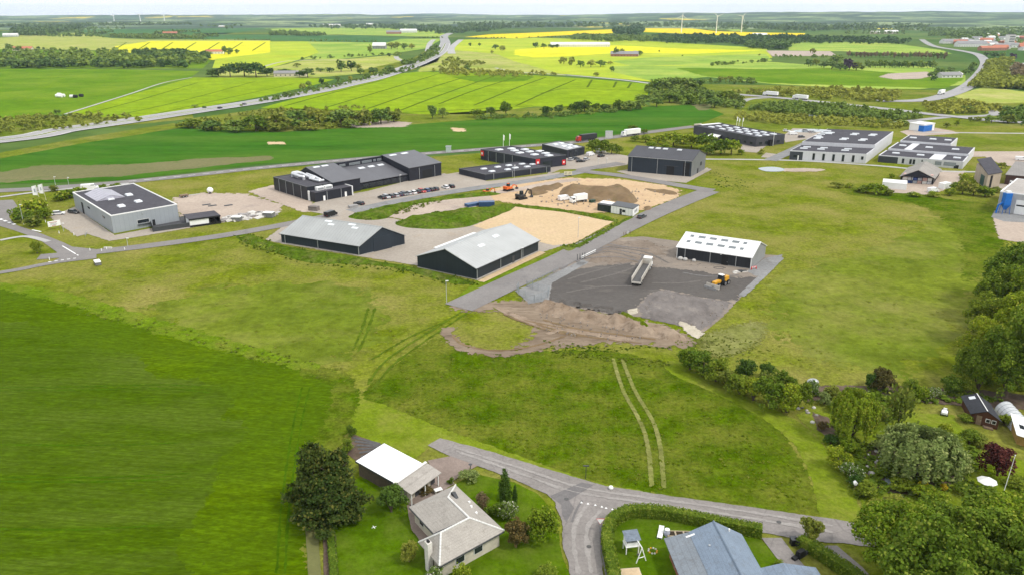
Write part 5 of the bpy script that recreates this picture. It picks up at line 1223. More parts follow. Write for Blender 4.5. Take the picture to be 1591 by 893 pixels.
def slab(name, a0, z0, a1, z1, mat=m_bt, t0=-.2, t1=17.0):
    mb = MB(); mb.hexa([P(a0, t0, z0), P(a1, t0, z1), P(a1, t1, z1), P(a0, t1, z0), P(a0, t0, z0 + .14), P(a1, t0, z1 + .14), P(a1, t1, z1 + .14), P(a0, t1, z0 + .14)]); return mb.obj(name, mat, r)
slab('lean_to_roof', -.2, EB - .05, kk, EB + .75, tiled('weathered_grey_tiles', (.20, .225, .25), hu + hv, .5, (.16, .17, .18))); slab('roof', kk + .01, EB + .78, rs - .01, RB); slab('roof', rs + .01, RB, LW + .2, EB)
cap2 = MB(); cap2.tube(P(rs, -.2, RB + .14), P(rs, 17, RB + .14), .14, n=6); cap2.obj('ridge_tiles', m_bt, r)
part(f, r, 'gable_window', m_trimw, (LW * .45, LW * .6, .38, .44, .9, 2.1))
for t in (2.0, 5.5, 9): 
    w_ = part(f, r, 'window', m_trimw, (.42, .52, t, t + 1.4, .8, 2.0)); part(f, w_, 'pane', m_glass, (.38, .46, t + .1, t + 1.3, .9, 1.9))
part(f, r, 'roof_vent', m_steel, (LW * .44, LW * .44 + .25, 3.5, 3.75, EB + 1.2, EB + 1.75)); part(f, r, 'flue', m_trimw, (LW * .8, LW * .8 + .2, .5, .7, EB + 1.0, EB + 1.7))
c_o = G(1164, 888, 2.4); c_o.z = 0; f2 = HF(c_o, hu, hv, 8.5, 9.0)
part_ = thing('carport', 'low blue-roofed carport joined beside the blue-roofed house', 'carport', f2.o)
part(f2, part_, 'wall', m_rb, (.3, 8.0, .8, 8.5, 0, 2.2)); mb = MB(); f2.sl(mb, 'u', -.1, 4.2, -.1, 9, lambda a, t: 2.4 + a * .22, .02, .14); mb.obj('roof', m_bt, part_); mb = MB(); f2.sl(mb, 'u', 4.21, 8.6, -.1, 9, lambda a, t: 2.4 + .22 * 4.2 - (a - 4.2) * .22, .02, .14); mb.obj('roof', m_bt, part_)
for a in (.4, 7.6): part(f2, part_, 'post', m_trimw, (a, a + .15, .2, .35, 0, 2.38))

# garden cabin, polytunnel, greenhouse
sa = G(1490, 647.5); sb_ = G(1507.5, 664); sc = G(1548, 668)
A, B, C = (1510, 655.5), (1550, 667), (1533, 636)
f = Fr((1507.5, 656), (1549, 667.5), (1533, 641)); P = f.P
r = thing('garden_cabin', 'small brown timber cabin with dark felt roof in the garden', 'shed', f.o)
m_bw = seam('brown_timber', (.085, .035, .018), Vector((0, 0, 1)), .16, .3, .8, .2)
ze, zr = 1.9, 3.0; hlf = f.L / 2
mb = MB(); mb.prism([P(0, 0, 0), P(0, 0, ze), P(hlf, 0, zr), P(f.L, 0, ze), P(f.L, 0, 0)], f.V * f.D); mb.obj('wall', m_bw, r)
m_felt = bsoil('roof_felt', (.045, .047, .053), (.06, .062, .07), big=.4, fine=3)
for k in (0, 1):
    g = MB(); f.sl(g, 'v', -.35 if k == 0 else hlf, hlf if k == 0 else f.L + .35, -.3, f.D + .3, (lambda a, t: ze + (zr - ze) * a / hlf) if k == 0 else (lambda a, t: ze + (zr - ze) * (f.L - a) / hlf), .02, .12); g.obj('roof', m_felt, r)
g = MB(); f.sl(g, 'v', .6, 1.5, f.D * .75, f.D * .75 + 1.0, lambda a, t: ze + (zr - ze) * a / hlf, .12, .18); g.obj('skylight', m_sky, r)
part(f, r, 'ridge_board', m_trimw, (hlf - .08, hlf + .08, -.3, f.D + .3, zr + .13, zr + .18))
d_ = part(f, r, 'door', m_wood, (f.L * .18, f.L * .18 + .8, -.06, .02, .05, 1.8)); part(f, d_, 'door_handle', m_steel, (f.L * .18 + .65, f.L * .18 + .72, -.1, -.05, .9, 1.0))
for a in (.52, .74): win_front(f, r, f.L * a, f.L * a + .7, .9, 1.6, frame=m_trimw)
part(f, r, 'step', m_wood, (f.L * .45, f.L * .8, -.9, -.1, .0, .3))
tp = thing('polytunnel', 'white polytunnel with rounded top beside the brown garden cabin', 'greenhouse', G(1568, 640))
p0 = G(1560, 640) - G(1568, 640); dv = (G(1591, 668) - G(1560, 634)); L = dv.length * .95; dv.normalize(); du = Vector((-dv.y, dv.x, 0))
mw = newmat('milky_film'); mwb = mw[2]; mwb.inputs['Base Color'].default_value = (.60, .62, .63, 1); mwb.inputs['Roughness'].default_value = .35
n_ = 10; vs = []; rad = 1.7
for i in range(2):
    for k in range(n_ + 1):
        a = math.pi * k / n_; vs.append(p0 + dv * (L * i) + du * (rad * math.cos(a)) + Vector((0, 0, 2.2 * math.sin(a))))
mb = MB(); mb.add(vs, [(k, k + 1, n_ + 2 + k, n_ + 1 + k) for k in range(n_)] + [tuple(range(n_ + 1)), tuple(range(n_ + 1, 2 * n_ + 2))]); mb.obj('film', mw[0], tp)
for j in range(8):
    mb = MB(); c_ = p0 + dv * (L * j / 7)
    for k in range(n_):
        a, b = math.pi * k / n_, math.pi * (k + 1) / n_
        mb.tube(c_ + du * (1.73 * math.cos(a)) + Vector((0, 0, 2.23 * math.sin(a))), c_ + du * (1.73 * math.cos(b)) + Vector((0, 0, 2.23 * math.sin(b))), .04, n=4)
    mb.obj('hoop', m_steel, tp)
f = Fr((1577, 691), (1612, 703), (1600, 676)); P = f.P
r = thing('greenhouse', 'small shed with white sheet roof and ochre boards by the polytunnel', 'shed', f.o)
part(f, r, 'wall', paint('ochre_boards', (.32, .20, .06), .8, .2, 2), (.3, f.L - .3, .6, f.D - .2, 0, 1.9))
g = MB(); f.sl(g, 'u', -.2, f.L, -.3, f.D + .2, lambda a, t: 2.0 + .12 * t, .02, .1); g.obj('roof', m_white, r)
for a in (.2, .45, .7):
    g = MB(); f.sl(g, 'u', f.L * a, f.L * a + .7, f.D * .35, f.D * .35 + 1.2, lambda a_, t: 2.0 + .12 * t, .1, .14); g.obj('roof_window', m_glass, r)

# ---- far farms, town, churches: each building its own thing
m_wall_w = paint('far_white_wall', (.66, .65, .62), .8, .06, .1); m_wall_r = paint('far_brick_wall', (.34, .16, .11), .85, .15, .1); m_tile_r = paint('far_red_tiles', (.42, .15, .085), .8, .15, .1); m_tile_g = paint('far_grey_roof', (.24, .235, .235), .8, .1, .1); m_wall_y = paint('far_cream_wall', (.56, .5, .38), .8, .06, .1)
def far_house(name, label, px, w, d, h, rot, wall, roof, cat='house', group=None, hipz=.28):
    o = thing(name, label, cat, G(*px), rot, group)
    mb = MB(); zr = h + d * hipz
    mb.prism([(-w / 2, -d / 2, 0), (-w / 2, -d / 2, h), (-w / 2, 0, zr), (-w / 2, d / 2, h), (-w / 2, d / 2, 0)], (w, 0, 0)); mb.obj('wall', wall, o)
    for k in (-1, 1):
        mb = MB(); y0 = k * (d / 2 + .4); z0 = h - .4 * 2 * hipz
        mb.hexa([(-w / 2 - .4, y0, z0 + .05), (w / 2 + .4, y0, z0 + .05), (w / 2 + .4, 0, zr + .05), (-w / 2 - .4, 0, zr + .05), (-w / 2 - .4, y0, z0 + .35), (w / 2 + .4, y0, z0 + .35), (w / 2 + .4, 0, zr + .35), (-w / 2 - .4, 0, zr + .35)]); mb.obj('roof', roof, o)
    for k in range(max(1, int(w / 5))):
        mb = MB(); x = -w / 2 + (k + .5) * w / max(1, int(w / 5)); mb.box(x - .6, x + .6, -d / 2 - .08, -d / 2 + .02, .9, min(h - .2, 2.2)); mb.obj('window', m_glass, o)
    return o
far_house('round_barn', 'small grey barn with pale domed roof alone in the green fields', (590, 76), 26, 20, 6, 0, m_tile_g, m_wall_w, 'barn')
far_house('long_barn', 'very long low white barn among the yellow fields', (901, 73), 125, 16, 4.5, .05, m_wall_w, m_wall_w, 'barn')
far_house('farmhouse', 'red-roofed farm among trees in the rapeseed field', (334, 84), 30, 11, 4, .2, m_wall_w, m_tile_r, 'farmhouse')
far_house('farmhouse', 'grey-roofed farm with a pale yard in the sunlit fields', (970, 88), 45, 14, 4, -.1, m_wall_r, m_tile_g, 'farmhouse')
far_house('farm_barn', 'pale barn next to the grey-roofed farm in the sunlit fields', (985, 87), 26, 12, 4, 1.2, m_wall_y, m_tile_g, 'barn')
far_house('farmhouse', 'white farmhouse beside the dark wood on the far slope', (17, 57), 40, 14, 5, .3, m_wall_w, m_wall_w, 'farmhouse')
far_house('farmhouse', 'little white house at the far end of the dark wood', (91, 48.5), 40, 16, 5, .1, m_wall_w, m_tile_g, 'farmhouse')
far_house('farmhouse', 'red farm behind the long hedge of the rapeseed field', (265, 54), 46, 14, 5, 0, m_wall_r, m_tile_r, 'farmhouse')
far_house('farmhouse', 'farm with pale walls beside the motorway slope', (635, 51), 60, 20, 7, 0, m_wall_w, m_wall_w, 'farmhouse')
far_house('farmhouse', 'red-brick farm left of the motorway', (612, 53), 50, 18, 6, .2, m_wall_r, m_tile_g, 'farmhouse')
far_house('farmhouse', 'brown farmstead by the trees at the photo\'s left edge', (36, 79), 34, 12, 4, .2, m_wall_y, m_tile_r, 'farmhouse')
far_house('white_house', 'white house among garden trees inside the right highway bend', (1474, 121), 26, 10, 3, .2, m_wall_w, m_tile_g)
far_house('white_house', 'second white house by the dark tree inside the highway bend', (1487, 120), 18, 8, 3, .9, m_wall_w, m_wall_w)
far_house('grey_shed', 'long low grey shed among trees below the lime field', (452, 119), 36, 9, 3.5, .1, m_wall_y, m_tile_g, 'shed')
far_house('large_shed', 'large white shed with blue-grey roof at the edge of the town', (1508, 73), 60, 20, 6, -.05, m_wall_w, m_tile_g, 'shed')
far_house('large_shed', 'low pale factory shed in front of the town roofs', (1475, 68), 40, 18, 5, .1, m_wall_w, m_tile_g, 'shed')
far_house('town_house', 'long red-roofed house row at the near edge of the town', (1535, 79), 36, 12, 5, .15, m_wall_r, m_tile_r, 'house')
far_house('town_house', 'second long red roof in front of the church', (1553, 77), 28, 11, 5, -.1, m_wall_r, m_tile_r, 'house')
o = thing('tower_block', 'tall pale tower block above the town roofs', 'building', G(1567, 73), .1); mb = MB(); mb.box(-7, 7, -6, 6, 0, 24); mb.obj('wall', m_wall_w, o)
for k in range(6): mb = MB(); mb.box(-6, 6, -6.15, -5.9, 2.5 + 3.5 * k, 4.2 + 3.5 * k); mb.obj('window_band', m_glass, o)
mb = MB(); mb.box(-7.3, 7.3, -6.3, 6.3, 24.02, 25); mb.obj('roof', m_tile_g, o)
proto = {}
R_ = random.Random(11)
for i in range(46):
    px = R_.uniform(1490, 1600); py = R_.uniform(56, 82) if px > 1525 else R_.uniform(62, 76)
    k = R_.choice(('r', 'g', 'w')); lab = {'r': 'red-tiled town house among trees on the far right', 'g': 'grey-roofed town house among trees on the far right', 'w': 'white town house among trees on the far right'}[k]
    if k not in proto: proto[k] = o = far_house('town_house', lab, (px, py), 22, 11, 5, R_.uniform(-.5, .5), m_wall_r if k == 'r' else m_wall_w, m_tile_r if k == 'r' else m_tile_g if k == 'g' else m_wall_w, 'house', 'houses of the far town')
    else: dup(proto[k], G(px, py), R_.uniform(-.6, .6), scale=R_.uniform(.8, 1.3))
for i, (px, py) in enumerate([(160, 37.5), (172, 38), (186, 37), (213, 38), (228, 38), (246, 38), (268, 38), (320, 33), (345, 43), (370, 33), (508, 42), (515, 42), (522, 42), (540, 37), (550, 37), (648, 36), (660, 36), (640, 45), (702, 34), (1172, 27), (1310, 26), (1360, 53), (1384, 53), (1420, 29), (1560, 41), (1577, 42), (1270, 29), (585, 39), (575, 40), (1180, 58)]):
    lab = 'tiny pale farm building on the far plain'
    if i == 0: pf = far_house('far_farm', lab, (px, py), 38, 16, 6, .1, m_wall_y, m_wall_w, 'farm building', 'pale farm buildings on the far plain')
    else: dup(pf, G(px, py), R_.uniform(-.4, .4), scale=R_.uniform(.6, 1.25))
# ================================================================ VEGETATION
lf = {
 'mid': leaf('leaves_mid_green', (0.087, 0.148, 0.012), (0.183, 0.249, 0.023), (0.261, 0.302, 0.040)),
 'fresh': leaf('leaves_fresh_green', (0.121, 0.196, 0.010), (0.233, 0.298, 0.020), (0.345, 0.363, 0.044)),
 'olive': leaf('leaves_olive', (0.130, 0.170, 0.024), (0.230, 0.259, 0.037), (0.307, 0.295, 0.063)),
 'dark': leaf('leaves_dark_green', (0.042, 0.093, 0.015), (0.093, 0.154, 0.024)),
 'pine': leaf('needles_pine', (0.019, 0.042, 0.008), (0.058, 0.080, 0.015), (0.107, 0.112, 0.023), trans=.12),
 'grey': leaf('leaves_grey_green', (0.136, 0.193, 0.053), (0.239, 0.293, 0.081), (0.351, 0.386, 0.134)),
 'maple': leaf('leaves_copper_red', (0.0630, 0.0168, 0.0196), (0.1400, 0.0392, 0.0364), (0.2100, 0.0700, 0.0560)),
 'brown': leaf('leaves_red_brown', (0.0770, 0.0630, 0.0224), (0.1400, 0.1190, 0.0350), (0.1960, 0.1400, 0.0420)),
 'white': leaf('leaves_with_white_blossom', (0.0840, 0.1540, 0.0252), (0.1610, 0.2240, 0.0420), (.66, .62, .55)),
 'yellow': leaf('yellow_blossom', (.42, .34, .015), (.62, .50, .03), (.12, .18, .02)),
 'pink': leaf('leaves_with_pink_blossom', (0.1400, 0.1190, 0.0560), (0.2380, 0.1820, 0.0840), (.36, .20, .17)),
 'far': leaf('leaves_far_trees', (0.108, 0.177, 0.031), (0.193, 0.266, 0.048), trans=.15, clump=.05),
 'fard': leaf('leaves_far_dark_trees', (0.065, 0.128, 0.031), (0.130, 0.186, 0.042), trans=.15, clump=.05),
 'faro': leaf('leaves_far_olive_trees', (0.193, 0.225, 0.034), (0.301, 0.324, 0.048), trans=.15, clump=.05),
 'farb': leaf('leaves_far_brown_trees', (0.197, 0.145, 0.077), (0.305, 0.222, 0.119), trans=.15, clump=.05),
 'purple': leaf('leaves_far_purple', (0.0490, 0.0308, 0.0490), (0.0840, 0.0560, 0.0770), trans=.15),

 'blade': leaf('tall_grass_blades', (.14, .19, .009), (.20, .235, .02), (.30, .27, .09), trans=.5, clump=.1),
 'bladeg': leaf('lush_grass_blades', (.088, .155, .003), (.13, .195, .006), (.22, .23, .05), trans=.45, clump=.1),
}
for nm in ('blossom_tone',): pass
m_bark = paint('bark', (.10, .075, .055), .9, .25, 3)
m_barkp = paint('pale_bark', (.26, .22, .17), .9, .2, 3)
def quads(c, nrm, size, g, elong=1.0):
    n = len(c)
    a = g.normal(size=(n, 3)); a -= (a * nrm).sum(1, keepdims=True) * nrm; a /= np.linalg.norm(a, axis=1, keepdims=True) + 1e-9
    b = np.cross(nrm, a)
    s = (size * g.uniform(.6, 1.4, n))[:, None]
    a = a * s * elong; b = b * s
    v = np.stack([c - a - b * .45, c + a * .15 - b, c + a + b * .45, c - a * .15 + b], 1).reshape(-1, 3)
    f = np.arange(4 * n).reshape(n, 4)
    return v, f
def lobe_set(kind, g):
    L = []
    if kind == 'round':
        for i in range(16):
            d = g.normal(size=3); d /= np.linalg.norm(d); r = g.uniform(.12, .3)
            L.append((d[0] * r, d[1] * r, .56 + d[2] * r * 1.1, g.uniform(.13, .21)))
    elif kind == 'bush':
        for i in range(14):
            a = g.uniform(0, 6.28); r = g.uniform(.05, .34)
            L.append((math.cos(a) * r, math.sin(a) * r, g.uniform(.18, .72) * (1 - r * .9) + .04, g.uniform(.14, .24)))
    elif kind == 'dome':
        for i in range(34):
            a = g.uniform(0, 6.28); r = .40 * math.sqrt(g.uniform(0, 1)); top = math.sqrt(max(0, 1 - (r / .47) ** 2))
            L.append((math.cos(a) * r, math.sin(a) * r, .10 + .76 * top * g.uniform(.12, 1.0) ** .7, g.uniform(.11, .17)))
    elif kind == 'tall':
        for i in range(16):
            z = g.uniform(.2, .9); a = g.uniform(0, 6.28); r = g.uniform(.05, .25) * (1.15 - z)
            L.append((math.cos(a) * r * 1.3, math.sin(a) * r * 1.3, z, g.uniform(.11, .18) * (1.3 - z * .5)))
    elif kind == 'column':
        for i in range(22):
            z = .04 + .90 * i / 21; w = .46 * (1 - z) ** .55 + .03
            a = g.uniform(0, 6.28); L.append((math.cos(a) * w * .25, math.sin(a) * w * .25, z, max(.06, w * .72)))
    return L
def crown_np(kind, n, size, seed, sub=True, jit=.55, elong=1.0):
    g = np.random.default_rng(seed)
    if kind == 'pine':
        C = []; N = []; nb = 46
        for i in range(nb):
            z = .06 + .9 * (i / nb) ** .9; w = (.50 * (1 - z) ** .85 + .02) * g.uniform(.4, 1.12); a = i * 2.4 + g.uniform(-.4, .4); m = max(3, n // (nb * 7))
            for k in range(7):
                q = .22 + .78 * k / 6; rr = .028 + .03 * (1 - abs(q - .7)); p = g.normal(size=(m, 3)) * np.array([rr, rr, rr * .38])
                C.append(p + np.array([math.cos(a + g.normal() * .12) * w * q, math.sin(a + g.normal() * .12) * w * q, z - .05 * q + .09 * q ** 3]))
                N.append(g.normal(size=(m, 3)) * .55 + np.array([math.cos(a) * .5, math.sin(a) * .5, .8]))
        C = np.concatenate(C); N = np.concatenate(N)
    elif kind == 'willow':
        C = []; N = []
        for i in range(170):
            a = g.uniform(0, 6.28); r = .46 * math.sqrt(g.uniform(.1, 1)); zt = .62 + .36 * math.sqrt(max(0, 1 - (r / .5) ** 2)) * g.uniform(.8, 1.0); zb = zt - g.uniform(.25, .62)
            m = max(4, n // 170); t = g.uniform(0, 1, m)
            C.append(np.stack([math.cos(a) * r + g.normal(size=m) * .018, math.sin(a) * r + g.normal(size=m) * .018, np.maximum(.04, zt + (zb - zt) * t)], 1))
            N.append(g.normal(size=(m, 3)) * .5 + np.array([math.cos(a), math.sin(a), .35]))
        C = np.concatenate(C); N = np.concatenate(N)
    elif kind == 'bare':
        C = g.normal(size=(n, 3)) * np.array([.2, .2, .17]) + np.array([0, 0, .62]); C[:, 2] = np.clip(C[:, 2], .2, 1); N = g.normal(size=(n, 3))
    else:
        L = np.array(lobe_set(kind, g))
        if sub:
            S = []
            for x, y, z, r in L:
                for k in range(13):
                    d = g.normal(size=3); d[2] = abs(d[2]) * .9 - .25; d /= np.linalg.norm(d); rr = r * g.uniform(.28, .5)
                    S.append((x + d[0] * r * .82, y + d[1] * r * .82, z + d[2] * r * .82, rr))
            Lx = np.array(S)
        else: Lx = L
        w = Lx[:, 3] ** 2; idx = g.choice(len(Lx), n, p=w / w.sum()); q = Lx[idx]
        d = g.normal(size=(n, 3)); d[:, 2] += .35; d /= np.linalg.norm(d, axis=1, keepdims=True)
        C = q[:, :3] + d * (q[:, 3] * g.uniform(.7, 1.08, n))[:, None]
        N = d + g.normal(size=(n, 3)) * jit + np.array([0, 0, .25])
        C[:, 2] = np.maximum(C[:, 2], .015)
    N = N / (np.linalg.norm(N, axis=1, keepdims=True) + 1e-9)
    return quads(C, N, size, g, elong)
def trunk_mb(kind, near):
    mb = MB(); n = 8 if near else 5
    if kind in ('bush', 'dome', 'column', 'willow'):
        mb.tube((0, 0, -.02), (0, 0, .5), .035, .015, n)
        if near:
            for k in range(5): a = k * 1.26; mb.tube((0, 0, .05), (.22 * math.cos(a), .22 * math.sin(a), .5), .018, .006, 5)
    else:
        mb.tube((0, 0, -.02), (0, 0, .45), .032, .022, n); mb.tube((0, 0, .45), (.02, -.01, .85), .022, .006, n)
        for k in range(6 if near else 3): a = k * 1.9; z = .3 + .08 * k; mb.tube((0, 0, z), (.26 * math.cos(a), .26 * math.sin(a), z + .22), .013, .004, 5)
    return mb
LOD = {'far': (150, .085, False), 'mid': (560, .05, True), 'near': (3600, .024, True), 'hero': (16000, .0125, True)}
_tp = {}
def tree_proto(kind, mat, lod, seed):
    k = (kind, mat, lod, seed)
    if k not in _tp:
        n, s, sub = LOD[lod]
        if kind in ('pine',): n = int(n * 1.3)
        v, f = crown_np(kind, n, s * (1.25 if kind in ('pine',) else 1), seed * 17 + 3, sub, elong=1.6 if kind in ('pine', 'willow') else 1.0)
        cm = np_mesh('crown', v, f); cm.materials.append(lf[mat])
        mb = trunk_mb(kind, lod in ('near', 'hero')); tm = bpy.data.meshes.new('trunk'); tm.from_pydata(mb.v, [], mb.f); tm.materials.append(m_bark)
        _tp[k] = (cm, tm)
    return _tp[k]
def plant_at(name, p, w, h, kind, mat, lod, seed, label, group=None, cat='tree'):
    cm, tm = tree_proto(kind, mat, lod, seed)
    o = thing(name, label, cat, p, R(0, 6.28), group); o.scale = (w, w * R(.92, 1.08), h)
    for nm, me in (('crown', cm), ('trunk', tm)):
        c = bpy.data.objects.new(nm, me); COL.objects.link(c); c.parent = o
    return o
def depth(p): return p.y * _cp - (p.z - HC) * _sp
def plant(name, x, yb, yt, wpx, kind, mat, lod, label, group=None, cat='tree', seed=None):
    p = G(x, yb); h = max(.4, HT(x, yb, yt)); w = wpx * depth(p) / FPX
    return plant_at(name, p, w, h, kind, mat, lod, seed if seed is not None else random.randint(0, 3), label, group, cat)
def scatter(name, poly, n, hr, kinds, mats, lod, label, group, cat='tree', wr=(.8, 1.3), minpx=None):
    """single plants spread evenly over a photo outline"""
    xs = [q[0] for q in poly]; ys = [q[1] for q in poly]; k = 0; tries = 0
    while k < n and tries < n * 60:
        tries += 1; x = R(min(xs), max(xs)); y = R(min(ys), max(ys))
        if not inside(poly, np.array([x]), np.array([y]))[0]: continue
        h = R(*hr); plant_at(name, G(x, y), h * R(*wr), h, random.choice(kinds), random.choice(mats), lod, random.randint(0, 2), label, group, cat); k += 1
def mass(name, polys, n, hr, mat, quadsn=42, size=.16, wr=(.9, 1.4), kind='stuff', bush=False, px=True):
    """wood or scrub that reads as one mass: many crowns joined in one object"""
    polys = polys if isinstance(polys[0], list) else [polys]; g = np.random.default_rng(len(polys[0]) * 31 + n); Q = []
    for poly in polys:
     P = []
     xs = [q[0] for q in poly]; ys = [q[1] for q in poly]
     while len(P) < n:
        x = g.uniform(min(xs), max(xs), 400); y = g.uniform(min(ys), max(ys), 400); ok = inside(poly, x, y)
        P += [(a, b) for a, b in zip(x[ok], y[ok])]
     Q += P[:n]
    P = Q; protos = [crown_np('bush' if bush else 'dome', quadsn, size, 70 + i, False) for i in range(6)]
    V = []; F = []; off = 0
    for i, (a, b) in enumerate(P):
        p = G(a, b); h = g.uniform(*hr); w = h * g.uniform(*wr); v, f = protos[i % 6]; t = g.uniform(0, 6.28)
        v2 = np.stack([(v[:, 0] * math.cos(t) - v[:, 1] * math.sin(t)) * w + p.x, (v[:, 0] * math.sin(t) + v[:, 1] * math.cos(t)) * w + p.y, v[:, 2] * h], 1)
        V.append(v2); F.append(f + off); off += len(v2)
    me = np_mesh(name, np.concatenate(V), np.concatenate(F)); o = link_mesh(name, me, lf[mat]); o['kind'] = kind
    return o
def weeds(name, poly, n, hr, mat='olive', w=(.8, 1.6)):
    return mass(name, poly, n, hr, mat, quadsn=22, size=.2, wr=w, bush=True)
def hedge(name, label, px, width, h, mat='mid', dens=150, closed=False):
    pts = smooth_open([G(*p) for p in px], 8)
    o = thing(name, label, 'hedge', pts[0]); g = np.random.default_rng(5); o0 = pts[0]
    C = []; N = []; core = MB()
    for i in range(len(pts) - 1):
        a, b = pts[i] - o0, pts[i + 1] - o0; d = b - a; L = d.length
        if L < 1e-4: continue
        d /= L; nn = Vector((-d.y, d.x, 0)); w = width / 2
        core.hexa([a - nn * w * .8, b - nn * w * .8, b + nn * w * .8, a + nn * w * .8, a - nn * w * .78 + Vector((0, 0, h * .92)), b - nn * w * .78 + Vector((0, 0, h * .92)), b + nn * w * .78 + Vector((0, 0, h * .92)), a + nn * w * .78 + Vector((0, 0, h * .92))])
        n = int(dens * L)
        u = g.uniform(0, L, n); s = g.uniform(0, 2 * h + width, n)
        for k in range(n):
            q = a + d * u[k]; jit = g.normal() * .05
            if s[k] < h: C.append(q - nn * (w + jit) + Vector((0, 0, s[k]))); N.append(-nn)
            elif s[k] < h + width: C.append(q + nn * (s[k] - h - w) + Vector((0, 0, h + jit))); N.append(Vector((0, 0, 1)))
            else: C.append(q + nn * (w + jit) + Vector((0, 0, s[k] - h - width))); N.append(nn)
    C = np.array([tuple(c) for c in C]); N = np.array([tuple(c) for c in N]) + g.normal(size=(len(N), 3)) * .45; N /= np.linalg.norm(N, axis=1, keepdims=True)
    v, f = quads(C, N, .10, g); me = np_mesh('foliage', v, f); link_mesh('foliage', me, lf[mat], o)
    core.obj('branches', lf[mat], o)
    return o

# ---- woods that read as one mass
mass('woodland', [(-300, 90), (0, 87), (60, 84), (180, 82), (240, 85), (318, 92), (322, 98), (290, 106), (0, 106), (-300, 106)], 520, (8, 13), 'far', 40, .15)
mass('woodland', [(-200, 100), (0, 99), (150, 101), (290, 103), (290, 107), (0, 107), (-200, 107)], 220, (8, 12), 'fard', 40, .15)
mass('woodland', [(205, 86), (240, 83), (290, 84), (325, 92), (322, 96), (270, 97), (220, 95)], 200, (8, 12), 'fard', 40, .15)
mass('woodland', [(16, 56), (22, 46), (60, 43), (100, 44), (146, 40), (130, 46), (88, 53), (86, 57), (40, 57)], 420, (12, 18), 'fard', 30, .18)
mass('woodland', [(172, 59), (175, 56), (240, 57), (322, 59), (320, 61), (230, 61)], 260, (7, 11), 'far', 30, .18)
mass('woodland', [(0, 40), (130, 39), (300, 37), (300, 40), (140, 42), (0, 43)], 320, (12, 18), 'fard', 24, .2)
mass('woodland', [(418, 54), (440, 51), (505, 55), (505, 57), (420, 56)], 160, (9, 13), 'far', 30, .18)
mass('woodland', [(470, 42), (600, 38), (720, 44), (800, 42), (760, 50), (690, 54), (600, 46), (520, 46)], 420, (10, 16), 'fard', 24, .2)
mass('woodland', [(700, 36), (950, 33), (1250, 40), (1450, 38), (1450, 46), (1250, 50), (1000, 42), (820, 44), (720, 46)], 900, (14, 22), 'fard', 24, .2)
mass('woodland', [(952, 46), (996, 43), (1000, 50), (990, 56), (955, 54)], 160, (12, 18), 'fard', 26, .2)
mass('woodland', [(882, 62), (900, 57), (960, 58), (1010, 60), (1025, 63), (1000, 66), (950, 66), (890, 63)], 220, (9, 14), 'far', 34, .17)
mass('woodland', [(1010, 58), (1110, 57), (1250, 59), (1420, 64), (1400, 70), (1250, 69), (1180, 72), (1120, 69), (1040, 69), (1010, 65)], 480, (9, 14), 'fard', 30, .18)
mass('woodland', [(1160, 72), (1195, 68), (1225, 70), (1225, 78), (1190, 77), (1165, 76)], 170, (9, 14), 'fard', 34, .17)
mass('woodland', [(1430, 46), (1600, 44), (1700, 50), (1700, 62), (1560, 60), (1500, 62), (1440, 54)], 520, (9, 14), 'far', 26, .2)
mass('woodland', [(1460, 58), (1700, 56), (1700, 74), (1580, 72), (1510, 70), (1470, 66)], 130, (6, 9), 'far', 28, .2)
mass('woodland', [(1505, 137), (1528, 116), (1535, 98), (1550, 92), (1575, 96), (1565, 110), (1562, 124), (1591, 128), (1700, 130), (1700, 143), (1591, 141), (1540, 138)], 420, (6, 9), 'faro', 46, .14)
mass('woodland', [(1572, 106), (1640, 104), (1640, 128), (1576, 122)], 130, (6, 9), 'farb', 46, .14)
mass('roadside_scrub', [(395, 160), (480, 141), (560, 121), (600, 112), (640, 104), (660, 108), (590, 120), (520, 137), (440, 156)], 110, (2.5, 5), 'far', 44, .15)
mass('roadside_scrub', [(665, 112), (700, 108), (780, 112), (870, 118), (780, 122), (700, 118)], 120, (2.5, 6), 'faro', 44, .15)
mass('roadside_scrub', [(690, 96), (700, 90), (720, 95), (760, 100), (720, 106), (680, 110)], 70, (3, 7), 'faro', 44, .15)
mass('roadside_scrub', [(650, 92), (676, 72), (688, 76), (680, 86), (660, 96), (630, 104), (620, 100)], 110, (4, 8), 'far', 44, .15)
mass('roadside_scrub', [(-200, 205), (0, 186), (110, 180), (220, 183), (240, 188), (130, 198), (0, 216), (-200, 240)], 330, (2, 4.5), 'faro', 44, .15)
mass('roadside_scrub', [(270, 198), (330, 185), (420, 172), (560, 168), (620, 176), (618, 190), (540, 199), (440, 206), (330, 206)], 260, (2, 4), 'faro', 44, .15)
mass('roadside_scrub', [(730, 184), (800, 181), (850, 180), (1000, 166), (1000, 171), (850, 186), (740, 187)], 120, (1.5, 3.5), 'far', 44, .15)
mass('roadside_scrub', [(1120, 150), (1200, 140), (1330, 139), (1400, 145), (1390, 160), (1290, 157), (1170, 148)], 260, (3, 5.5), 'faro', 44, .15)
mass('roadside_scrub', [(1195, 160), (1290, 164), (1400, 178), (1440, 184), (1400, 190), (1300, 182), (1200, 178), (1160, 172)], 330, (2.5, 5), 'far', 44, .15)
mass('roadside_scrub', [(1430, 163), (1510, 160), (1560, 172), (1520, 178), (1450, 178)], 200, (2.5, 5), 'faro', 44, .15)
mass('roadside_scrub', [(1560, 172), (1700, 165), (1700, 198), (1591, 196), (1545, 188)], 220, (2.5, 5), 'far', 44, .15)
mass('roadside_scrub', [(1150, 178), (1240, 183), (1330, 188), (1420, 195), (1400, 201), (1300, 197), (1200, 194), (1140, 186)], 240, (2, 4), 'faro', 44, .15)
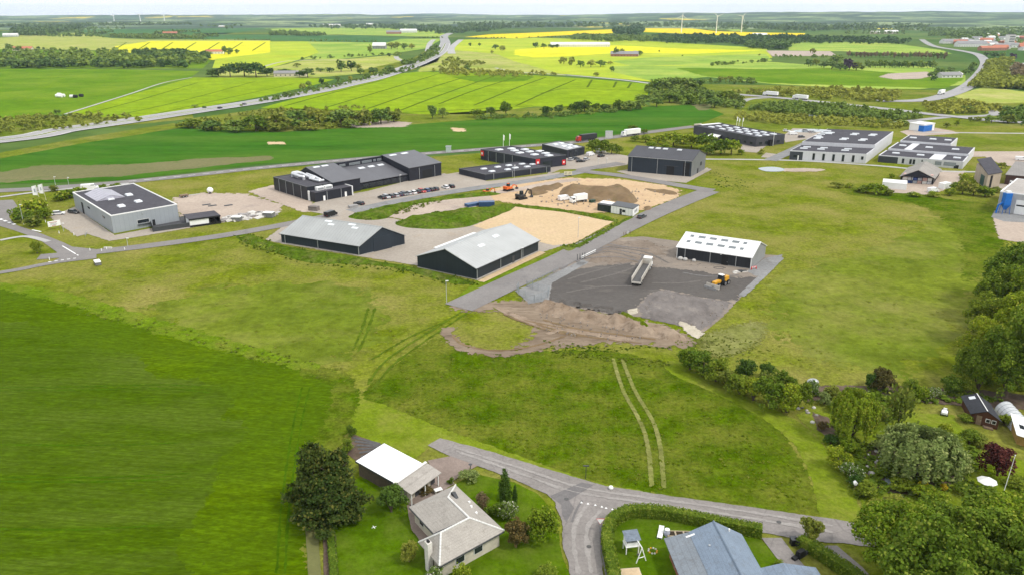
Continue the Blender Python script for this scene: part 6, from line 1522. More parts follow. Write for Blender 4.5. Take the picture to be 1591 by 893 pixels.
mass('roadside_scrub', [(1000, 142), (1020, 135), (1100, 144), (1160, 158), (1150, 170), (1100, 166), (1020, 160)], 220, (3, 6), 'far', 44, .15)

rh = random.Random(8); strips = []
for i in range(64):
    x, y, w, d = rh.uniform(-80, 1600), rh.uniform(30, 58), rh.uniform(25, 120), rh.uniform(-1.2, 1.2)
    if (430 < x + w and x < 1270 and y > 44): continue
    strips.append([(x, y), (x + w, y + d), (x + w, y + d + .5), (x, y + .6)])
mass('far_hedgerows', strips, 22, (7, 13), 'far', 18, .22)
mass('far_hedgerows', [[(120, 52), (165, 59), (165, 59.6), (118, 52.6)], [(280, 62), (420, 62.5), (420, 63.1), (280, 62.6)], [(480, 64), (600, 66), (600, 66.6), (480, 64.6)], [(640, 60), (690, 59), (690, 59.6), (640, 60.6)], [(720, 61), (900, 58), (900, 58.8), (720, 61.8)], [(1100, 103), (1190, 96), (1190, 96.8), (1100, 103.8)], [(1225, 66), (1400, 66), (1400, 66.7), (1225, 66.7)], [(1200, 89), (1310, 90), (1310, 90.8), (1200, 89.8)], [(470, 93), (600, 85.5), (600, 86.2), (470, 93.8)], [(1040, 128), (1190, 131), (1190, 132.2), (1040, 129.2)]], 26, (2.5, 6), 'far', 22, .2)
# grass standing in the meadows
weeds('tall_grass', [[(120, 452), (300, 400), (430, 396), (560, 432), (690, 470), (640, 520), (540, 600), (480, 570), (300, 520)], [(1110, 500), (1200, 410), (1300, 320), (1480, 345), (1500, 500), (1400, 580), (1190, 570)]], 260, (.08, .2), 'blade', (2.5, 6.0))
weeds('tall_grass', [(580, 618), (640, 560), (760, 552), (950, 550), (1110, 610), (1228, 700), (1262, 790), (1050, 768), (860, 718), (680, 660)], 1000, (.1, .28), 'bladeg', (1.6, 3.4))
weeds('tall_grass', [[(120, 470), (300, 515), (480, 560), (525, 590), (500, 590), (300, 530), (120, 488)], [(860, 545), (1040, 560), (1040, 572), (860, 552)]], 150, (.12, .35), 'blade', (1.6, 3.2))
weeds('ground_cover', [[(1250, 615), (1340, 604), (1520, 610), (1560, 625), (1400, 626), (1290, 632)], [(1290, 660), (1345, 690), (1380, 770), (1330, 775), (1300, 715)], [(1345, 690), (1440, 690), (1520, 700), (1510, 760), (1400, 775)], [(1360, 630), (1400, 632), (1400, 650), (1370, 655)]], 150, (.4, 1.1), 'mid', (1.0, 2.0))
weeds('ground_cover', [[(1250, 615), (1340, 604), (1520, 610), (1560, 625), (1400, 626), (1290, 632)], [(1345, 690), (1440, 690), (1520, 700), (1510, 760), (1400, 775)]], 90, (.3, .9), 'grey', (1.0, 2.0))
# ---- single trees and bushes of the middle distance
lab = 'bushy green tree in the row between the dark wheat and the barley'
for x, yb, yt, w in [(300, 199, 181, 40), (330, 203, 184, 44), (365, 205, 184, 46), (398, 204, 177, 46), (430, 203, 171, 54), (465, 200, 166, 52), (497, 197, 164, 48), (530, 196, 163, 50), (562, 195, 163, 44), (592, 193, 164, 40), (612, 190, 167, 30), (412, 200, 182, 30), (480, 203, 186, 36), (545, 199, 184, 30)]:
    plant('hedgerow_tree', x, yb, yt, w, random.choice(['bush', 'dome']), random.choice(['mid', 'far', 'olive']), 'mid', lab, 'trees between the wheat and the barley')
lab = 'dark round tree on the upper edge of the wheat field'
for x, yb, yt, w in [(672, 185, 161, 20), (688, 184, 164, 18), (741, 183, 168, 24), (762, 182, 164, 24), (786, 181, 156, 27), (848, 181, 163, 22), (868, 176, 158, 22), (895, 176, 155, 26), (908, 174, 152, 28), (926, 174, 160, 20), (941, 173, 157, 24), (960, 171, 152, 20), (978, 172, 155, 28), (993, 170, 153, 26), (1020, 167, 150, 26)]:
    plant('field_tree', x, yb, yt, w, random.choice(['bush', 'dome', 'round']), random.choice(['dark', 'mid', 'far']), 'mid', lab + ('' if x > 850 else ', left one of a pair' if x < 680 else ', right one of a pair' if x < 700 else ', slimmest of three' if x < 750 else ', middle one of three' if x < 770 else ', largest of three' if x < 800 else ', standing alone'), 'trees along the upper edge of the wheat')
lab = 'tall bushy tree in the thicket right of the barley field'
for x, yb, yt, w in [(1022, 141, 119, 34), (1042, 143, 116, 40), (1062, 142, 117, 42), (1080, 141, 121, 34), (1000, 158, 145, 30), (1040, 160, 143, 34), (1070, 162, 143, 34), (1100, 158, 138, 36), (1125, 158, 138, 34), (1142, 162, 144, 30), (1110, 168, 150, 28)]:
    plant('thicket_tree', x, yb, yt, w, 'dome', random.choice(['far', 'mid', 'olive']), 'mid', lab, 'trees of the thicket right of the barley')
lab = 'round willow shrub in the cluster behind the tall dark hall'
for x, yb, yt, w in [(983, 206, 193, 18), (1000, 208, 200, 14), (985, 220, 210, 18), (1003, 222, 209, 20), (1022, 224, 207, 26), (1046, 228, 203, 40), (1074, 231, 205, 36), (1096, 233, 205, 36), (1120, 240, 212, 40), (1136, 241, 214, 30), (1062, 224, 208, 26), (1098, 241, 222, 30), (1012, 232, 220, 20), (1035, 234, 222, 24), (1152, 241, 231, 14)]:
    plant('willow_shrub', x, yb, yt, w, 'dome', random.choice(['fresh', 'mid', 'fresh']), 'mid', ('smallest ' if w < 15 else '') + lab + (' beside the lorry road' if x < 990 and yb < 210 else ' by the office terrace' if x > 1115 and yb < 242 else ''), 'willow shrubs behind the tall dark hall', 'shrub')
lab = 'green bush beside the lorry road at the end of the car park'
for x, yb, yt, w in [(920, 238, 213, 26), (934, 239, 214, 28), (950, 240, 219, 22), (962, 240, 224, 14)]:
    plant('roadside_bush', x, yb, yt, w, 'dome', 'mid', 'mid', lab, 'bushes by the lorry road', 'bush')
lab = 'thick tree in the dark copse beside the far lime field'
for x, yb, yt, w in [(340, 119, 104, 26), (358, 120, 95, 30), (380, 119, 94, 34), (398, 120, 94, 34), (330, 120, 105, 18), (415, 119, 104, 26), (437, 118, 106, 24), (455, 118, 107, 22), (478, 121, 104, 26), (466, 121, 110, 18)]:
    plant('copse_tree', x, yb, yt, w, 'dome', random.choice(['fard', 'dark']), 'mid', lab, 'trees of the dark copse')
lab = 'tree on the sunlit slope left of the motorway'
for x, yb, yt, w in [(462, 105, 97, 14), (498, 112, 104, 16), (512, 113, 104, 16), (530, 112, 94, 24), (546, 111, 94, 22), (556, 108, 97, 14), (560, 116, 106, 20), (580, 116, 104, 18), (605, 112, 101, 22), (569, 123, 113, 12), (525, 128, 117, 12), (545, 127, 116, 10), (500, 133, 121, 14), (480, 137, 124, 12), (470, 140, 129, 12), (575, 84, 70, 10), (583, 76, 66, 10), (608, 77, 64, 16), (617, 77, 63, 14), (628, 78, 66, 16), (640, 77, 68, 14), (618, 88, 80, 14), (604, 88, 82, 10)]:
    plant('slope_tree', x, yb, yt, w, random.choice(['dome', 'round']), random.choice(['far', 'faro', 'fard']), 'far', lab, 'trees on the slope left of the motorway')
lab = 'small tree in the sunlit fields right of the motorway'
for x, yb, yt, w in [(832, 75, 66, 14), (845, 76, 67, 14), (858, 75, 68, 16), (866, 75, 68, 10), (957, 88, 74, 12), (966, 86, 75, 10), (994, 87, 78, 10), (1024, 81, 78, 4), (876, 100, 87, 16), (888, 102, 87, 16), (902, 105, 93, 16), (918, 105, 92, 20), (933, 104, 92, 18), (948, 101, 94, 10), (950, 112, 102, 9), (926, 119, 112, 14), (1060, 88, 85, 3), (1146, 97, 93, 4), (1169, 97, 93, 4), (1180, 87, 83, 4), (1205, 88, 84, 4), (770, 77, 68, 12), (780, 80, 70, 12), (764, 84, 78, 8), (745, 72, 67, 8), (730, 72, 66, 8), (725, 111, 100, 14), (728, 112, 104, 8), (1120, 128, 118, 16), (1133, 128, 117, 18), (1148, 128, 118, 18), (1165, 128, 119, 18)]:
    plant('field_tree', x, yb, yt, w, random.choice(['dome', 'round']), random.choice(['far', 'faro', 'fard']), 'far', lab, 'small trees in the sunlit fields')
lab = 'farm tree beside the yellow rapeseed on the left'
for x, yb, yt, w in [(317, 85, 78, 12), (326, 86, 79, 12), (349, 85, 70, 12), (358, 85, 73, 16), (368, 84, 76, 10), (15, 81, 66, 14), (28, 80, 70, 12), (60, 78, 72, 8), (68, 78, 73, 5), (119, 78, 73, 5), (163, 81, 74, 8), (8, 84, 74, 12), (44, 82, 74, 10), (353, 46, 39, 8), (361, 46, 40, 6), (88, 177, 170, 10), (92, 177, 171, 8), (303, 168, 162, 14), (318, 169, 164, 8), (375, 166, 162, 6)]:
    plant('farm_tree', x, yb, yt, w, random.choice(['dome', 'round']), random.choice(['fard', 'far']), 'far', lab, 'farm trees on the left')
lab = 'tree in the grove of the far right pasture'
for x, yb, yt, w in [(1256, 104, 91, 14), (1268, 103, 90, 14), (1280, 106, 92, 18), (1292, 108, 94, 20), (1305, 110, 96, 20), (1330, 110, 94, 22), (1300, 100, 84, 22), (1262, 84, 74, 10)]:
    plant('grove_tree', x, yb, yt, w, 'dome', random.choice(['far', 'fard', 'olive']), 'far', lab, 'trees of the right pasture grove')
plant('copper_tree', 1319, 110, 88, 20, 'dome', 'purple', 'far', 'dark purple tree standing out of the green grove', None)
lab = 'green tree in the straight row along the far right pasture'
for i in range(15): x = 1345 + i * 7.4; plant('row_tree', x, 106 + i * .05, R(91, 95), 11, 'dome', random.choice(['far', 'mid', 'fard']), 'far', lab, 'row of green trees on the far right pasture')
lab = 'brownish half-bare tree in the upper row beyond the right pasture'
for i in range(26): x = 1318 + i * 6.0; plant('row_tree', x, 89 + i * .14, R(79, 82), 9, 'round', random.choice(['farb', 'farb', 'far']), 'far', lab, 'brown trees beyond the right pasture')
lab = 'garden tree around the white houses in the highway bend'
for x, yb, yt, w in [(1448, 121, 110, 14), (1456, 118, 103, 14), (1464, 116, 104, 14), (1476, 114, 104, 14), (1492, 119, 110, 12), (1500, 117, 106, 12), (1508, 116, 100, 12), (1511, 108, 94, 12), (1452, 126, 117, 12)]:
    plant('garden_tree', x, yb, yt, w, 'dome', random.choice(['far', 'fard']), 'far', lab, 'trees around the white houses')
for x, yb, yt, w, m_ in [(1533, 89, 78, 14, 'fard'), (1546, 90, 80, 14, 'fard'), (1556, 90, 80, 12, 'far')]: plant('town_tree', x, yb, yt, w, 'dome', m_, 'far', 'dark tree beside the highway bend below the town', 'trees below the town')
plant('copper_tree', 1573, 93, 82, 14, 'dome', 'purple', 'far', 'dark purple tree at the foot of the town')
lab = 'bush along the road bank behind the white halls'
for x, yb, yt, w in [(1508, 190, 181, 10), (1518, 189, 181, 14), (1486, 196, 184, 10), (1470, 199, 190, 12), (1400, 196, 186, 22), (1370, 195, 185, 24), (1340, 192, 184, 24), (1310, 190, 183, 22), (1425, 178, 168, 16), (1505, 176, 163, 22), (1535, 172, 165, 14), (1540, 192, 178, 20), (1565, 192, 176, 26)]:
    plant('bank_bush', x, yb, yt, w, 'dome', random.choice(['mid', 'olive', 'far']), 'far', lab, 'bushes on the road bank behind the white halls', 'bush')

# ---- around the grey hall and the industrial estate
lab = 'green shrub in the planting between the roundabout and the white banners'
for x, yb, yt, w in [(34, 346, 318, 34), (46, 338, 308, 40), (60, 332, 300, 36), (70, 340, 318, 30), (52, 352, 330, 40), (95, 312, 292, 34), (108, 308, 290, 36), (122, 304, 288, 26), (85, 298, 285, 18)]:
    plant('planting_shrub', x, yb, yt, w, 'bush', random.choice(['mid', 'olive', 'fresh']), 'mid', lab, 'shrubs by the white banners', 'shrub')
plant('roundabout_bush', 58, 394, 371, 23, 'bush', 'mid', 'near', 'single bush on the grass wedge at the road junction', None, 'bush')
for x, yb, yt, w in [(160, 294, 284, 18), (185, 292, 282, 18), (176, 292, 285, 12)]: plant('roadside_bush', x, yb, yt, w, 'bush', 'mid', 'far', 'small bush behind the grey hall along the road', 'bushes behind the grey hall', 'bush')
plant('mound_bush', 677, 335, 326, 20, 'bush', 'mid', 'mid', 'small green bush on top of the grassy bank by the sand', None, 'bush')
plant('corner_shrub', 1182, 240, 230, 14, 'bush', 'olive', 'far', 'rounded shrub at the corner of the office terrace', None, 'shrub')
lab = 'overgrown green bush around the goods yard on the right'
for x, yb, yt, w in [(1300, 292, 281, 24), (1320, 292, 283, 16), (1345, 300, 285, 30), (1362, 302, 281, 36), (1380, 304, 290, 26), (1335, 298, 290, 20), (1420, 306, 297, 26), (1450, 306, 296, 22), (1475, 304, 288, 24), (1495, 302, 272, 30), (1512, 304, 280, 30), (1530, 306, 286, 34), (1548, 300, 288, 20), (1500, 288, 266, 24), (1485, 296, 280, 22), (1556, 262, 250, 16), (1540, 258, 248, 18), (1405, 252, 246, 10), (1385, 277, 268, 12)]:
    plant('yard_bush', x, yb, yt, w, 'bush', random.choice(['mid', 'fresh', 'fresh', 'olive']), 'mid', lab, 'bushes around the goods yard', 'bush')
weeds('weeds', [(360, 366), (400, 366), (440, 382), (560, 402), (650, 416), (740, 437), (745, 443), (700, 443), (600, 420), (480, 414), (420, 396), (376, 382)], 420, (.25, .7), 'bladeg')
weeds('weeds', [(366, 367), (396, 366), (425, 382), (440, 396), (400, 388)], 90, (.5, 1.2), 'mid')
weeds('weeds', [(612, 347), (660, 335), (760, 323), (800, 319), (770, 338), (720, 354), (640, 356)], 380, (.3, .8), 'bladeg')
weeds('weeds', [(540, 338), (570, 327), (700, 305), (775, 301), (700, 311), (606, 339), (570, 343)], 300, (.4, 1.0), 'olive')
weeds('weeds', [(800, 319), (850, 324), (930, 335), (960, 343), (950, 345), (880, 331)], 160, (.3, .8), 'mid')
weeds('weeds', [(868, 383), (892, 379), (960, 345), (985, 335), (940, 364), (900, 387)], 200, (.3, .7), 'mid')
mass('undergrowth', [(1494, 606), (1506, 560), (1520, 500), (1545, 440), (1575, 395), (1680, 400), (1690, 622), (1580, 616)], 110, (1.2, 3.2), 'mid', 220, .07, bush=True)
weeds('weeds', [(1100, 260), (1130, 275), (1180, 285), (1150, 300), (1110, 290)], 70, (.2, .5), 'bladeg', (1.2, 2.6))
weeds('weeds', [(955, 489), (985, 494), (1010, 506), (1012, 515), (995, 513), (968, 501)], 120, (.3, .7), 'fresh')
weeds('weeds', [[(840, 528), (960, 536), (1050, 540), (940, 548), (850, 548)]], 120, (.12, .35), 'bladeg', (1.5, 3))
weeds('weeds', [(1040, 530), (1100, 520), (1180, 530), (1160, 560), (1100, 560)], 180, (.2, .5), 'olive')
# ---- big trees on the right edge
lab = 'big leafy tree in the dense stand at the right edge of the meadow'
for i, (x, yb, yt, w) in enumerate([(1578, 478, 368, 116), (1618, 520, 378, 140), (1552, 500, 408, 84), (1536, 536, 446, 84), (1580, 560, 448, 110), (1528, 584, 484, 84), (1518, 608, 520, 74), (1562, 616, 500, 104), (1600, 618, 440, 130)]):
    plant('broadleaf_tree', x, yb, yt, w, 'dome', ('mid', 'fresh', 'mid', 'mid', 'fresh', 'fresh', 'mid', 'mid', 'mid')[i], 'hero', 'big leafy tree of the right-edge stand, ' + ('at its far end', 'behind the far end, cut by the frame', 'standing out on the meadow at the far end', 'lighter one leaning over the meadow', 'tallest crown in the middle', 'bulging low over the meadow', 'small one at the near meadow corner', 'dark one just behind the garden cabin', 'cut by the frame above the polytunnel')[i], 'dense stand at the right edge', seed=i % 3)
lab = 'large broadleaf tree filling the bottom corner beside the gravel drive'
for i, (x, yb, yt, w) in enumerate([(1390, 905, 772, 160), (1480, 900, 752, 170), (1570, 905, 762, 170), (1440, 980, 800, 190), (1560, 990, 800, 200)]):
    plant('broadleaf_tree', x, yb, yt, w, 'dome', ('fresh', 'mid', 'fresh', 'mid', 'mid')[i], 'hero', 'large broadleaf tree by the gravel drive, ' + ('overhanging the street end', 'with its top below the yellow azalea', 'below the parasol and flagpole', 'at the lower frame edge near the drive', 'in the very corner of the photo')[i], 'large broadleaf trees by the gravel drive', seed=i % 3)
lab = 'leafy hedge tree between the mown path and the gardens'
for i, (x, yb, yt, w) in enumerate([(1072, 574, 529, 52), (1092, 584, 540, 52), (1112, 592, 552, 44), (1128, 602, 568, 40), (1148, 612, 576, 48), (1170, 622, 580, 52), (1196, 634, 574, 60), (1222, 640, 580, 54), (1240, 632, 588, 40), (1180, 604, 572, 44), (1215, 600, 574, 40)]):
    plant('hedge_tree', x, yb, yt, w, random.choice(['bush', 'dome']), ('fresh', 'mid', 'mid', 'olive', 'mid', 'fresh', 'mid', 'fresh', 'mid', 'olive', 'mid')[i], 'near', 'leafy hedge tree by the mown path, ' + ('yellowish one at the dirt bank end', 'second from the dirt bank', 'third from the dirt bank', 'small olive one before the two dark bushes', 'in front of the left dark bush', 'bright one with wide base', 'tall one halfway toward the willow', 'largest one at the garden end', 'last one beside the garden fire', 'back row, behind the bright one', 'back row, near the garden end')[i], 'hedge trees between path and gardens')
for x, yb, yt, w in [(1158, 586, 547, 44), (1190, 588, 556, 36)]: plant('dark_bush', x, yb, yt, w, 'bush', 'dark', 'near', 'dark bush at the meadow edge behind the hedge trees', 'dark bushes at the meadow edge', 'bush')
plant('weeping_willow', 1322, 682, 606, 76, 'willow', 'fresh', 'hero', 'weeping willow with hanging pale branches in the garden')
plant('weeping_shrub', 1425, 742, 668, 120, 'willow', 'grey', 'hero', 'wide weeping shrub over the garden pond')
plant('bare_tree', 1393, 668, 600, 46, 'bare', 'olive', 'mid', 'thin half-bare tree on the garden lawn', seed=1)
plant('copper_maple', 1549, 738, 684, 58, 'dome', 'maple', 'near', 'round dark red maple beside the flagpole')
plant('yellow_azalea', 1431, 768, 738, 24, 'bush', 'yellow', 'near', 'yellow flowering azalea bush in the garden bed', None, 'shrub')
plant('yellow_azalea', 1466, 762, 748, 16, 'bush', 'yellow', 'near', 'smaller yellow flowering shrub right of the azalea', None, 'shrub')
lab = 'mixed garden shrub in the beds around the lawn'
gs = [(1262, 612, 588, 30, 'white'), (1290, 618, 592, 34, 'olive'), (1330, 618, 596, 36, 'mid'), (1372, 606, 566, 46, 'brown'), (1352, 604, 572, 30, 'dark'), (1412, 612, 580, 36, 'mid'), (1428, 622, 590, 40, 'fresh'), (1450, 618, 598, 26, 'white'), (1476, 612, 574, 44, 'mid'), (1496, 610, 578, 40, 'mid'), (1300, 640, 616, 30, 'mid'),
 (1280, 628, 606, 26, 'grey'), (1318, 700, 678, 40, 'fresh'), (1300, 728, 690, 44, 'fresh'), (1322, 745, 714, 40, 'white'), (1345, 770, 745, 40, 'mid'), (1330, 758, 735, 34, 'dark'), (1375, 738, 706, 46, 'mid'), (1372, 700, 672, 44, 'grey'), (1395, 690, 660, 40, 'mid'), (1465, 740, 706, 54, 'grey'), (1490, 732, 704, 44, 'grey'), (1480, 700, 672, 50, 'mid'), (1505, 690, 662, 36, 'mid'),
 (1500, 655, 640, 30, 'mid'), (1520, 690, 672, 40, 'olive'), (1400, 760, 735, 50, 'mid'), (1445, 780, 752, 60, 'fresh'), (1380, 790, 768, 60, 'olive'), (1520, 770, 750, 60, 'mid'), (1560, 660, 640, 30, 'mid'), (1468, 676, 652, 30, 'fresh'), (1440, 690, 668, 40, 'mid'), (1290, 690, 672, 24, 'dark'), (1278, 668, 652, 20, 'brown'), (1360, 648, 626, 36, 'olive'), (1585, 760, 740, 50, 'mid')]
tone = {'white': 'white flowering', 'olive': 'olive', 'mid': 'green', 'brown': 'reddish brown', 'dark': 'dark green', 'fresh': 'bright green', 'grey': 'grey-green'}
spots = [((1256, 609), 'the garden fire'), ((1322, 660), 'the weeping willow'), ((1393, 640), 'the half-bare tree'), ((1425, 720), 'the weeping shrub over the pond'), ((1326, 757), 'the bird house'), ((1467, 640), 'the ride-on machine'), ((1515, 650), 'the garden cabin'), ((1549, 720), 'the red maple'), ((1431, 765), 'the yellow azalea'), ((1530, 758), 'the parasol'), ((1360, 720), 'the pond rocks'), ((1265, 648), 'the border rocks')]
for x, yb, yt, w, m_ in gs:
    sx, sn = min(spots, key=lambda q: (q[0][0] - x) ** 2 + (q[0][1] - yb) ** 2); dx, dy = x - sx[0], yb - sx[1]
    lab = '%s garden shrub %s %s' % (tone[m_], ('right of' if dx > 0 else 'left of') if abs(dx) > abs(dy) else 'below' if dy > 0 else 'behind', sn)
    plant('garden_shrub', x, yb, yt, w, 'bush', m_, 'near', lab, 'shrubs in the garden beds', 'shrub')
plant('drive_tree', 1258, 842, 800, 46, 'round', 'olive', 'near', 'airy young tree beside the bins at the driveway')

# ---- planting around the bungalow
for x, yb, yt, w, s_ in [(492, 792, 692, 92, 1), (530, 800, 702, 92, 2), (510, 812, 736, 106, 0)]: plant('pine_tree', x, yb, yt, w, 'pine', 'pine', 'hero', 'large dark pine beside the bungalow lawn, ' + ('shorter front one', 'leftmost on the crop field side', 'the one nearest the garage')[s_], 'pines beside the bungalow lawn', seed=s_)
plant('yew_bush', 608, 795, 744, 56, 'bush', 'dark', 'near', 'dense dark yew beside the white-roofed garage', None, 'bush')
plant('thuja', 784, 778, 727, 27, 'column', 'dark', 'near', 'tall pointed thuja by the bungalow roof')
plant('thuja', 800, 782, 752, 11, 'column', 'dark', 'near', 'slim short thuja right of the tall one')
plant('pink_shrub', 749, 792, 758, 26, 'bush', 'pink', 'near', 'pinkish flowering shrub left of the thujas', None, 'shrub')
plant('laurel', 768, 800, 776, 30, 'bush', 'mid', 'near', 'green laurel between the pink and white shrubs', None, 'shrub')
plant('white_shrub', 790, 806, 768, 40, 'bush', 'white', 'near', 'white flowering shrub in front of the thujas', None, 'shrub')
plant('brown_bush', 802, 850, 792, 46, 'bush', 'brown', 'near', 'tall reddish brown bush at the bungalow corner', None, 'bush')
plant('dark_bush', 815, 838, 806, 22, 'bush', 'dark', 'near', 'small dark bush leaning on the reddish brown one', None, 'bush')
plant('lawn_tree', 842, 836, 778, 60, 'dome', 'fresh', 'near', 'light green young tree on the front lawn')
plant('blue_juniper', 728, 745, 727, 36, 'bush', 'grey', 'near', 'low blue-green juniper mound on the lawn by the driveway', None, 'shrub')
plant('lawn_bush', 636, 872, 828, 36, 'bush', 'olive', 'near', 'olive bush beside the bungalow terrace', None, 'bush')
plant('white_shrub', 676, 905, 876, 40, 'bush', 'white', 'near', 'white flowering shrub at the chimney foot', None, 'shrub')
plant('front_bush', 720, 905, 868, 42, 'bush', 'fresh', 'near', 'fresh green bush below the bungalow windows', None, 'bush')
plant('low_shrub', 850, 900, 878, 50, 'bush', 'mid', 'near', 'low green shrub at the lower edge of the front lawn', None, 'shrub')
plant('terrace_shrub', 662, 765, 752, 26, 'bush', 'brown', 'near', 'low brownish shrub between the garage and bungalow', None, 'shrub')
plant('terrace_shrub', 700, 752, 738, 12, 'bush', 'mid', 'near', 'small shrub by the garage door', None, 'shrub')
for x, yb, yt, w, t_ in [(546, 678, 656, 20, 'upper'), (540, 700, 680, 22, 'middle'), (532, 712, 690, 18, 'lower')]: plant('bed_bush', x, yb, yt, w, 'bush', 'mid', 'near', 'green bush beside the dug vegetable bed, %s of three' % t_, None, 'bush')
hedge('low_hedge', 'narrow row of low shrubs along the dirt track by the lawn', [(512, 800), (515, 840), (519, 893), (522, 960)], 1.0, .7, 'mid', 120)
hedge('clipped_hedge', 'long clipped green hedge curving round the corner garden', [(963, 960), (952, 893), (945, 860), (943, 838), (950, 818), (968, 805), (995, 801), (1040, 805), (1100, 817), (1183, 833)], 1.5, 1.7, 'mid', 210)
hedge('boundary_hedge', 'straight hedge between the driveway and the gravel drive', [(1242, 846), (1280, 870), (1330, 905), (1370, 940)], 1.6, 1.6, 'mid', 200)
plant('corner_plant', 1208, 882, 870, 22, 'bush', 'fresh', 'near', 'little green shrub at the carport corner', None, 'shrub')
# ================================================================ VEHICLES, SIGNS AND SMALL THINGS
def ang(a, b): p, q = G(*a), G(*b); return math.atan2(q.y - p.y, q.x - p.x)
m_tyre = paint('tyre_rubber', (.018, .018, .018), .85, .15, 4); m_rim = paint('wheel_rim', (.35, .35, .36), .35, .1, 4, metal=.6)
m_lamp = paint('lamp_glass', (.7, .7, .68), .2, .05, 4); m_tail = paint('tail_light', (.4, .02, .02), .3, .05, 4)
carm = {}
def cpaint(nm, c):
    if nm not in carm: carm[nm] = paint('car_paint_' + nm, c, .28, .04, 2, spec=.5)
    return carm[nm]
PC = {'black': (.012, .012, .014), 'navy': (.014, .022, .055), 'silver': (.40, .41, .42), 'white': (.74, .74, .74), 'red': (.40, .03, .025), 'grey': (.13, .135, .14), 'blue': (.03, .08, .2), 'dark_grey': (.045, .047, .05)}
def wheel(par, x, y, r, w):
    mb = MB(); mb.tube((x, y - w / 2, r), (x, y + w / 2, r), r, n=14); o = mb.obj('wheel', m_tyre, par)
    s = 1 if y > 0 else -1
    mb = MB(); mb.tube((x, y + s * (w / 2 - .02), r), (x, y + s * (w / 2 + .015), r), r * .6, n=10); mb.obj('rim', m_rim, o)
def loft(mb, prof, w0, w1, zb, zt):
    """side outline pushed across the width, narrower towards the top"""
    n = len(prof); vs = []
    for s in (-1, 1):
        for x, z in prof:
            t = min(1, max(0, (z - zb) / (zt - zb))); vs.append((x, s * (w0 + (w1 - w0) * t), z))
    fs = [tuple(range(n))[::-1] if False else tuple(range(n)), tuple(range(2 * n - 1, n - 1, -1))]
    for i in range(n): j = (i + 1) % n; fs.append((j, i, n + i, n + j))
    mb.add(vs, fs)
def make_car(name, label, col, kind, loc, rz, group=None, cat='car'):
    o = thing(name, label, cat, loc, rz, group); m = cpaint(col, PC[col])
    if kind == 'van': L, W, H = 2.6, .98, 2.0; body = [(-L, .35), (-L, 1.0), (-L, H), (1.2, H), (1.85, 1.25), (2.5, 1.05), (2.6, .7), (2.6, .35)]
    elif kind == 'estate': L, W, H = 2.25, .88, 1.48; body = [(-L, .32), (-2.28, .75), (-2.2, .95), (2.0, .86), (2.2, .7), (2.22, .32)]
    else: L, W, H = 2.05, .86, 1.48; body = [(-L, .32), (-2.08, .75), (-1.98, .95), (1.85, .86), (2.03, .68), (2.05, .32)]
    mb = MB(); loft(mb, body, W, W * (.92 if kind == 'van' else .97), .3, H); mb.obj('body', m, o, bevel=.05)
    if kind == 'van':
        mb = MB(); loft(mb, [(1.22, H - .12), (1.8, 1.28), (.3, 1.28), (.3, H - .12)], W * .945, W * .93, 1.2, H); mb.obj('window', m_glass, o)
        mb = MB(); mb.hexa([(1.86, -.8, 1.27), (1.88, .8, 1.27), (1.84, .8, 1.27), (1.82, -.8, 1.27), (1.27, -.78, H - .06), (1.27, .78, H - .06), (1.22, .78, H - .06), (1.22, -.78, H - .06)]); mb.obj('windscreen', m_glass, o)
    else:
        b0 = -2.12 if kind == 'estate' else -1.95
        mb = MB(); loft(mb, [(b0, .93), (b0 + .3, H - .06), (.25, H - .06), (1.05, .88)], W * .93, W * .74, .9, H); mb.obj('windows', m_glass, o)
        mb = MB(); loft(mb, [(b0 + .28, H - .05), (b0 + .36, H), (.12, H), (.28, H - .05)], W * .75, W * .72, H - .06, H); mb.obj('roof', m, o)
    for x in (-1.3, 1.35):
        for y in (-W + .1, W - .1): wheel(o, x, y, .33, .22)
    for y in (-.62, .62):
        mb = MB(); mb.box(body[-1][0] - .05, body[-1][0] + .03, y - .16, y + .16, .55, .7); mb.obj('headlight', m_lamp, o)
        mb = MB(); mb.box(-L - .06, -L + .02, y - .14, y + .14, .65, .85); mb.obj('tail_light', m_tail, o)
    return o
rowa = ang((594, 309), (677, 296)); grp = 'cars parked in front of the black workshop'
cols = [('black', 'car', 'black hatchback at the near end of the workshop car row'), ('silver', 'car', 'silver car second in the row after the black hatchback'), ('dark_grey', 'estate', 'dark grey estate between two silver cars in the workshop row'), ('silver', 'estate', 'silver estate next to the dark grey one in the workshop row'),
 ('navy', 'car', 'navy car between the silver estate and a grey car in the row'), ('grey', 'car', 'mid grey car right after the navy one in the workshop row'), ('silver', 'car', 'pale silver car just before the white one in the workshop row'), ('white', 'car', 'only white car in the long workshop row'),
 ('black', 'car', 'black car tucked between the white and the red one'), ('red', 'estate', 'only red car in the workshop row'), ('blue', 'car', 'dark blue car next to the red one'), ('black', 'estate', 'black estate second from the far end of the car row'), ('dark_grey', 'car', 'dark grey car at the far end of the workshop row')]
for i, (c, k, l) in enumerate(cols):
    x = 593.5 + i * 6.9; make_car('parked_car', l, c, k, G(x, 309.3 - (x - 593.5) * .162), rowa + math.pi / 2 + R(-.05, .05) + (math.pi if i % 4 == 1 else 0), grp)
make_car('parked_car', 'white car standing apart in front of the pitched hall', 'white', 'car', G(692, 293.2), rowa + math.pi / 2, grp)
make_car('parked_car', 'black car beside the white one in front of the pitched hall', 'black', 'car', G(700.5, 291.8), rowa + math.pi / 2, grp)
make_car('parked_car', 'black car alone by the low trailer near the annex', 'black', 'estate', G(558, 318.5), rowa + 1.9)
make_car('parked_van', 'dark van parked behind the roof of the storage barn', 'black', 'van', G(514, 336), rowa + .4, None, 'van')
make_car('parked_car', 'dark grey car on the estate road beside the white cabin', 'dark_grey', 'estate', G(997, 339), ang((985, 347), (1060, 314)))
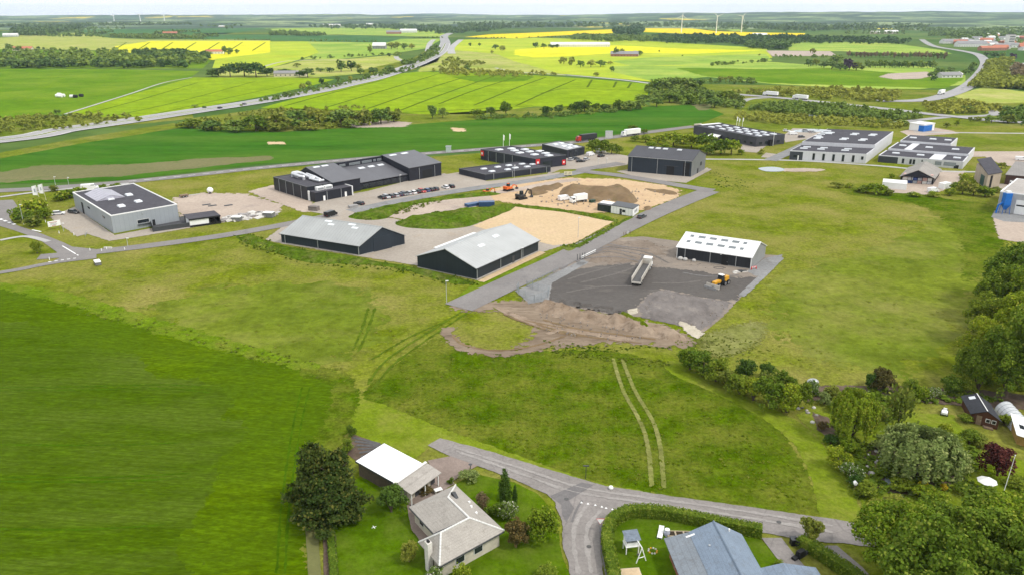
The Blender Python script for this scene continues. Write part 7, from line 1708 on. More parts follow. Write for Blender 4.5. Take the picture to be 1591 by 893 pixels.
make_car('parked_car', 'white rounded car on the forecourt of the grey hall', 'white', 'car', G(91.5, 334), ang((80, 335), (110, 333)))
make_car('parked_car', 'dark green-grey car close to the grey hall door', 'dark_grey', 'estate', G(115, 332), ang((100, 330), (120, 333)))
make_car('camper_van', 'white camper van behind the grey hall by the road', 'white', 'van', G(141, 296), ang((128, 296), (155, 294)), None, 'van').scale = (1.25, 1.2, 1.3)
for x, y, c, k, l in [(917, 242.5, 'white', 'van', 'long white van in the car park behind the red sign hall'), (933.5, 237.5, 'white', 'van', 'white van at the back edge of that car park'), (887, 250, 'silver', 'car', 'silver car nearest the red sign in the car park'), (894.5, 248.5, 'dark_grey', 'car', 'dark grey car behind the silver one in the car park'), (902, 252.5, 'black', 'estate', 'black car in the middle of the car park'), (911, 249.5, 'silver', 'estate', 'silver estate right of the black car in the car park'), (934, 244.5, 'black', 'car', 'black car alone at the right side of the car park')]:
    make_car('parked_van' if k == 'van' else 'parked_car', l, c, k, G(x, y), R(-.4, .5) + rowa, 'vehicles in the showroom car park', 'van' if k == 'van' else 'car')
make_car('site_van', 'white van on the sand beside the soil heap', 'white', 'van', G(877, 311.5), ang((868, 312), (886, 309.5)), None, 'van')
for x, y, c, k, l in [(1232, 210, 'white', 'van', 'white van on the parking by the pond'), (1262, 207, 'silver', 'car', 'silver car on the parking by the pond'), (1245, 214.5, 'dark_grey', 'car', 'dark car near the road on the pond parking'), (1222, 205, 'white', 'car', 'white car beside the dark office complex'), (1252, 205, 'silver', 'estate', 'silver estate at the water edge of the parking'), (1571, 284, 'silver', 'car', 'silver car between the long shed and the concrete hall'), (1575, 288, 'white', 'car', 'white car in front of the silver one by the long shed'), (1586, 250, 'white', 'van', 'white van on the sandy lot at the right edge')]:
    make_car('parked_van' if k == 'van' else 'parked_car', l, c, k, G(x, y), R(-.5, .5), None, 'van' if k == 'van' else 'car')
make_car('goods_van', 'white van parked before the open goods barn', 'white', 'van', G(1449, 299), ang((1440, 300), (1460, 297)), None, 'van')

# lorries
def lorry(name, label, cabc, boxm, loc, rz, Lt=11, group=None):
    o = thing(name, label, 'lorry', loc, rz, group); m = cpaint(cabc, PC[cabc])
    mb = MB(); loft(mb, [(4.6, .6), (4.6, 3.1), (6.5, 3.1), (6.9, 1.9), (6.95, .6)], 1.2, 1.15, .6, 3.1); mb.obj('cab', m, o, bevel=.06)
    mb = MB(); mb.hexa([(6.86, -1, 1.95), (6.9, 1, 1.95), (6.86, 1, 1.95), (6.82, -1, 1.95), (6.56, -1, 2.95), (6.56, 1, 2.95), (6.5, 1, 2.95), (6.5, -1, 2.95)]); mb.obj('windscreen', m_glass, o)
    mb = MB(); mb.box(4.3 - Lt, 4.3, -1.25, 1.25, 1.2, 3.9); mb.obj('trailer_box', boxm, o, bevel=.04)
    mb = MB(); mb.box(4.2 - Lt, 6.4, -.45, .45, .75, 1.18); mb.obj('chassis', m_dsteel, o)
    for x in (6.0, 3.4, 5.6 - Lt, 6.9 - Lt, 8.2 - Lt):
        for y in (-1.05, 1.05): wheel(o, x, y, .5, .3)
    return o
m_dbox = paint('dark_trailer_side', (.03, .03, .034), .5, .15, .5)
lorry('articulated_lorry', 'lorry with red cab and dark trailer on the main road', 'red', m_dbox, G(911, 219.5), ang((930, 217), (890, 221.5)))
wl = lorry('articulated_lorry', 'white articulated lorry on the main road by the bushes', 'white', m_white, G(980, 211.5), ang((1010, 207), (960, 213)))
for x, y, a, l in [(1197, 150.5, ((1215, 153), (1180, 150)), 'white lorry crossing the junction on the far highway'), (1462, 148, ((1480, 143), (1440, 153)), 'white lorry coming down the right highway bend'), (1243, 156, ((1260, 158), (1220, 154)), 'white lorry alone on the highway before the pond thicket')]:
    dup(wl, G(x, y) + Vector((0, 0, .45)), ang(*a), l)
for x, y, a, l, c in [(1521, 110, (1518, 122), 'car on the right highway below the town', 'white'), (1527, 104, (1530, 95), 'dark car high up on the right highway', 'black'), (1512, 131, (1500, 137), 'silver car in the middle of the highway bend', 'silver'), (1495, 139.5, (1470, 149), 'white car low in the highway bend', 'white'), (620, 110.5, (650, 99), 'white car on the motorway slope', 'white'), (672, 87.5, (690, 68), 'dark car on the motorway curve', 'black'), (687, 73, (692, 66), 'light car far up the motorway', 'silver'), (342, 170, (400, 160), 'dark car on the lower stretch of motorway', 'black'), (380, 164, (440, 152), 'grey car on the motorway above the wheat', 'grey')]:
    o = make_car('passing_car', l, c, 'car', G(x, y) + Vector((0, 0, .45)), ang((x, y), a))
# box truck on the site
o = thing('site_truck', 'white box truck on the sand in front of the soil heap', 'truck', G(905, 314), ang((892, 315.5), (916, 312)))
mb = MB(); mb.box(-3.6, 1.6, -1.1, 1.1, 1.1, 3.2); mb.obj('box', m_white, o, bevel=.04)
mb = MB(); loft(mb, [(-5.4, .5), (-5.4, 1.6), (-4.9, 2.5), (-3.75, 2.5), (-3.75, .5)], 1.05, 1.0, .5, 2.5); mb.obj('cab', m_white, o, bevel=.05)
mb = MB(); mb.box(-5.2, -4.2, -1.08, 1.08, 1.6, 2.2); mb.obj('side_window', m_glass, o); mb = MB(); mb.box(-3.7, 1.6, -.4, .4, .6, 1.08); mb.obj('chassis', m_dsteel, o)
for x in (-4.6, -.2, 1.0):
    for y in (-.95, .95): wheel(o, x, y, .45, .28)

# tipper on the dark yard
a = ang((987, 443.5), (1006, 412))
Lp = (G(1006, 412) - G(988.5, 443.5)).length
o = thing('dump_truck', 'off-white tipper truck with open empty bed on the dark yard', 'truck', G(998, 428.5), a)
m_ow = paint('off_white_truck_paint', (.56, .53, .47), .45, .12, 1, stain=(.36, .31, .25)); m_bed = paint('scuffed_bed_steel', (.075, .072, .07), .6, .3, 2)
hl = Lp / 2
mb = MB(); mb.box(-hl, hl - 2.6, -1.2, 1.2, 1.25, 1.42); mb.obj('bed_floor', m_bed, o)
for s, nm in ((-1, 'bed_side'), (1, 'bed_side')):
    mb = MB(); mb.hexa([(-hl, s * 1.22 - .06, 1.2), (hl - 2.6, s * 1.22 - .06, 1.2), (hl - 2.6, s * 1.22 + .06, 1.2), (-hl, s * 1.22 + .06, 1.2), (-hl, s * 1.28 - .06, 2.5), (hl - 2.6, s * 1.28 - .06, 2.6), (hl - 2.6, s * 1.28 + .06, 2.6), (-hl, s * 1.28 + .06, 2.5)]); mb.obj(nm, m_ow, o)
    for k in range(6):
        x = -hl + .5 + k * (Lp - 3.4) / 5.5; mb = MB(); mb.box(x, x + .12, s * 1.36 - .06, s * 1.36 + .06, 1.2, 2.5); mb.obj('bed_rib', m_ow, o)
mb = MB(); mb.box(hl - 2.62, hl - 2.5, -1.25, 1.25, 1.2, 3.0); mb.obj('headboard', m_ow, o)
mb = MB(); mb.box(-hl - .25, -hl - .05, -1.25, 1.25, .9, 1.35); mb.obj('tailgate', m_ow, o)
mb = MB(); loft(mb, [(hl - 2.3, .6), (hl - 2.3, 3.1), (hl - .3, 3.1), (hl, 1.9), (hl + .05, .6)], 1.22, 1.18, .6, 3.1); mb.obj('cab', m_white, o, bevel=.07)
mb = MB(); mb.hexa([(hl - .05, -1, 1.95), (hl - .01, 1, 1.95), (hl - .05, 1, 1.95), (hl - .09, -1, 1.95), (hl - .28, -1, 2.95), (hl - .28, 1, 2.95), (hl - .34, 1, 2.95), (hl - .34, -1, 2.95)]); mb.obj('windscreen', m_glass, o)
for s in (-1, 1): mb = MB(); mb.box(hl - 1.7, hl - .7, s * 1.2 - .04, s * 1.2 + .04, 1.9, 2.8); mb.obj('side_window', m_glass, o)
mb = MB(); mb.box(-hl + .3, hl - .4, -.45, .45, .75, 1.15); mb.obj('chassis', m_dsteel, o)
for x in (hl - 1.1, hl - 3.0, -hl + 1.2, -hl + 2.6):
    for y in (-1.05, 1.05): wheel(o, x, y, .52, .34)
for s in (-1, 1): mb = MB(); mb.tube((hl - 3.9, s * 1.1, .7), (hl - 3.0 - 1.6, s * 1.1, .7), .3, n=10); mb.obj('fuel_tank', m_steel, o)

# motor grader / dozer
a = ang((1130, 436), (1104, 446))
m_yel = paint('machine_yellow', (.60, .30, .02), .45, .12, 1, stain=(.42, .24, .05))
o = thing('motor_grader', 'yellow motor grader with wide pale front blade and black cab', 'construction vehicle', G(1117, 444), a)
mb = MB(); mb.box(2.7, 2.85, -2.0, 2.0, .15, 1.15); mb.box(2.84, 3.1, -2.0, 2.0, .05, .25); mb.obj('front_blade', m_ow, o)
mb = MB(); mb.box(3.9, 4.05, -1.75, 1.75, .1, .75); mb.obj('lower_blade', paint('bare_blade_steel', (.42, .42, .42), .35, .15, 2, metal=.5), o)
mb = MB(); mb.box(2.9, 3.95, -.25, .25, .35, .6); mb.obj('push_frame', m_dsteel, o)
mb = MB(); mb.box(-.2, 2.65, -.55, .55, 1.0, 1.7); mb.obj('nose_frame', m_yel, o, bevel=.08)
mb = MB(); mb.box(-3.3, -1.35, -.85, .85, 1.0, 2.35); mb.obj('engine_cover', m_yel, o, bevel=.12)
mb = MB(); mb.taper(-1.3, -.1, -.75, .75, 1.0, 2.9, .1, .08); mb.obj('cab', m_glass, o)
mb = MB(); mb.box(-1.3, -.1, -.75, .75, 2.91, 3.05); mb.obj('cab_roof', m_white, o, bevel=.04)
mb = MB(); mb.box(-3.5, 2.0, -.4, .4, .6, .98); mb.obj('chassis', m_dsteel, o)
mb = MB(); mb.tube((-1.9, .5, 2.3), (-1.9, .5, 3.4), .07, n=8); mb.obj('exhaust_pipe', m_steel, o)
for x, y in ((1.6, -1.0), (1.6, 1.0), (-1.2, -1.0), (-1.2, 1.0), (-2.7, -1.0), (-2.7, 1.0)): wheel(o, x, y, .68, .45)

# excavators
def digger(label, loc, rz, col, s=1.0, arm=.7):
    o = thing('excavator', label, 'excavator', loc, rz); o.scale = (s, s, s)
    for y in (-1.1, 1.1):
        mb = MB(); mb.prism([(-2, y - .28, .1), (-1.7, y - .28, 0), (1.7, y - .28, 0), (2, y - .28, .1), (2.1, y - .28, .5), (1.7, y - .28, .85), (-1.7, y - .28, .85), (-2.1, y - .28, .5)], (0, .56, 0)); mb.obj('track', m_tyre, o)
    mb = MB(); mb.box(-2.2, 1.3, -1.25, 1.25, 1.05, 1.75); mb.obj('body', col, o, bevel=.08)
    mb = MB(); mb.box(-2.3, -1.3, -1.2, 1.2, 1.76, 2.3); mb.obj('counterweight', col, o, bevel=.1)
    mb = MB(); mb.taper(-.1, 1.35, .25, 1.2, 1.76, 3.0, .12, .06); mb.obj('cab', m_glass, o)
    mb = MB(); mb.box(.0, 1.25, .3, 1.15, 3.01, 3.1); mb.obj('cab_roof', col, o)
    mb = MB(); mb.prism([(1.2, -.45, 1.5), (3.0, -.45, 4.1 * arm + .6), (4.6, -.45, 3.9 * arm), (4.6, -.45, 3.5 * arm), (3.0, -.45, 3.4 * arm + .5), (1.5, -.45, 1.2)], (0, .4, 0)); mb.obj('boom', col, o)
    mb = MB(); mb.prism([(4.4, -.42, 3.9 * arm + .2), (4.8, -.42, 3.8 * arm), (5.2, -.42, .9), (4.9, -.42, .8)], (0, .34, 0)); mb.obj('dipper_arm', col, o)
    mb = MB(); mb.prism([(4.9, -.75, 1.0), (5.5, -.75, .9), (5.4, -.75, .15), (4.7, -.75, .0), (4.4, -.75, .4)], (0, 1.0, 0)); mb.obj('bucket', m_dsteel, o)
    return o
m_org = paint('machine_orange', (.62, .12, .015), .45, .15, 1)
digger('orange excavator lying low along the site edge below the road', G(790, 297), ang((785, 297), (802, 293)), m_org, .95, .45)
digger('black and orange excavator on the sand at the site edge', G(810, 310), ang((806, 311), (822, 308)), paint('machine_black', (.03, .028, .026), .5, .2, 1), 1.0, .8)
digger('small orange digger among the rubble at the site corner', G(757, 302), ang((750, 302), (764, 300)), m_org, .7, .7)
# blue containers, skip, trailer, cabins' neighbours
def container(name, label, px, L, W_, H, mat, rz, cat='container', ribs=True, group=None, lid=None):
    o = thing(name, label, cat, G(*px), rz, group); mb = MB(); mb.box(-L / 2, L / 2, -W_ / 2, W_ / 2, .12, H); mb.obj('body', mat, o)
    if ribs:
        for k in range(int(L / .8)):
            x = -L / 2 + .4 + k * .8
            for y in (-W_ / 2 - .04, W_ / 2): mb = MB(); mb.box(x, x + .15, y, y + .04, .15, H - .05); mb.obj('rib', mat, o)
    mb = MB(); mb.box(-L / 2 - .03, L / 2 + .03, -W_ / 2 - .05, W_ / 2 + .05, H + .005, H + .1); mb.obj('lid', lid or mat, o)
    for s in (-1, 1): mb = MB(); mb.box(-L / 2, L / 2, s * W_ * .35 - .08, s * W_ * .35 + .08, 0, .115); mb.obj('skid', m_dsteel, o)
    return o
m_cb = paint('container_blue', (.025, .06, .14), .5, .15, 1); m_cb2 = paint('container_blue_lid', (.07, .12, .22), .5, .15, 1)
container('waste_container', 'flat dark blue container on the upper sand patch, lower one of two', (734, 320.5), 5.6, 2.4, 1.1, m_cb, ang((725, 322), (745, 318.5)), lid=m_cb2)
container('waste_container', 'taller ribbed blue container next to the flat blue one', (756, 320.5), 5.8, 2.5, 1.7, m_cb, ang((747, 320), (766, 319.5)), lid=m_cb2)
container('skip', 'brownish grey skip between the black annex and the storage barn', (488, 327.5), 3.6, 2.0, 1.6, paint('rusty_grey', (.17, .145, .13), .7, .25, 1), ang((482, 327), (494, 328)), 'skip')
container('trailer', 'low grey flatbed trailer beside the lone black car', (549, 323), 3.4, 1.9, .9, paint('trailer_grey', (.28, .27, .26), .6, .15, 1), rowa, 'trailer', False)
container('storage_tent', 'flat white storage tent beside the open goods barn', (1389, 292), 9, 7, 2.6, m_white, ang((1377, 292), (1400, 294)), 'tent', False)
container('covered_trailer', 'white covered trailer right of the white goods van', (1467, 293), 5, 2.4, 2.3, m_white, ang((1460, 294), (1475, 291)), 'trailer', False)
container('lidded_crate', 'white lidded crate among the rubble by the yard', (368, 343.5), 3.2, 2.4, 1.5, paint('crate_grey', (.15, .15, .15), .7, .2, 1), ang((360, 343), (376, 343)), 'crate', False, lid=m_white)
container('lidded_crate', 'white-topped grey box at the end of the rubble row', (418, 337.5), 3.6, 2.4, 1.7, bpy.data.materials['crate_grey'], ang((410, 337), (426, 338)), 'crate', False, lid=m_white)
o = container('utility_box', 'tilted white box lid on the grass below the junction', (152, 411), 1.5, 3.0, 1.0, bpy.data.materials['crate_grey'], ang((150, 411), (156, 410)), 'utility box', False, lid=m_white)
container('goods_crate', 'dark green crate beside the white box truck on the sand', (920, 315), 2.2, 1.4, 1.0, paint('crate_green', (.02, .05, .03), .6, .2, 1), rowa, 'crate', False)
# white round tank on the dirt yard
o = thing('white_tank', 'round white tank on a dark stand at the edge of the dirt yard', 'tank', G(327, 301)); mb = MB(); mb.dome((0, 0, 1.35), 1.25, sz=.95, n=16, m=10); mb.obj('tank_body', m_white, o, smooth=True); mb = MB(); mb.tube((0, 0, 0), (0, 0, .4), .6, n=10); mb.obj('stand', m_dsteel, o); mb = MB(); mb.tube((.3, -1.0, .5), (.3, -1.35, .5), .35, n=8); mb.obj('hatch', m_dsteel, o)
o = thing('farm_trailer', 'old dark trailer with long drawbar beside the white tank', 'trailer', G(286, 307), ang((280, 307), (312, 302))); mb = MB(); mb.box(-1.6, 1.6, -.9, .9, .6, 1.1); mb.obj('load_bed', m_wood, o); mb = MB(); mb.tube((1.6, 0, .6), (6.2, 0, .45), .12, n=6); mb.obj('drawbar', m_steel, o)
for x in (-.6, .6):
    for y in (-.95, .95): wheel(o, x, y, .45, .25)
# rubble slabs
R2 = random.Random(4); m_slab = [paint('broken_concrete_%d' % i, c, .9, .15, 1) for i, c in enumerate(((.42, .40, .37), (.52, .50, .46), (.28, .26, .25)))]
for i in range(58):
    t = R2.random(); x = 348 + 84 * t; y = 341 - 9 * t + R2.uniform(-4.5, 4.5)
    w, d, h = R2.uniform(.5, 1.6), R2.uniform(.4, 1.2), R2.uniform(.2, .7)
    mb = MB(); j = lambda: R2.uniform(-.15, .15)
    mb.hexa([(-w + j(), -d + j(), 0), (w + j(), -d + j(), 0), (w + j(), d + j(), 0), (-w + j(), d + j(), 0), (-w * .9 + j(), -d + j(), h + j()), (w + j(), -d + j(), h + j()), (w + j(), d + j(), h + j()), (-w + j(), d + j(), h + j())])
    ob = mb.obj('rubble_slab', m_slab[i % 3], None, G(x, y)); ob.rotation_euler = (R2.uniform(-.2, .2), R2.uniform(-.2, .2), R2.uniform(0, 6)); tag(ob, 'broken concrete slab in the rubble row beside the dirt yard', 'slab', 'rubble beside the dirt yard')
for k, (x, y) in enumerate([(321, 319), (330, 320.5), (355, 320)]):
    mb = MB(); mb.taper(-1.6, 1.6, -.5, .5, 0, .35, .2, .1); ob = mb.obj('board_stack', m_dsteel, None, G(x, y)); ob.rotation_euler.z = rowa; tag(ob, 'flat dark board stack on the dirt yard, %s' % ('leftmost of three', 'between the other two', 'alone on the right')[k], 'board stack', 'dark stacks on the dirt yard')
for k, (x, y, s_) in enumerate([(1057, 404, 1.0), (1064.5, 405, .9), (1078, 406.5, .8), (1180, 262, .5)][:3]):
    mb = MB(); mb.dome((0, 0, .45 * s_), .8 * s_, sz=.75, n=10, m=6, z0=-.6); ob = mb.obj('gravel_bag', paint('woven_bag_%d' % k, (.42, .41, .39), .8, .15, 3), None, G(x, y), smooth=True); tag(ob, 'pale gravel sack at the workshop wall, %s' % ('nearest the corner', 'next to the first downpipe', 'standing alone')[k], 'sack', 'sacks at the workshop wall')
mb = MB()
for k in range(24):
    a0 = k * math.tau / 24; mb.tube((1.5 * math.cos(a0), .9 * math.sin(a0), .1), (1.5 * math.cos(a0 + .27), .9 * math.sin(a0 + .27), .1), .09, n=5)
tag(mb.obj('hose_coil', m_dsteel, None, G(1117, 416.5)), 'dark hose coil on the gravel before the workshop door', 'hose')
o = thing('pallet_pile', 'pile of pale boards and pallets at the workshop corner', 'pallet pile', G(1150, 423), .3)
for k, (x, y, z, w, d, h) in enumerate([(-1.2, 0, 0, .9, .6, .3), (.1, .1, 0, .7, .5, .55), (1.3, -.1, 0, .9, .5, .3), (-1.0, .1, .32, .7, .5, .12), (1.2, 0, .32, .8, .4, .12), (-2.0, -.6, 0, .5, .4, .2)]):
    mb = MB(); mb.box(x - w, x + w, y - d, y + d, z, z + h); mb.obj('pallet', (m_slab[1], m_dsteel, m_slab[1])[k % 3], o)
o = thing('barrier_board', 'small red and white barrier at the workshop gable', 'barrier', G(1171, 419), .4); mb = MB(); mb.box(-.9, .9, -.04, .04, .6, 1.0); mb.obj('board', m_red, o)
for x in (-.55, 0, .55): mb = MB(); mb.box(x - .12, x + .12, -.06, .06, .61, .99); mb.obj('stripe', m_white, o)
for x in (-.8, .8): mb = MB(); mb.box(x - .05, x + .05, -.2, .2, 0, .6); mb.obj('leg', m_red, o)

# ---- mesh fence round the gate at the end of the estate road
m_mesh = paint('fence_wire', (.30, .33, .35), .4, .1, 2, metal=.4)
def mesh_fence(label, px, h, step=2.5):
    pts = [G(*p) for p in px]; o = thing('wire_fence', label, 'fence', pts[0]); o0 = pts[0]
    for i in range(len(pts) - 1):
        a, b = pts[i] - o0, pts[i + 1] - o0; L = (b - a).length; n = max(1, round(L / step))
        for k in range(n):
            p, q = a + (b - a) * (k / n), a + (b - a) * ((k + 1) / n)
            mb = MB(); mb.tube(p, p + Vector((0, 0, h)), .05, n=5); mb.obj('post', m_mesh, o)
            mb = MB()
            for z in np.linspace(.08, h - .06, 9): mb.tube(p + Vector((0, 0, z)), q + Vector((0, 0, z)), .016, n=3)
            m_ = int((q - p).length / .25)
            for j in range(1, m_): c = p + (q - p) * (j / m_); mb.tube(c + Vector((0, 0, .08)), c + Vector((0, 0, h - .06)), .013, n=3)
            mb.obj('wire_panel', m_mesh, o)
    return o
mesh_fence('curved wire mesh fence at the yard entrance by the road end', [(806, 449), (803, 453), (806, 458), (816, 463), (830, 468), (846, 470)], 2.0)
mesh_fence('straight wire mesh fence closing the yard corner above the dirt bank', [(818, 446), (836, 452), (853, 455), (851, 462), (820, 474)], 2.0)
mesh_fence('low wire fence running along the yard side toward the gate', [(820, 446), (850, 432), (868, 423)], 1.6)
o = thing('road_gate', 'long pale bar gate with dark posts beside the estate road', 'gate', G(903, 404)); q = G(927, 391.5) - G(905, 402)
mb = MB(); mb.tube(Vector((0, 0, 1.0)), q + Vector((0, 0, 1.0)), .12, n=6); mb.obj('bar', m_white, o); mb = MB(); mb.tube(Vector((0, 0, .5)), q + Vector((0, 0, .5)), .07, n=6); mb.obj('lower_bar', m_white, o)
for k in range(4): v = q * (-.16 + .1 * k) + Vector((-.4 + .3 * k, .5, 0)); mb = MB(); mb.tube(v, v + Vector((0, 0, 1.9)), .09, n=6); mb.obj('post', m_dsteel, o)
for k in range(9): v = q * (k / 8); mb = MB(); mb.tube(v + Vector((0, 0, 0)), v + Vector((0, 0, 1.5)), .035, n=5); mb.obj('upright', m_mesh, o)
for k, (x, y) in enumerate([(969, 366), (972, 365.5), (975.5, 364.5), (979, 364)]):
    mb = MB(); mb.tube((0, 0, 0), (0, 0, 1.1), .09, n=6); tag(mb.obj('marker_post', m_white if k == 2 else m_wood, None, G(x, y)), ('brown post at the yard corner, nearest the gate', 'second brown post of the short row at the yard corner', 'only white post in the short row at the yard corner', 'brown post farthest along the road at the yard corner')[k], 'post', 'short posts at the yard corner')

# ---- lamps, poles, flags, signs
m_pole = paint('lamp_pole_grey', (.42, .43, .43), .45, .1, 2)
def lamp(label, x, yb, yt, group='street lamps along the estate roads', d=(1, 0)):
    o = thing('street_lamp', label, 'street lamp', G(x, yb), 0, group); h = HT(x, yb, yt)
    mb = MB(); mb.tube((0, 0, 0), (0, 0, h - .15), .085, .05, 8); mb.obj('pole', m_pole, o)
    mb = MB(); mb.hexa([(-.12, -.12, h - .16), (.5 * d[0] + .12, -.12, h - .16), (.5 * d[0] + .12, .12, h - .16), (-.12, .12, h - .16), (-.1, -.08, h + .05), (.5 * d[0] + .1, -.08, h + .05), (.5 * d[0] + .1, .08, h + .05), (-.1, .08, h + .05)]); mb.obj('lamp_head', m_lamp, o)
    return o
lamp('slim street lamp in the meadow near the estate road end', 694, 471, 436)
lamp('street lamp on the grass by the road crossing marks', 37, 349, 318); lamp('street lamp beside the low sign board on the left', 99, 360, 347)
lamp('street lamp in front of the low flat black hall', 799, 277, 257); lamp('street lamp at the road bend by the tall dark hall', 929, 262, 246); lamp('lamp pole in the open car park by the dark hall', 942, 259, 246)
lamp('lamp standing on the workshop yard before the middle roof', 622, 288, 272); lamp('lamp on the sandy lot near the large sand area', 898, 370, 338)
lamp('lamp on the verge below the grey hall', 199, 384, 370); lamp('lamp by the corner of the storage barn wall', 810, 404, 385); lamp('lamp at the roadside behind the planting', 87, 292, 275); lamp('second lamp at the roadside behind the grey hall', 107, 288, 276)
o = thing('dark_lamp_post', 'dark street lamp with flat cross head at the junction verge', 'street lamp', G(910, 743.5)); h = HT(910, 743.5, 723.5)
mb = MB(); mb.tube((0, 0, 0), (0, 0, h), .05, n=8); mb.obj('pole', m_dsteel, o); mb = MB(); mb.box(-.45, .45, -.12, .12, h + .005, h + .1); mb.obj('lamp_head', m_dsteel, o)
for k, (x, yb, yt, l) in enumerate([(65, 323.5, 288, 'white banner flag on its pole, the left one of the pair'), (74, 320, 286, 'white banner flag on its pole, the right one of the pair')]):
    o = thing('banner_flag', l, 'flag', G(x, yb), 0, 'white banner flags by the junction'); h = HT(x, yb, yt)
    mb = MB(); mb.tube((0, 0, 0), (-.5, 0, h), .09, .05, 8); mb.obj('pole', paint('cream_pole_%d' % k, (.55, .52, .35), .5, .1, 2), o)
    mb = MB(); w = 1.7
    for i in range(6):
        a0, a1 = i / 6, (i + 1) / 6; f_ = lambda t: (-.45 - w * t, .18 * math.sin(t * 5 + k))
        (x0, y0), (x1, y1) = f_(a0), f_(a1); mb.hexa([(x0, y0, h * .55 + .2 * a0), (x1, y1, h * .55 + .2 * a1), (x1, y1 + .03, h * .55 + .2 * a1), (x0, y0 + .03, h * .55 + .2 * a0), (x0, y0, h - .5 * a0), (x1, y1, h - .5 * a1), (x1, y1 + .03, h - .5 * a1), (x0, y0 + .03, h - .5 * a0)])
    fl = mb.obj('flag_cloth', m_white, o)
    mb = MB(); mb.box(-.45 - w * .62, -.45 - w * .38, -.10, .30, h * .70, h * .84); mb.obj('flag_print', paint('grey_print_%d' % k, (.34, .37, .40), .6, .1, 2), o)
for k, (x, yb, yt, l) in enumerate([(782, 233, 209.5, 'pale flagpole behind the red sign hall, left of the two'), (791.5, 231, 208, 'pale flagpole behind the red sign hall, right of the two'), (1144, 199, 181.5, 'tall white flagpole with pennant above the dark complex, leftmost of three'), (1147.5, 199, 184, 'middle flagpole of the three above the dark complex'), (1153, 199, 183, 'rightmost flagpole of the three above the dark complex')]):
    o = thing('flagpole', l, 'flagpole', G(x, yb)); h = HT(x, yb, yt); mb = MB(); mb.tube((0, 0, 0), (0, 0, h), .14, .08, 8); mb.obj('pole', m_white, o)
    mb = MB(); mb.hexa([(.1, -.03, h * .62), (.55, .1, h * .6), (.55, .13, h * .6), (.1, 0, h * .62), (.1, -.03, h - .1), (.75, .1, h - .5), (.75, .13, h - .5), (.1, 0, h - .1)]); mb.obj('pennant', m_white, o)
o = thing('sign_board', 'white printed sign board on two legs by the hall entrance', 'sign', G(86, 357), ang((80, 357), (94, 354.5)))
mb = MB(); mb.box(-1.9, 1.9, -.06, .06, 1.2, 3.0); mb.obj('board', m_white, o)
for x in (-1.4, 1.4): mb = MB(); mb.tube((x, .1, 0), (x, .1, 2.9), .07, n=6); mb.obj('leg', m_wood, o)
for z, w, c in ((2.55, 1.5, (.35, .08, .07)), (2.15, 1.2, (.25, .25, .26)), (1.75, 1.4, (.3, .3, .31)), (1.4, .8, (.4, .12, .1))): mb = MB(); mb.box(-w, w * .6, -.075, -.058, z - .08, z + .1); mb.obj('print_line', paint('print_%d' % int(z * 100), c, .6, .2, 4), o)
for k, (x, l) in enumerate([(879.5, 'cream direction board on the road corner, left half of a pair'), (885.5, 'cream direction board on the road corner, right half of a pair')]):
    o = thing('direction_board', l, 'sign', G(x, 274.5 - k * .2), 0, 'cream boards at the road corner'); mb = MB(); mb.box(-.85, .85, -.05, .05, .5, 2.2); mb.obj('board', paint('cream_board_%d' % k, (.66, .61, .44), .6, .1, 2), o); mb = MB(); mb.box(-.7, .7, -.04, .04, .0, .49); mb.obj('leg', m_dsteel, o)
    for z in (1.8, 1.4, 1.0): mb = MB(); mb.box(-.6, .4, -.065, -.048, z - .05, z + .05); mb.obj('print_line', m_dsteel, o)
for k, (x, y) in enumerate([(140, 390), (158, 390.5), (166, 388), (194, 389), (77, 404), (71, 346), (92, 363), (115, 366)]):
    mb = MB(); mb.tube((0, 0, 0), (0, 0, .85), .13, .1, 8); tag(mb.obj('marker_post', m_white, None, G(x, y)), 'short white marker post on the verge near the grey hall', 'post', 'white marker posts near the grey hall')
mb = MB(); mb.box(-1.2, 1.2, -.25, .25, 0, .6); tag(mb.obj('stone_block', m_slab[1], None, G(168, 387)), 'pale stone block between the white marker posts', 'stone')
o = thing('bike_rack', 'small grey railing at the corner of the hall forecourt', 'railing', G(134, 366), 1.9)
for k in range(6): mb = MB(); mb.tube((k * .7 - 1.8, 0, 0), (k * .7 - 1.8, 0, .9), .04, n=5); mb.obj('post', m_steel, o)
for z in (.45, .88): mb = MB(); mb.tube((-1.8, 0, z), (1.7, 0, z), .035, n=5); mb.obj('rail', m_steel, o)
o = thing('grey_cabinet', 'pale grey utility cabinet on the verge of the lorry road', 'cabinet', G(946, 215)); mb = MB(); mb.box(-2.0, 2.0, -1, 1, 0, 3.8); mb.obj('body', paint('pale_grey_box', (.5, .5, .48), .7, .1, 1), o); mb = MB(); mb.box(-2.1, 2.1, -1.1, 1.1, 3.81, 4.0); mb.obj('lid', m_steel, o)
o = thing('pump_hut', 'small pale green hut at the edge of the wheat field', 'hut', G(697, 237)); mb = MB(); mb.box(-1.3, 1.3, -1, 1, 0, 3.0); mb.obj('body', paint('pale_green_box', (.40, .48, .42), .7, .1, 1), o); mb = MB(); mb.box(-1.45, 1.45, -1.15, 1.15, 3.01, 3.2); mb.obj('roof', m_steel, o)
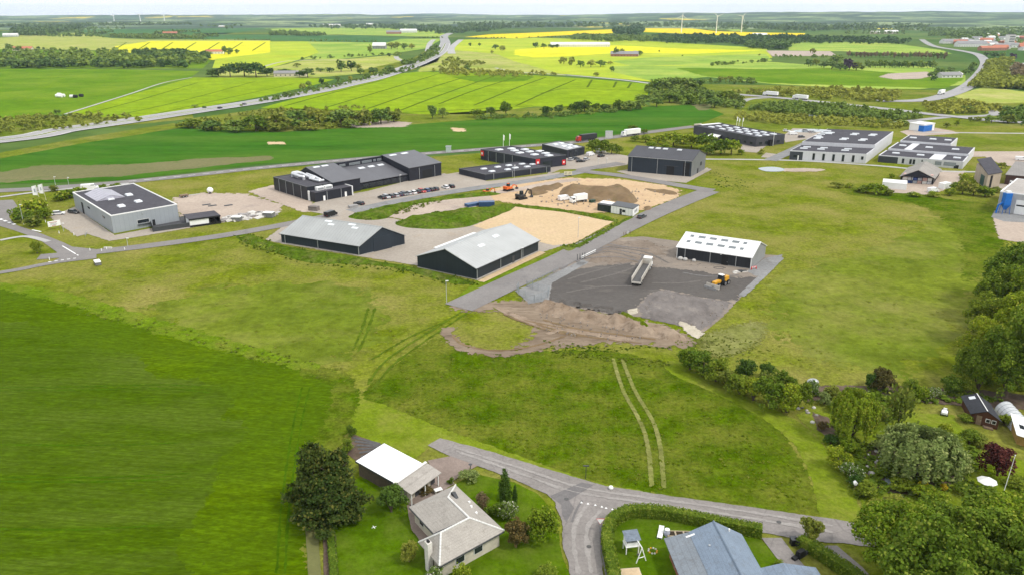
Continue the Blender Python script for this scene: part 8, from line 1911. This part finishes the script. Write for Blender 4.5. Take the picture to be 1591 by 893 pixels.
# give-way teeth and little yield sign on the street
for k, (x, y) in enumerate([(903.4, 781.3), (913.5, 783.2), (924.8, 785.2), (935, 787.9), (941.6, 789.8), (951.4, 791.9), (957.8, 794.4)]):
    mb = MB(); mb.add([(-.2, -.2, 0), (.2, -.2, 0), (0, .22, 0)], [(0, 1, 2)]); ob = mb.obj('road_marking', m_wpaint, None, G(x, y) + Vector((0, 0, .185))); ob['kind'] = 'structure'
mb = MB(); mb.dome((0, 0, .35), .38, sz=.9, n=10, m=6, z0=-.8); tag(mb.obj('white_boulder', m_white, None, G(949, 760), smooth=True), 'white painted boulder on the verge across the junction', 'boulder')
o = thing('yield_sign', 'white and red triangular sign beside the corner hedge', 'sign', G(932, 826)); mb = MB(); mb.tube((0, 0, 0), (0, 0, 1.5), .035, n=6); mb.obj('pole', m_pole, o); mb = MB(); mb.prism([(-.5, -.05, 2.2), (.5, -.05, 2.2), (0, -.05, 1.35)], (0, -.03, 0)); mb.obj('plate', m_white, o); mb = MB(); mb.prism([(-.58, -.02, 2.25), (.58, -.02, 2.25), (0, -.02, 1.25)], (0, -.025, 0)); mb.obj('red_border', m_red, o)

# ---- play house, swing, garden things
a = ang((975, 852), (1000, 849))
o = thing('play_house', 'white raised children\'s play house with grey plank roof', 'play house', G(980, 856), a)
for x in (-.85, .85):
    for y in (-.6, .7): mb = MB(); mb.box(x - .06, x + .06, y - .06, y + .06, 0, 1.2); mb.obj('leg', m_white, o)
mb = MB(); mb.box(-.95, .95, -.7, .8, 1.2, 1.3); mb.obj('deck', m_white, o)
mb = MB(); mb.box(-.88, -.82, -.6, .7, 1.31, 2.3); mb.box(.82, .88, -.6, .7, 1.31, 2.3); mb.box(-.81, .81, .64, .7, 1.31, 2.3); mb.box(-.81, .81, -.6, -.54, 1.31, 1.85); mb.obj('wall', m_white, o)
for k in range(7):
    mb = MB(); y0 = -.85 + k * .26; z0 = 2.32 + .06 * k; mb.hexa([(-1.05, y0, z0), (1.05, y0, z0), (1.05, y0 + .24, z0 + .05), (-1.05, y0 + .24, z0 + .05), (-1.05, y0, z0 + .05), (1.05, y0, z0 + .05), (1.05, y0 + .24, z0 + .1), (-1.05, y0 + .24, z0 + .1)]); mb.obj('plank', paint('blue_grey_planks', (.15, .18, .22), .7, .25, 2) if k == 0 else bpy.data.materials['blue_grey_planks'], o)
o = thing('swing_frame', 'white A-frame swing stand beside the play house', 'swing', G(987, 862), a + .2)
for s in (-.75, .75): mb = MB(); mb.tube((s, -1.5, 0), (0, -1.5, 2.3), .07, n=6); mb.obj('leg', m_white, o)
mb = MB(); mb.tube((-.5, -1.5, .8), (.5, -1.5, .8), .05, n=6); mb.obj('cross_bar', m_white, o)
mb = MB(); mb.tube((0, -1.6, 2.3), (.3, .9, 2.3), .07, n=6); mb.obj('top_beam', m_white, o)
for s in (-.15, .25): mb = MB(); mb.tube((s * .6 + .1, -.5, 2.28), (s * .6 + .1, -.5, .5), .02, n=4); mb.obj('rope', m_wood, o)
mb = MB(); mb.box(-.05, .35, -.65, -.35, .44, .5); mb.obj('seat', m_dsteel, o)
a = ang((1028, 833), (1066, 834)); m_bx = paint('pale_planter_wood', (.50, .42, .30), .8, .15, 2)
o = thing('raised_beds', 'row of pale wooden raised beds with dark soil by the hedge', 'raised beds', G(1050, 832), a)
for k in range(3):
    x = -1.2 + k * 1.15
    mb = MB(); mb.box(x, x + 1.1, -.6, -.52, 0, .45); mb.box(x, x + 1.1, .52, .6, 0, .45); mb.box(x, x + .07, -.52, .52, 0, .45); mb.box(x + 1.03, x + 1.1, -.52, .52, 0, .45); mb.obj('bed_frame', m_bx, o)
    mb = MB(); mb.box(x + .08, x + 1.02, -.51, .51, 0, .36); mb.obj('soil', bsoil('raised_bed_soil', (.04, .03, .02), (.06, .05, .03), big=1) if k == 0 else bpy.data.materials['raised_bed_soil'], o)
o = thing('sun_lounger', 'white garden lounger leaning beside the raised beds', 'lounger', G(1026, 831), 1.25)
mb = MB(); mb.box(-1.0, .5, -.35, .35, .3, .38); mb.obj('seat', m_white, o); mb = MB(); mb.hexa([(.5, -.35, .3), (1.1, -.35, .8), (1.1, .35, .8), (.5, .35, .3), (.45, -.35, .38), (1.05, -.35, .9), (1.05, .35, .9), (.45, .35, .38)]); mb.obj('backrest', m_white, o)
for x in (-.9, .4):
    for y in (-.3, .3): mb = MB(); mb.box(x - .03, x + .03, y - .03, y + .03, 0, .3); mb.obj('leg', m_white, o)
o = thing('water_butt', 'pale bluish rain barrel standing between lounger and raised beds', 'barrel', G(1036, 831.5)); mb = MB(); mb.tube((0, 0, 0), (0, 0, .5), .36, .42, 12); mb.tube((0, 0, .5), (0, 0, 1.0), .42, .34, 12); mb.obj('barrel', paint('pale_blue_plastic', (.42, .44, .55), .5, .05, 2), o); mb = MB(); mb.tube((0, 0, 1.0), (0, 0, 1.06), .36, n=12); mb.obj('lid', m_white, o)
o = thing('fire_pit', 'round fire pit with stone ring on the corner lawn', 'fire pit', G(1014, 856)); mb = MB(); mb.tube((0, 0, 0), (0, 0, .06), .55, n=12); mb.obj('ash', m_black, o)
for k in range(10): mb = MB(); a0 = k * .628; mb.dome((.58 * math.cos(a0), .58 * math.sin(a0), .1), .15, n=6, m=4); mb.obj('stone', m_slab[1] if k % 3 else m_yel, o)
o = thing('sandpit', 'light wooden sandpit box at the lower edge of the corner lawn', 'sandpit', G(980, 892), .1); mb = MB(); mb.box(-1.3, 1.3, -.9, .9, 0, .3); mb.obj('frame', m_bx, o); mb = MB(); mb.box(-1.15, 1.15, -.75, .75, .3, .33); mb.obj('sand', bsoil('play_sand', (.5, .38, .24), (.6, .46, .3), big=1), o)
for k, (x, y) in enumerate([(1232, 846), (1240, 848)]):
    o = thing('waste_bin', 'black wheeled bin at the driveway, %s one of two' % ('left' if k == 0 else 'right'), 'bin', G(x, y), .4 * k, 'black bins at the driveway'); mb = MB(); mb.taper(-.36, .36, -.4, .4, .12, 1.05, -.05, -.05); mb.obj('body', m_black, o); mb = MB(); mb.box(-.44, .44, -.47, .48, 1.06, 1.14); mb.obj('lid', m_dsteel, o)
    for s in (-.3, .3): mb = MB(); mb.tube((s - .05, .4, .13), (s + .05, .4, .13), .13, n=8); mb.obj('wheel', m_tyre, o)
o = thing('covered_grill', 'black covered grill and boxes beside the straight hedge at the driveway', 'grill', G(1243, 864), .6); mb = MB(); mb.taper(-.7, .7, -.4, .4, 0, 1.0, .12, .08); mb.obj('cover', m_black, o, bevel=.06); mb = MB(); mb.box(.85, 1.6, -.35, .4, 0, .55); mb.obj('box', m_dsteel, o); mb = MB(); mb.box(-1.5, -.85, -.3, .3, 0, .45); mb.obj('crate', m_black, o)
o = thing('garden_parasol', 'pale folded-out parasol on the lawn above the big trees', 'parasol', G(1530, 762)); mb = MB(); mb.tube((0, 0, 0), (0, 0, 2.3), .035, n=6); mb.obj('pole', m_wood, o)
for k in range(8):
    a0, a1 = k * math.tau / 8, (k + 1) * math.tau / 8; mb = MB(); mb.add([(0, 0, 2.45), (1.4 * math.cos(a0), 1.4 * math.sin(a0), 1.75), (1.4 * math.cos(a1), 1.4 * math.sin(a1), 1.75), (0, 0, 2.40), (1.4 * math.cos(a0), 1.4 * math.sin(a0), 1.71), (1.4 * math.cos(a1), 1.4 * math.sin(a1), 1.71)], [(0, 1, 2), (3, 5, 4), (1, 4, 5, 2), (0, 3, 4, 1), (0, 2, 5, 3)]); mb.obj('cloth_panel', m_trimw if k % 2 else m_white, o)
o = thing('garden_flagpole', 'bare white flagpole leaning slightly beside the red maple', 'flagpole', G(1560, 762)); h = HT(1560, 762, 709); mb = MB(); mb.tube((0, 0, 0), (.55, .3, h), .06, .035, 8); mb.obj('pole', m_white, o); mb = MB(); mb.dome((.55, .3, h + .06), .1, n=8, m=6); mb.obj('knob', m_white, o)
o = thing('ride_mower', 'white and black ride-on machine on the garden path', 'garden machine', G(1467, 643), 1.0); mb = MB(); mb.box(-1.1, .1, -.5, .5, .4, .85); mb.obj('body', m_white, o, bevel=.08); mb = MB(); mb.box(.2, 1.0, -.45, .45, .4, .7); mb.obj('bonnet', m_black, o, bevel=.06); mb = MB(); mb.box(.05, .2, -.3, .3, .7, 1.2); mb.obj('seat', m_white, o)
for x in (-.7, .7):
    for y in (-.5, .5): wheel(o, x, y, .28, .2)
o = thing('bird_house', 'small white bird house on a pole in the shrubs', 'bird house', G(1326, 768)); mb = MB(); mb.tube((0, 0, 0), (0, 0, 1.8), .04, n=6); mb.obj('pole', m_wood, o); mb = MB(); mb.box(-.2, .2, -.2, .2, 1.81, 2.1); mb.obj('box', m_white, o); mb = MB(); mb.prism([(-.28, -.26, 2.11), (.28, -.26, 2.11), (0, -.26, 2.4)], (0, .52, 0)); mb.obj('roof', m_white, o)
o = thing('garden_table', 'small white table outside the garage between house and driveway', 'table', G(681, 766), .5); mb = MB(); mb.box(-.6, .6, -.4, .4, .7, .76); mb.obj('table_top', m_white, o)
for x in (-.5, .5):
    for y in (-.33, .33): mb = MB(); mb.box(x - .03, x + .03, y - .03, y + .03, 0, .7); mb.obj('leg', m_white, o)
o = thing('bird_bath', 'dark bird bath on the juniper mound by the driveway', 'bird bath', G(731, 733)); mb = MB(); mb.tube((0, 0, 0), (0, 0, 1.3), .07, n=6); mb.obj('stem', m_dsteel, o); mb = MB(); mb.tube((0, 0, 1.3), (0, 0, 1.42), .15, .32, 10); mb.obj('bowl', m_dsteel, o)
o = thing('toy_plane', 'small pale cross-shaped toy lying on the bungalow lawn', 'toy', G(581, 819), .6); o.scale = (.6, .6, .6); mb = MB(); mb.box(-.6, .6, -.08, .08, .05, .14); mb.obj('body', m_trimw, o); mb = MB(); mb.box(-.08, .1, -.55, .55, .145, .18); mb.obj('wing', m_trimw, o)
# stones and water in the rock garden
for i in range(34):
    x, y = (R2.uniform(1345, 1372), R2.uniform(700, 742)) if i < 16 else (R2.uniform(1430, 1500), R2.uniform(726, 748)) if i < 26 else (R2.uniform(1240, 1270), R2.uniform(632, 662))
    mb = MB(); mb.dome((0, 0, .15), R2.uniform(.2, .5), sx=R2.uniform(.8, 1.4), sz=.7, n=7, m=4, z0=-.6); ob = mb.obj('garden_stone', m_slab[i % 3], None, G(x, y)); ob.rotation_euler.z = R2.uniform(0, 6)
    tag(ob, ('pale rock around the garden pond on its path side', 'pale rock below the weeping shrub', 'pale rock in the border along the mown path')[0 if i < 16 else 1 if i < 26 else 2], 'stone', 'rocks in the garden')
sheet('water', [(1375, 742), (1398, 738), (1412, 748), (1400, 758), (1380, 756)], wm_, 9, sm=3)
o = thing('garden_fire', 'small open fire burning on the dark bed at the garden end', 'fire', G(1256, 609))
fm, ft, fb_, _ = newmat('flame'); fb_.inputs['Base Color'].default_value = (.9, .35, .05, 1); fb_.inputs['Emission Color'].default_value = (1, .42, .06, 1); fb_.inputs['Emission Strength'].default_value = 3
for k in range(5): mb = MB(); mb.tube((.25 * math.cos(k * 1.3), .2 * math.sin(k * 1.3), .1), (.1 * math.cos(k), .1 * math.sin(k), .6 + .12 * k), .16, .01, 6); mb.obj('flame', fm, o)
for k in range(6): mb = MB(); mb.tube((.6 * math.cos(k * 1.05), .6 * math.sin(k * 1.05), .05), (0, 0, .25), .07, n=5); mb.obj('log', m_black, o)
o = thing('log_pile_cover', 'grey rounded cover on the bed behind the garden fire', 'cover', G(1263, 593)); mb = MB(); mb.dome((0, 0, 0), 1.2, sy=.7, sz=.6, n=12, m=5, z0=0); mb.obj('sheet', m_steel, o, smooth=True); mb = MB(); mb.box(-.9, .9, -.4, .4, -.02, .3); mb.obj('logs', m_wood, o)
# rows dug in the vegetable bed
for k in range(7):
    t = k / 6; ribbon('soil_ridge', [(549 + 14 * t, 680 + 36 * t), (590 + 10 * t, 690 + 12 * t)], .35, m_bed, 8, soft=.2, sm=2)

# ---- bales, turbines
for k, (x, y, m_, l) in enumerate([(90, 151.5, m_white, 'white wrapped bale on the far green field, leftmost'), (94, 152, m_white, 'white wrapped bale touching the leftmost one'), (98, 151, m_white, 'white wrapped bale at the right end of its row'), (92.5, 149.5, m_white, 'white wrapped bale lying behind the row'), (112, 152.5, m_trimw, 'small pale bale left of the dark bales'), (117.5, 152.5, m_black, 'dark wrapped bale beside the small pale one'), (126.5, 151, m_black, 'dark wrapped bale standing farthest right')]):
    mb = MB(); mb.tube((-1.6, 0, 1.3), (1.6, 0, 1.3), 1.3, n=12); ob = mb.obj('wrapped_bale', m_, None, G(x, y), bevel=.15); ob.rotation_euler.z = R2.uniform(-.4, .4); tag(ob, l, 'bale')
def turbine(label, x, yb, yt, rot, sc=1.0):
    o = thing('wind_turbine', label, 'wind turbine', G(x, yb)); h = HT(x, yb, yt); d = depth(G(x, yb)); r0 = max(1.2, d * .75 / FPX)
    mb = MB(); mb.tube((0, 0, 0), (0, 0, h), r0, r0 * .6, 12); mb.obj('tower', m_white, o)
    mb = MB(); mb.box(-r0, r0, -r0 * 2.6, r0 * 1.2, h - r0 * .2, h + r0 * 1.3); mb.obj('nacelle', m_white, o, bevel=.2)
    hub = MB(); hub.dome((0, -r0 * 3, h + r0 * .6), r0 * .9, n=10, m=6); hub.obj('hub', m_white, o)
    for k in range(3):
        a0 = rot + k * math.tau / 3; L = h * .42; mb = MB(); c = Vector((0, -r0 * 3, h + r0 * .6)); dr = Vector((math.sin(a0), 0, math.cos(a0))); sd_ = Vector((math.cos(a0), 0, -math.sin(a0)))
        mb.hexa([c + sd_ * r0 * .5 + Vector((0, .2, 0)), c - sd_ * r0 * .5 + Vector((0, .2, 0)), c - sd_ * r0 * .5 - Vector((0, .2, 0)), c + sd_ * r0 * .5 - Vector((0, .2, 0))] + [c + dr * L + sd_ * r0 * .15 + Vector((0, .1, 0)), c + dr * L - sd_ * r0 * .15 + Vector((0, .1, 0)), c + dr * L - sd_ * r0 * .15 - Vector((0, .1, 0)), c + dr * L + sd_ * r0 * .15 - Vector((0, .1, 0))]); mb.obj('blade', m_white, o)
for x, yb, yt, rot, l in [(1058.5, 51, 25, .1, 'white wind turbine in the far rapeseed, leftmost of three'), (1112.5, 52, 26, 1.2, 'white wind turbine in the far rapeseed, between the other two'), (1151.5, 51, 26, .7, 'white wind turbine in the far rapeseed, rightmost of three'), (178, 36.5, 25, .3, 'tiny wind turbine on the far left plain, leftmost'), (219, 37.5, 23.5, 1.0, 'tiny wind turbine on the far left plain behind white farm roofs'), (256, 35, 24.5, .6, 'tiny wind turbine on the far left plain, rightmost')]: turbine(l, x, yb, yt, rot)
# ================================================================ AIR
hm = bpy.data.materials.new('haze'); hm.use_nodes = True; ht = hm.node_tree; ht.nodes.clear()
ho = ht.nodes.new('ShaderNodeOutputMaterial'); hv_ = ht.nodes.new('ShaderNodeVolumePrincipled')
hv_.inputs['Color'].default_value = (.66, .84, 1.0, 1); hv_.inputs['Density'].default_value = 5.0e-5; hv_.inputs['Anisotropy'].default_value = .2
ht.links.new(hv_.outputs[0], ho.inputs['Volume'])
mb = MB(); mb.box(-14000, 14000, -800, 15000, -8, 190); hz = mb.obj('haze', hm); hz['kind'] = 'stuff'; hz.display_type = 'WIRE'
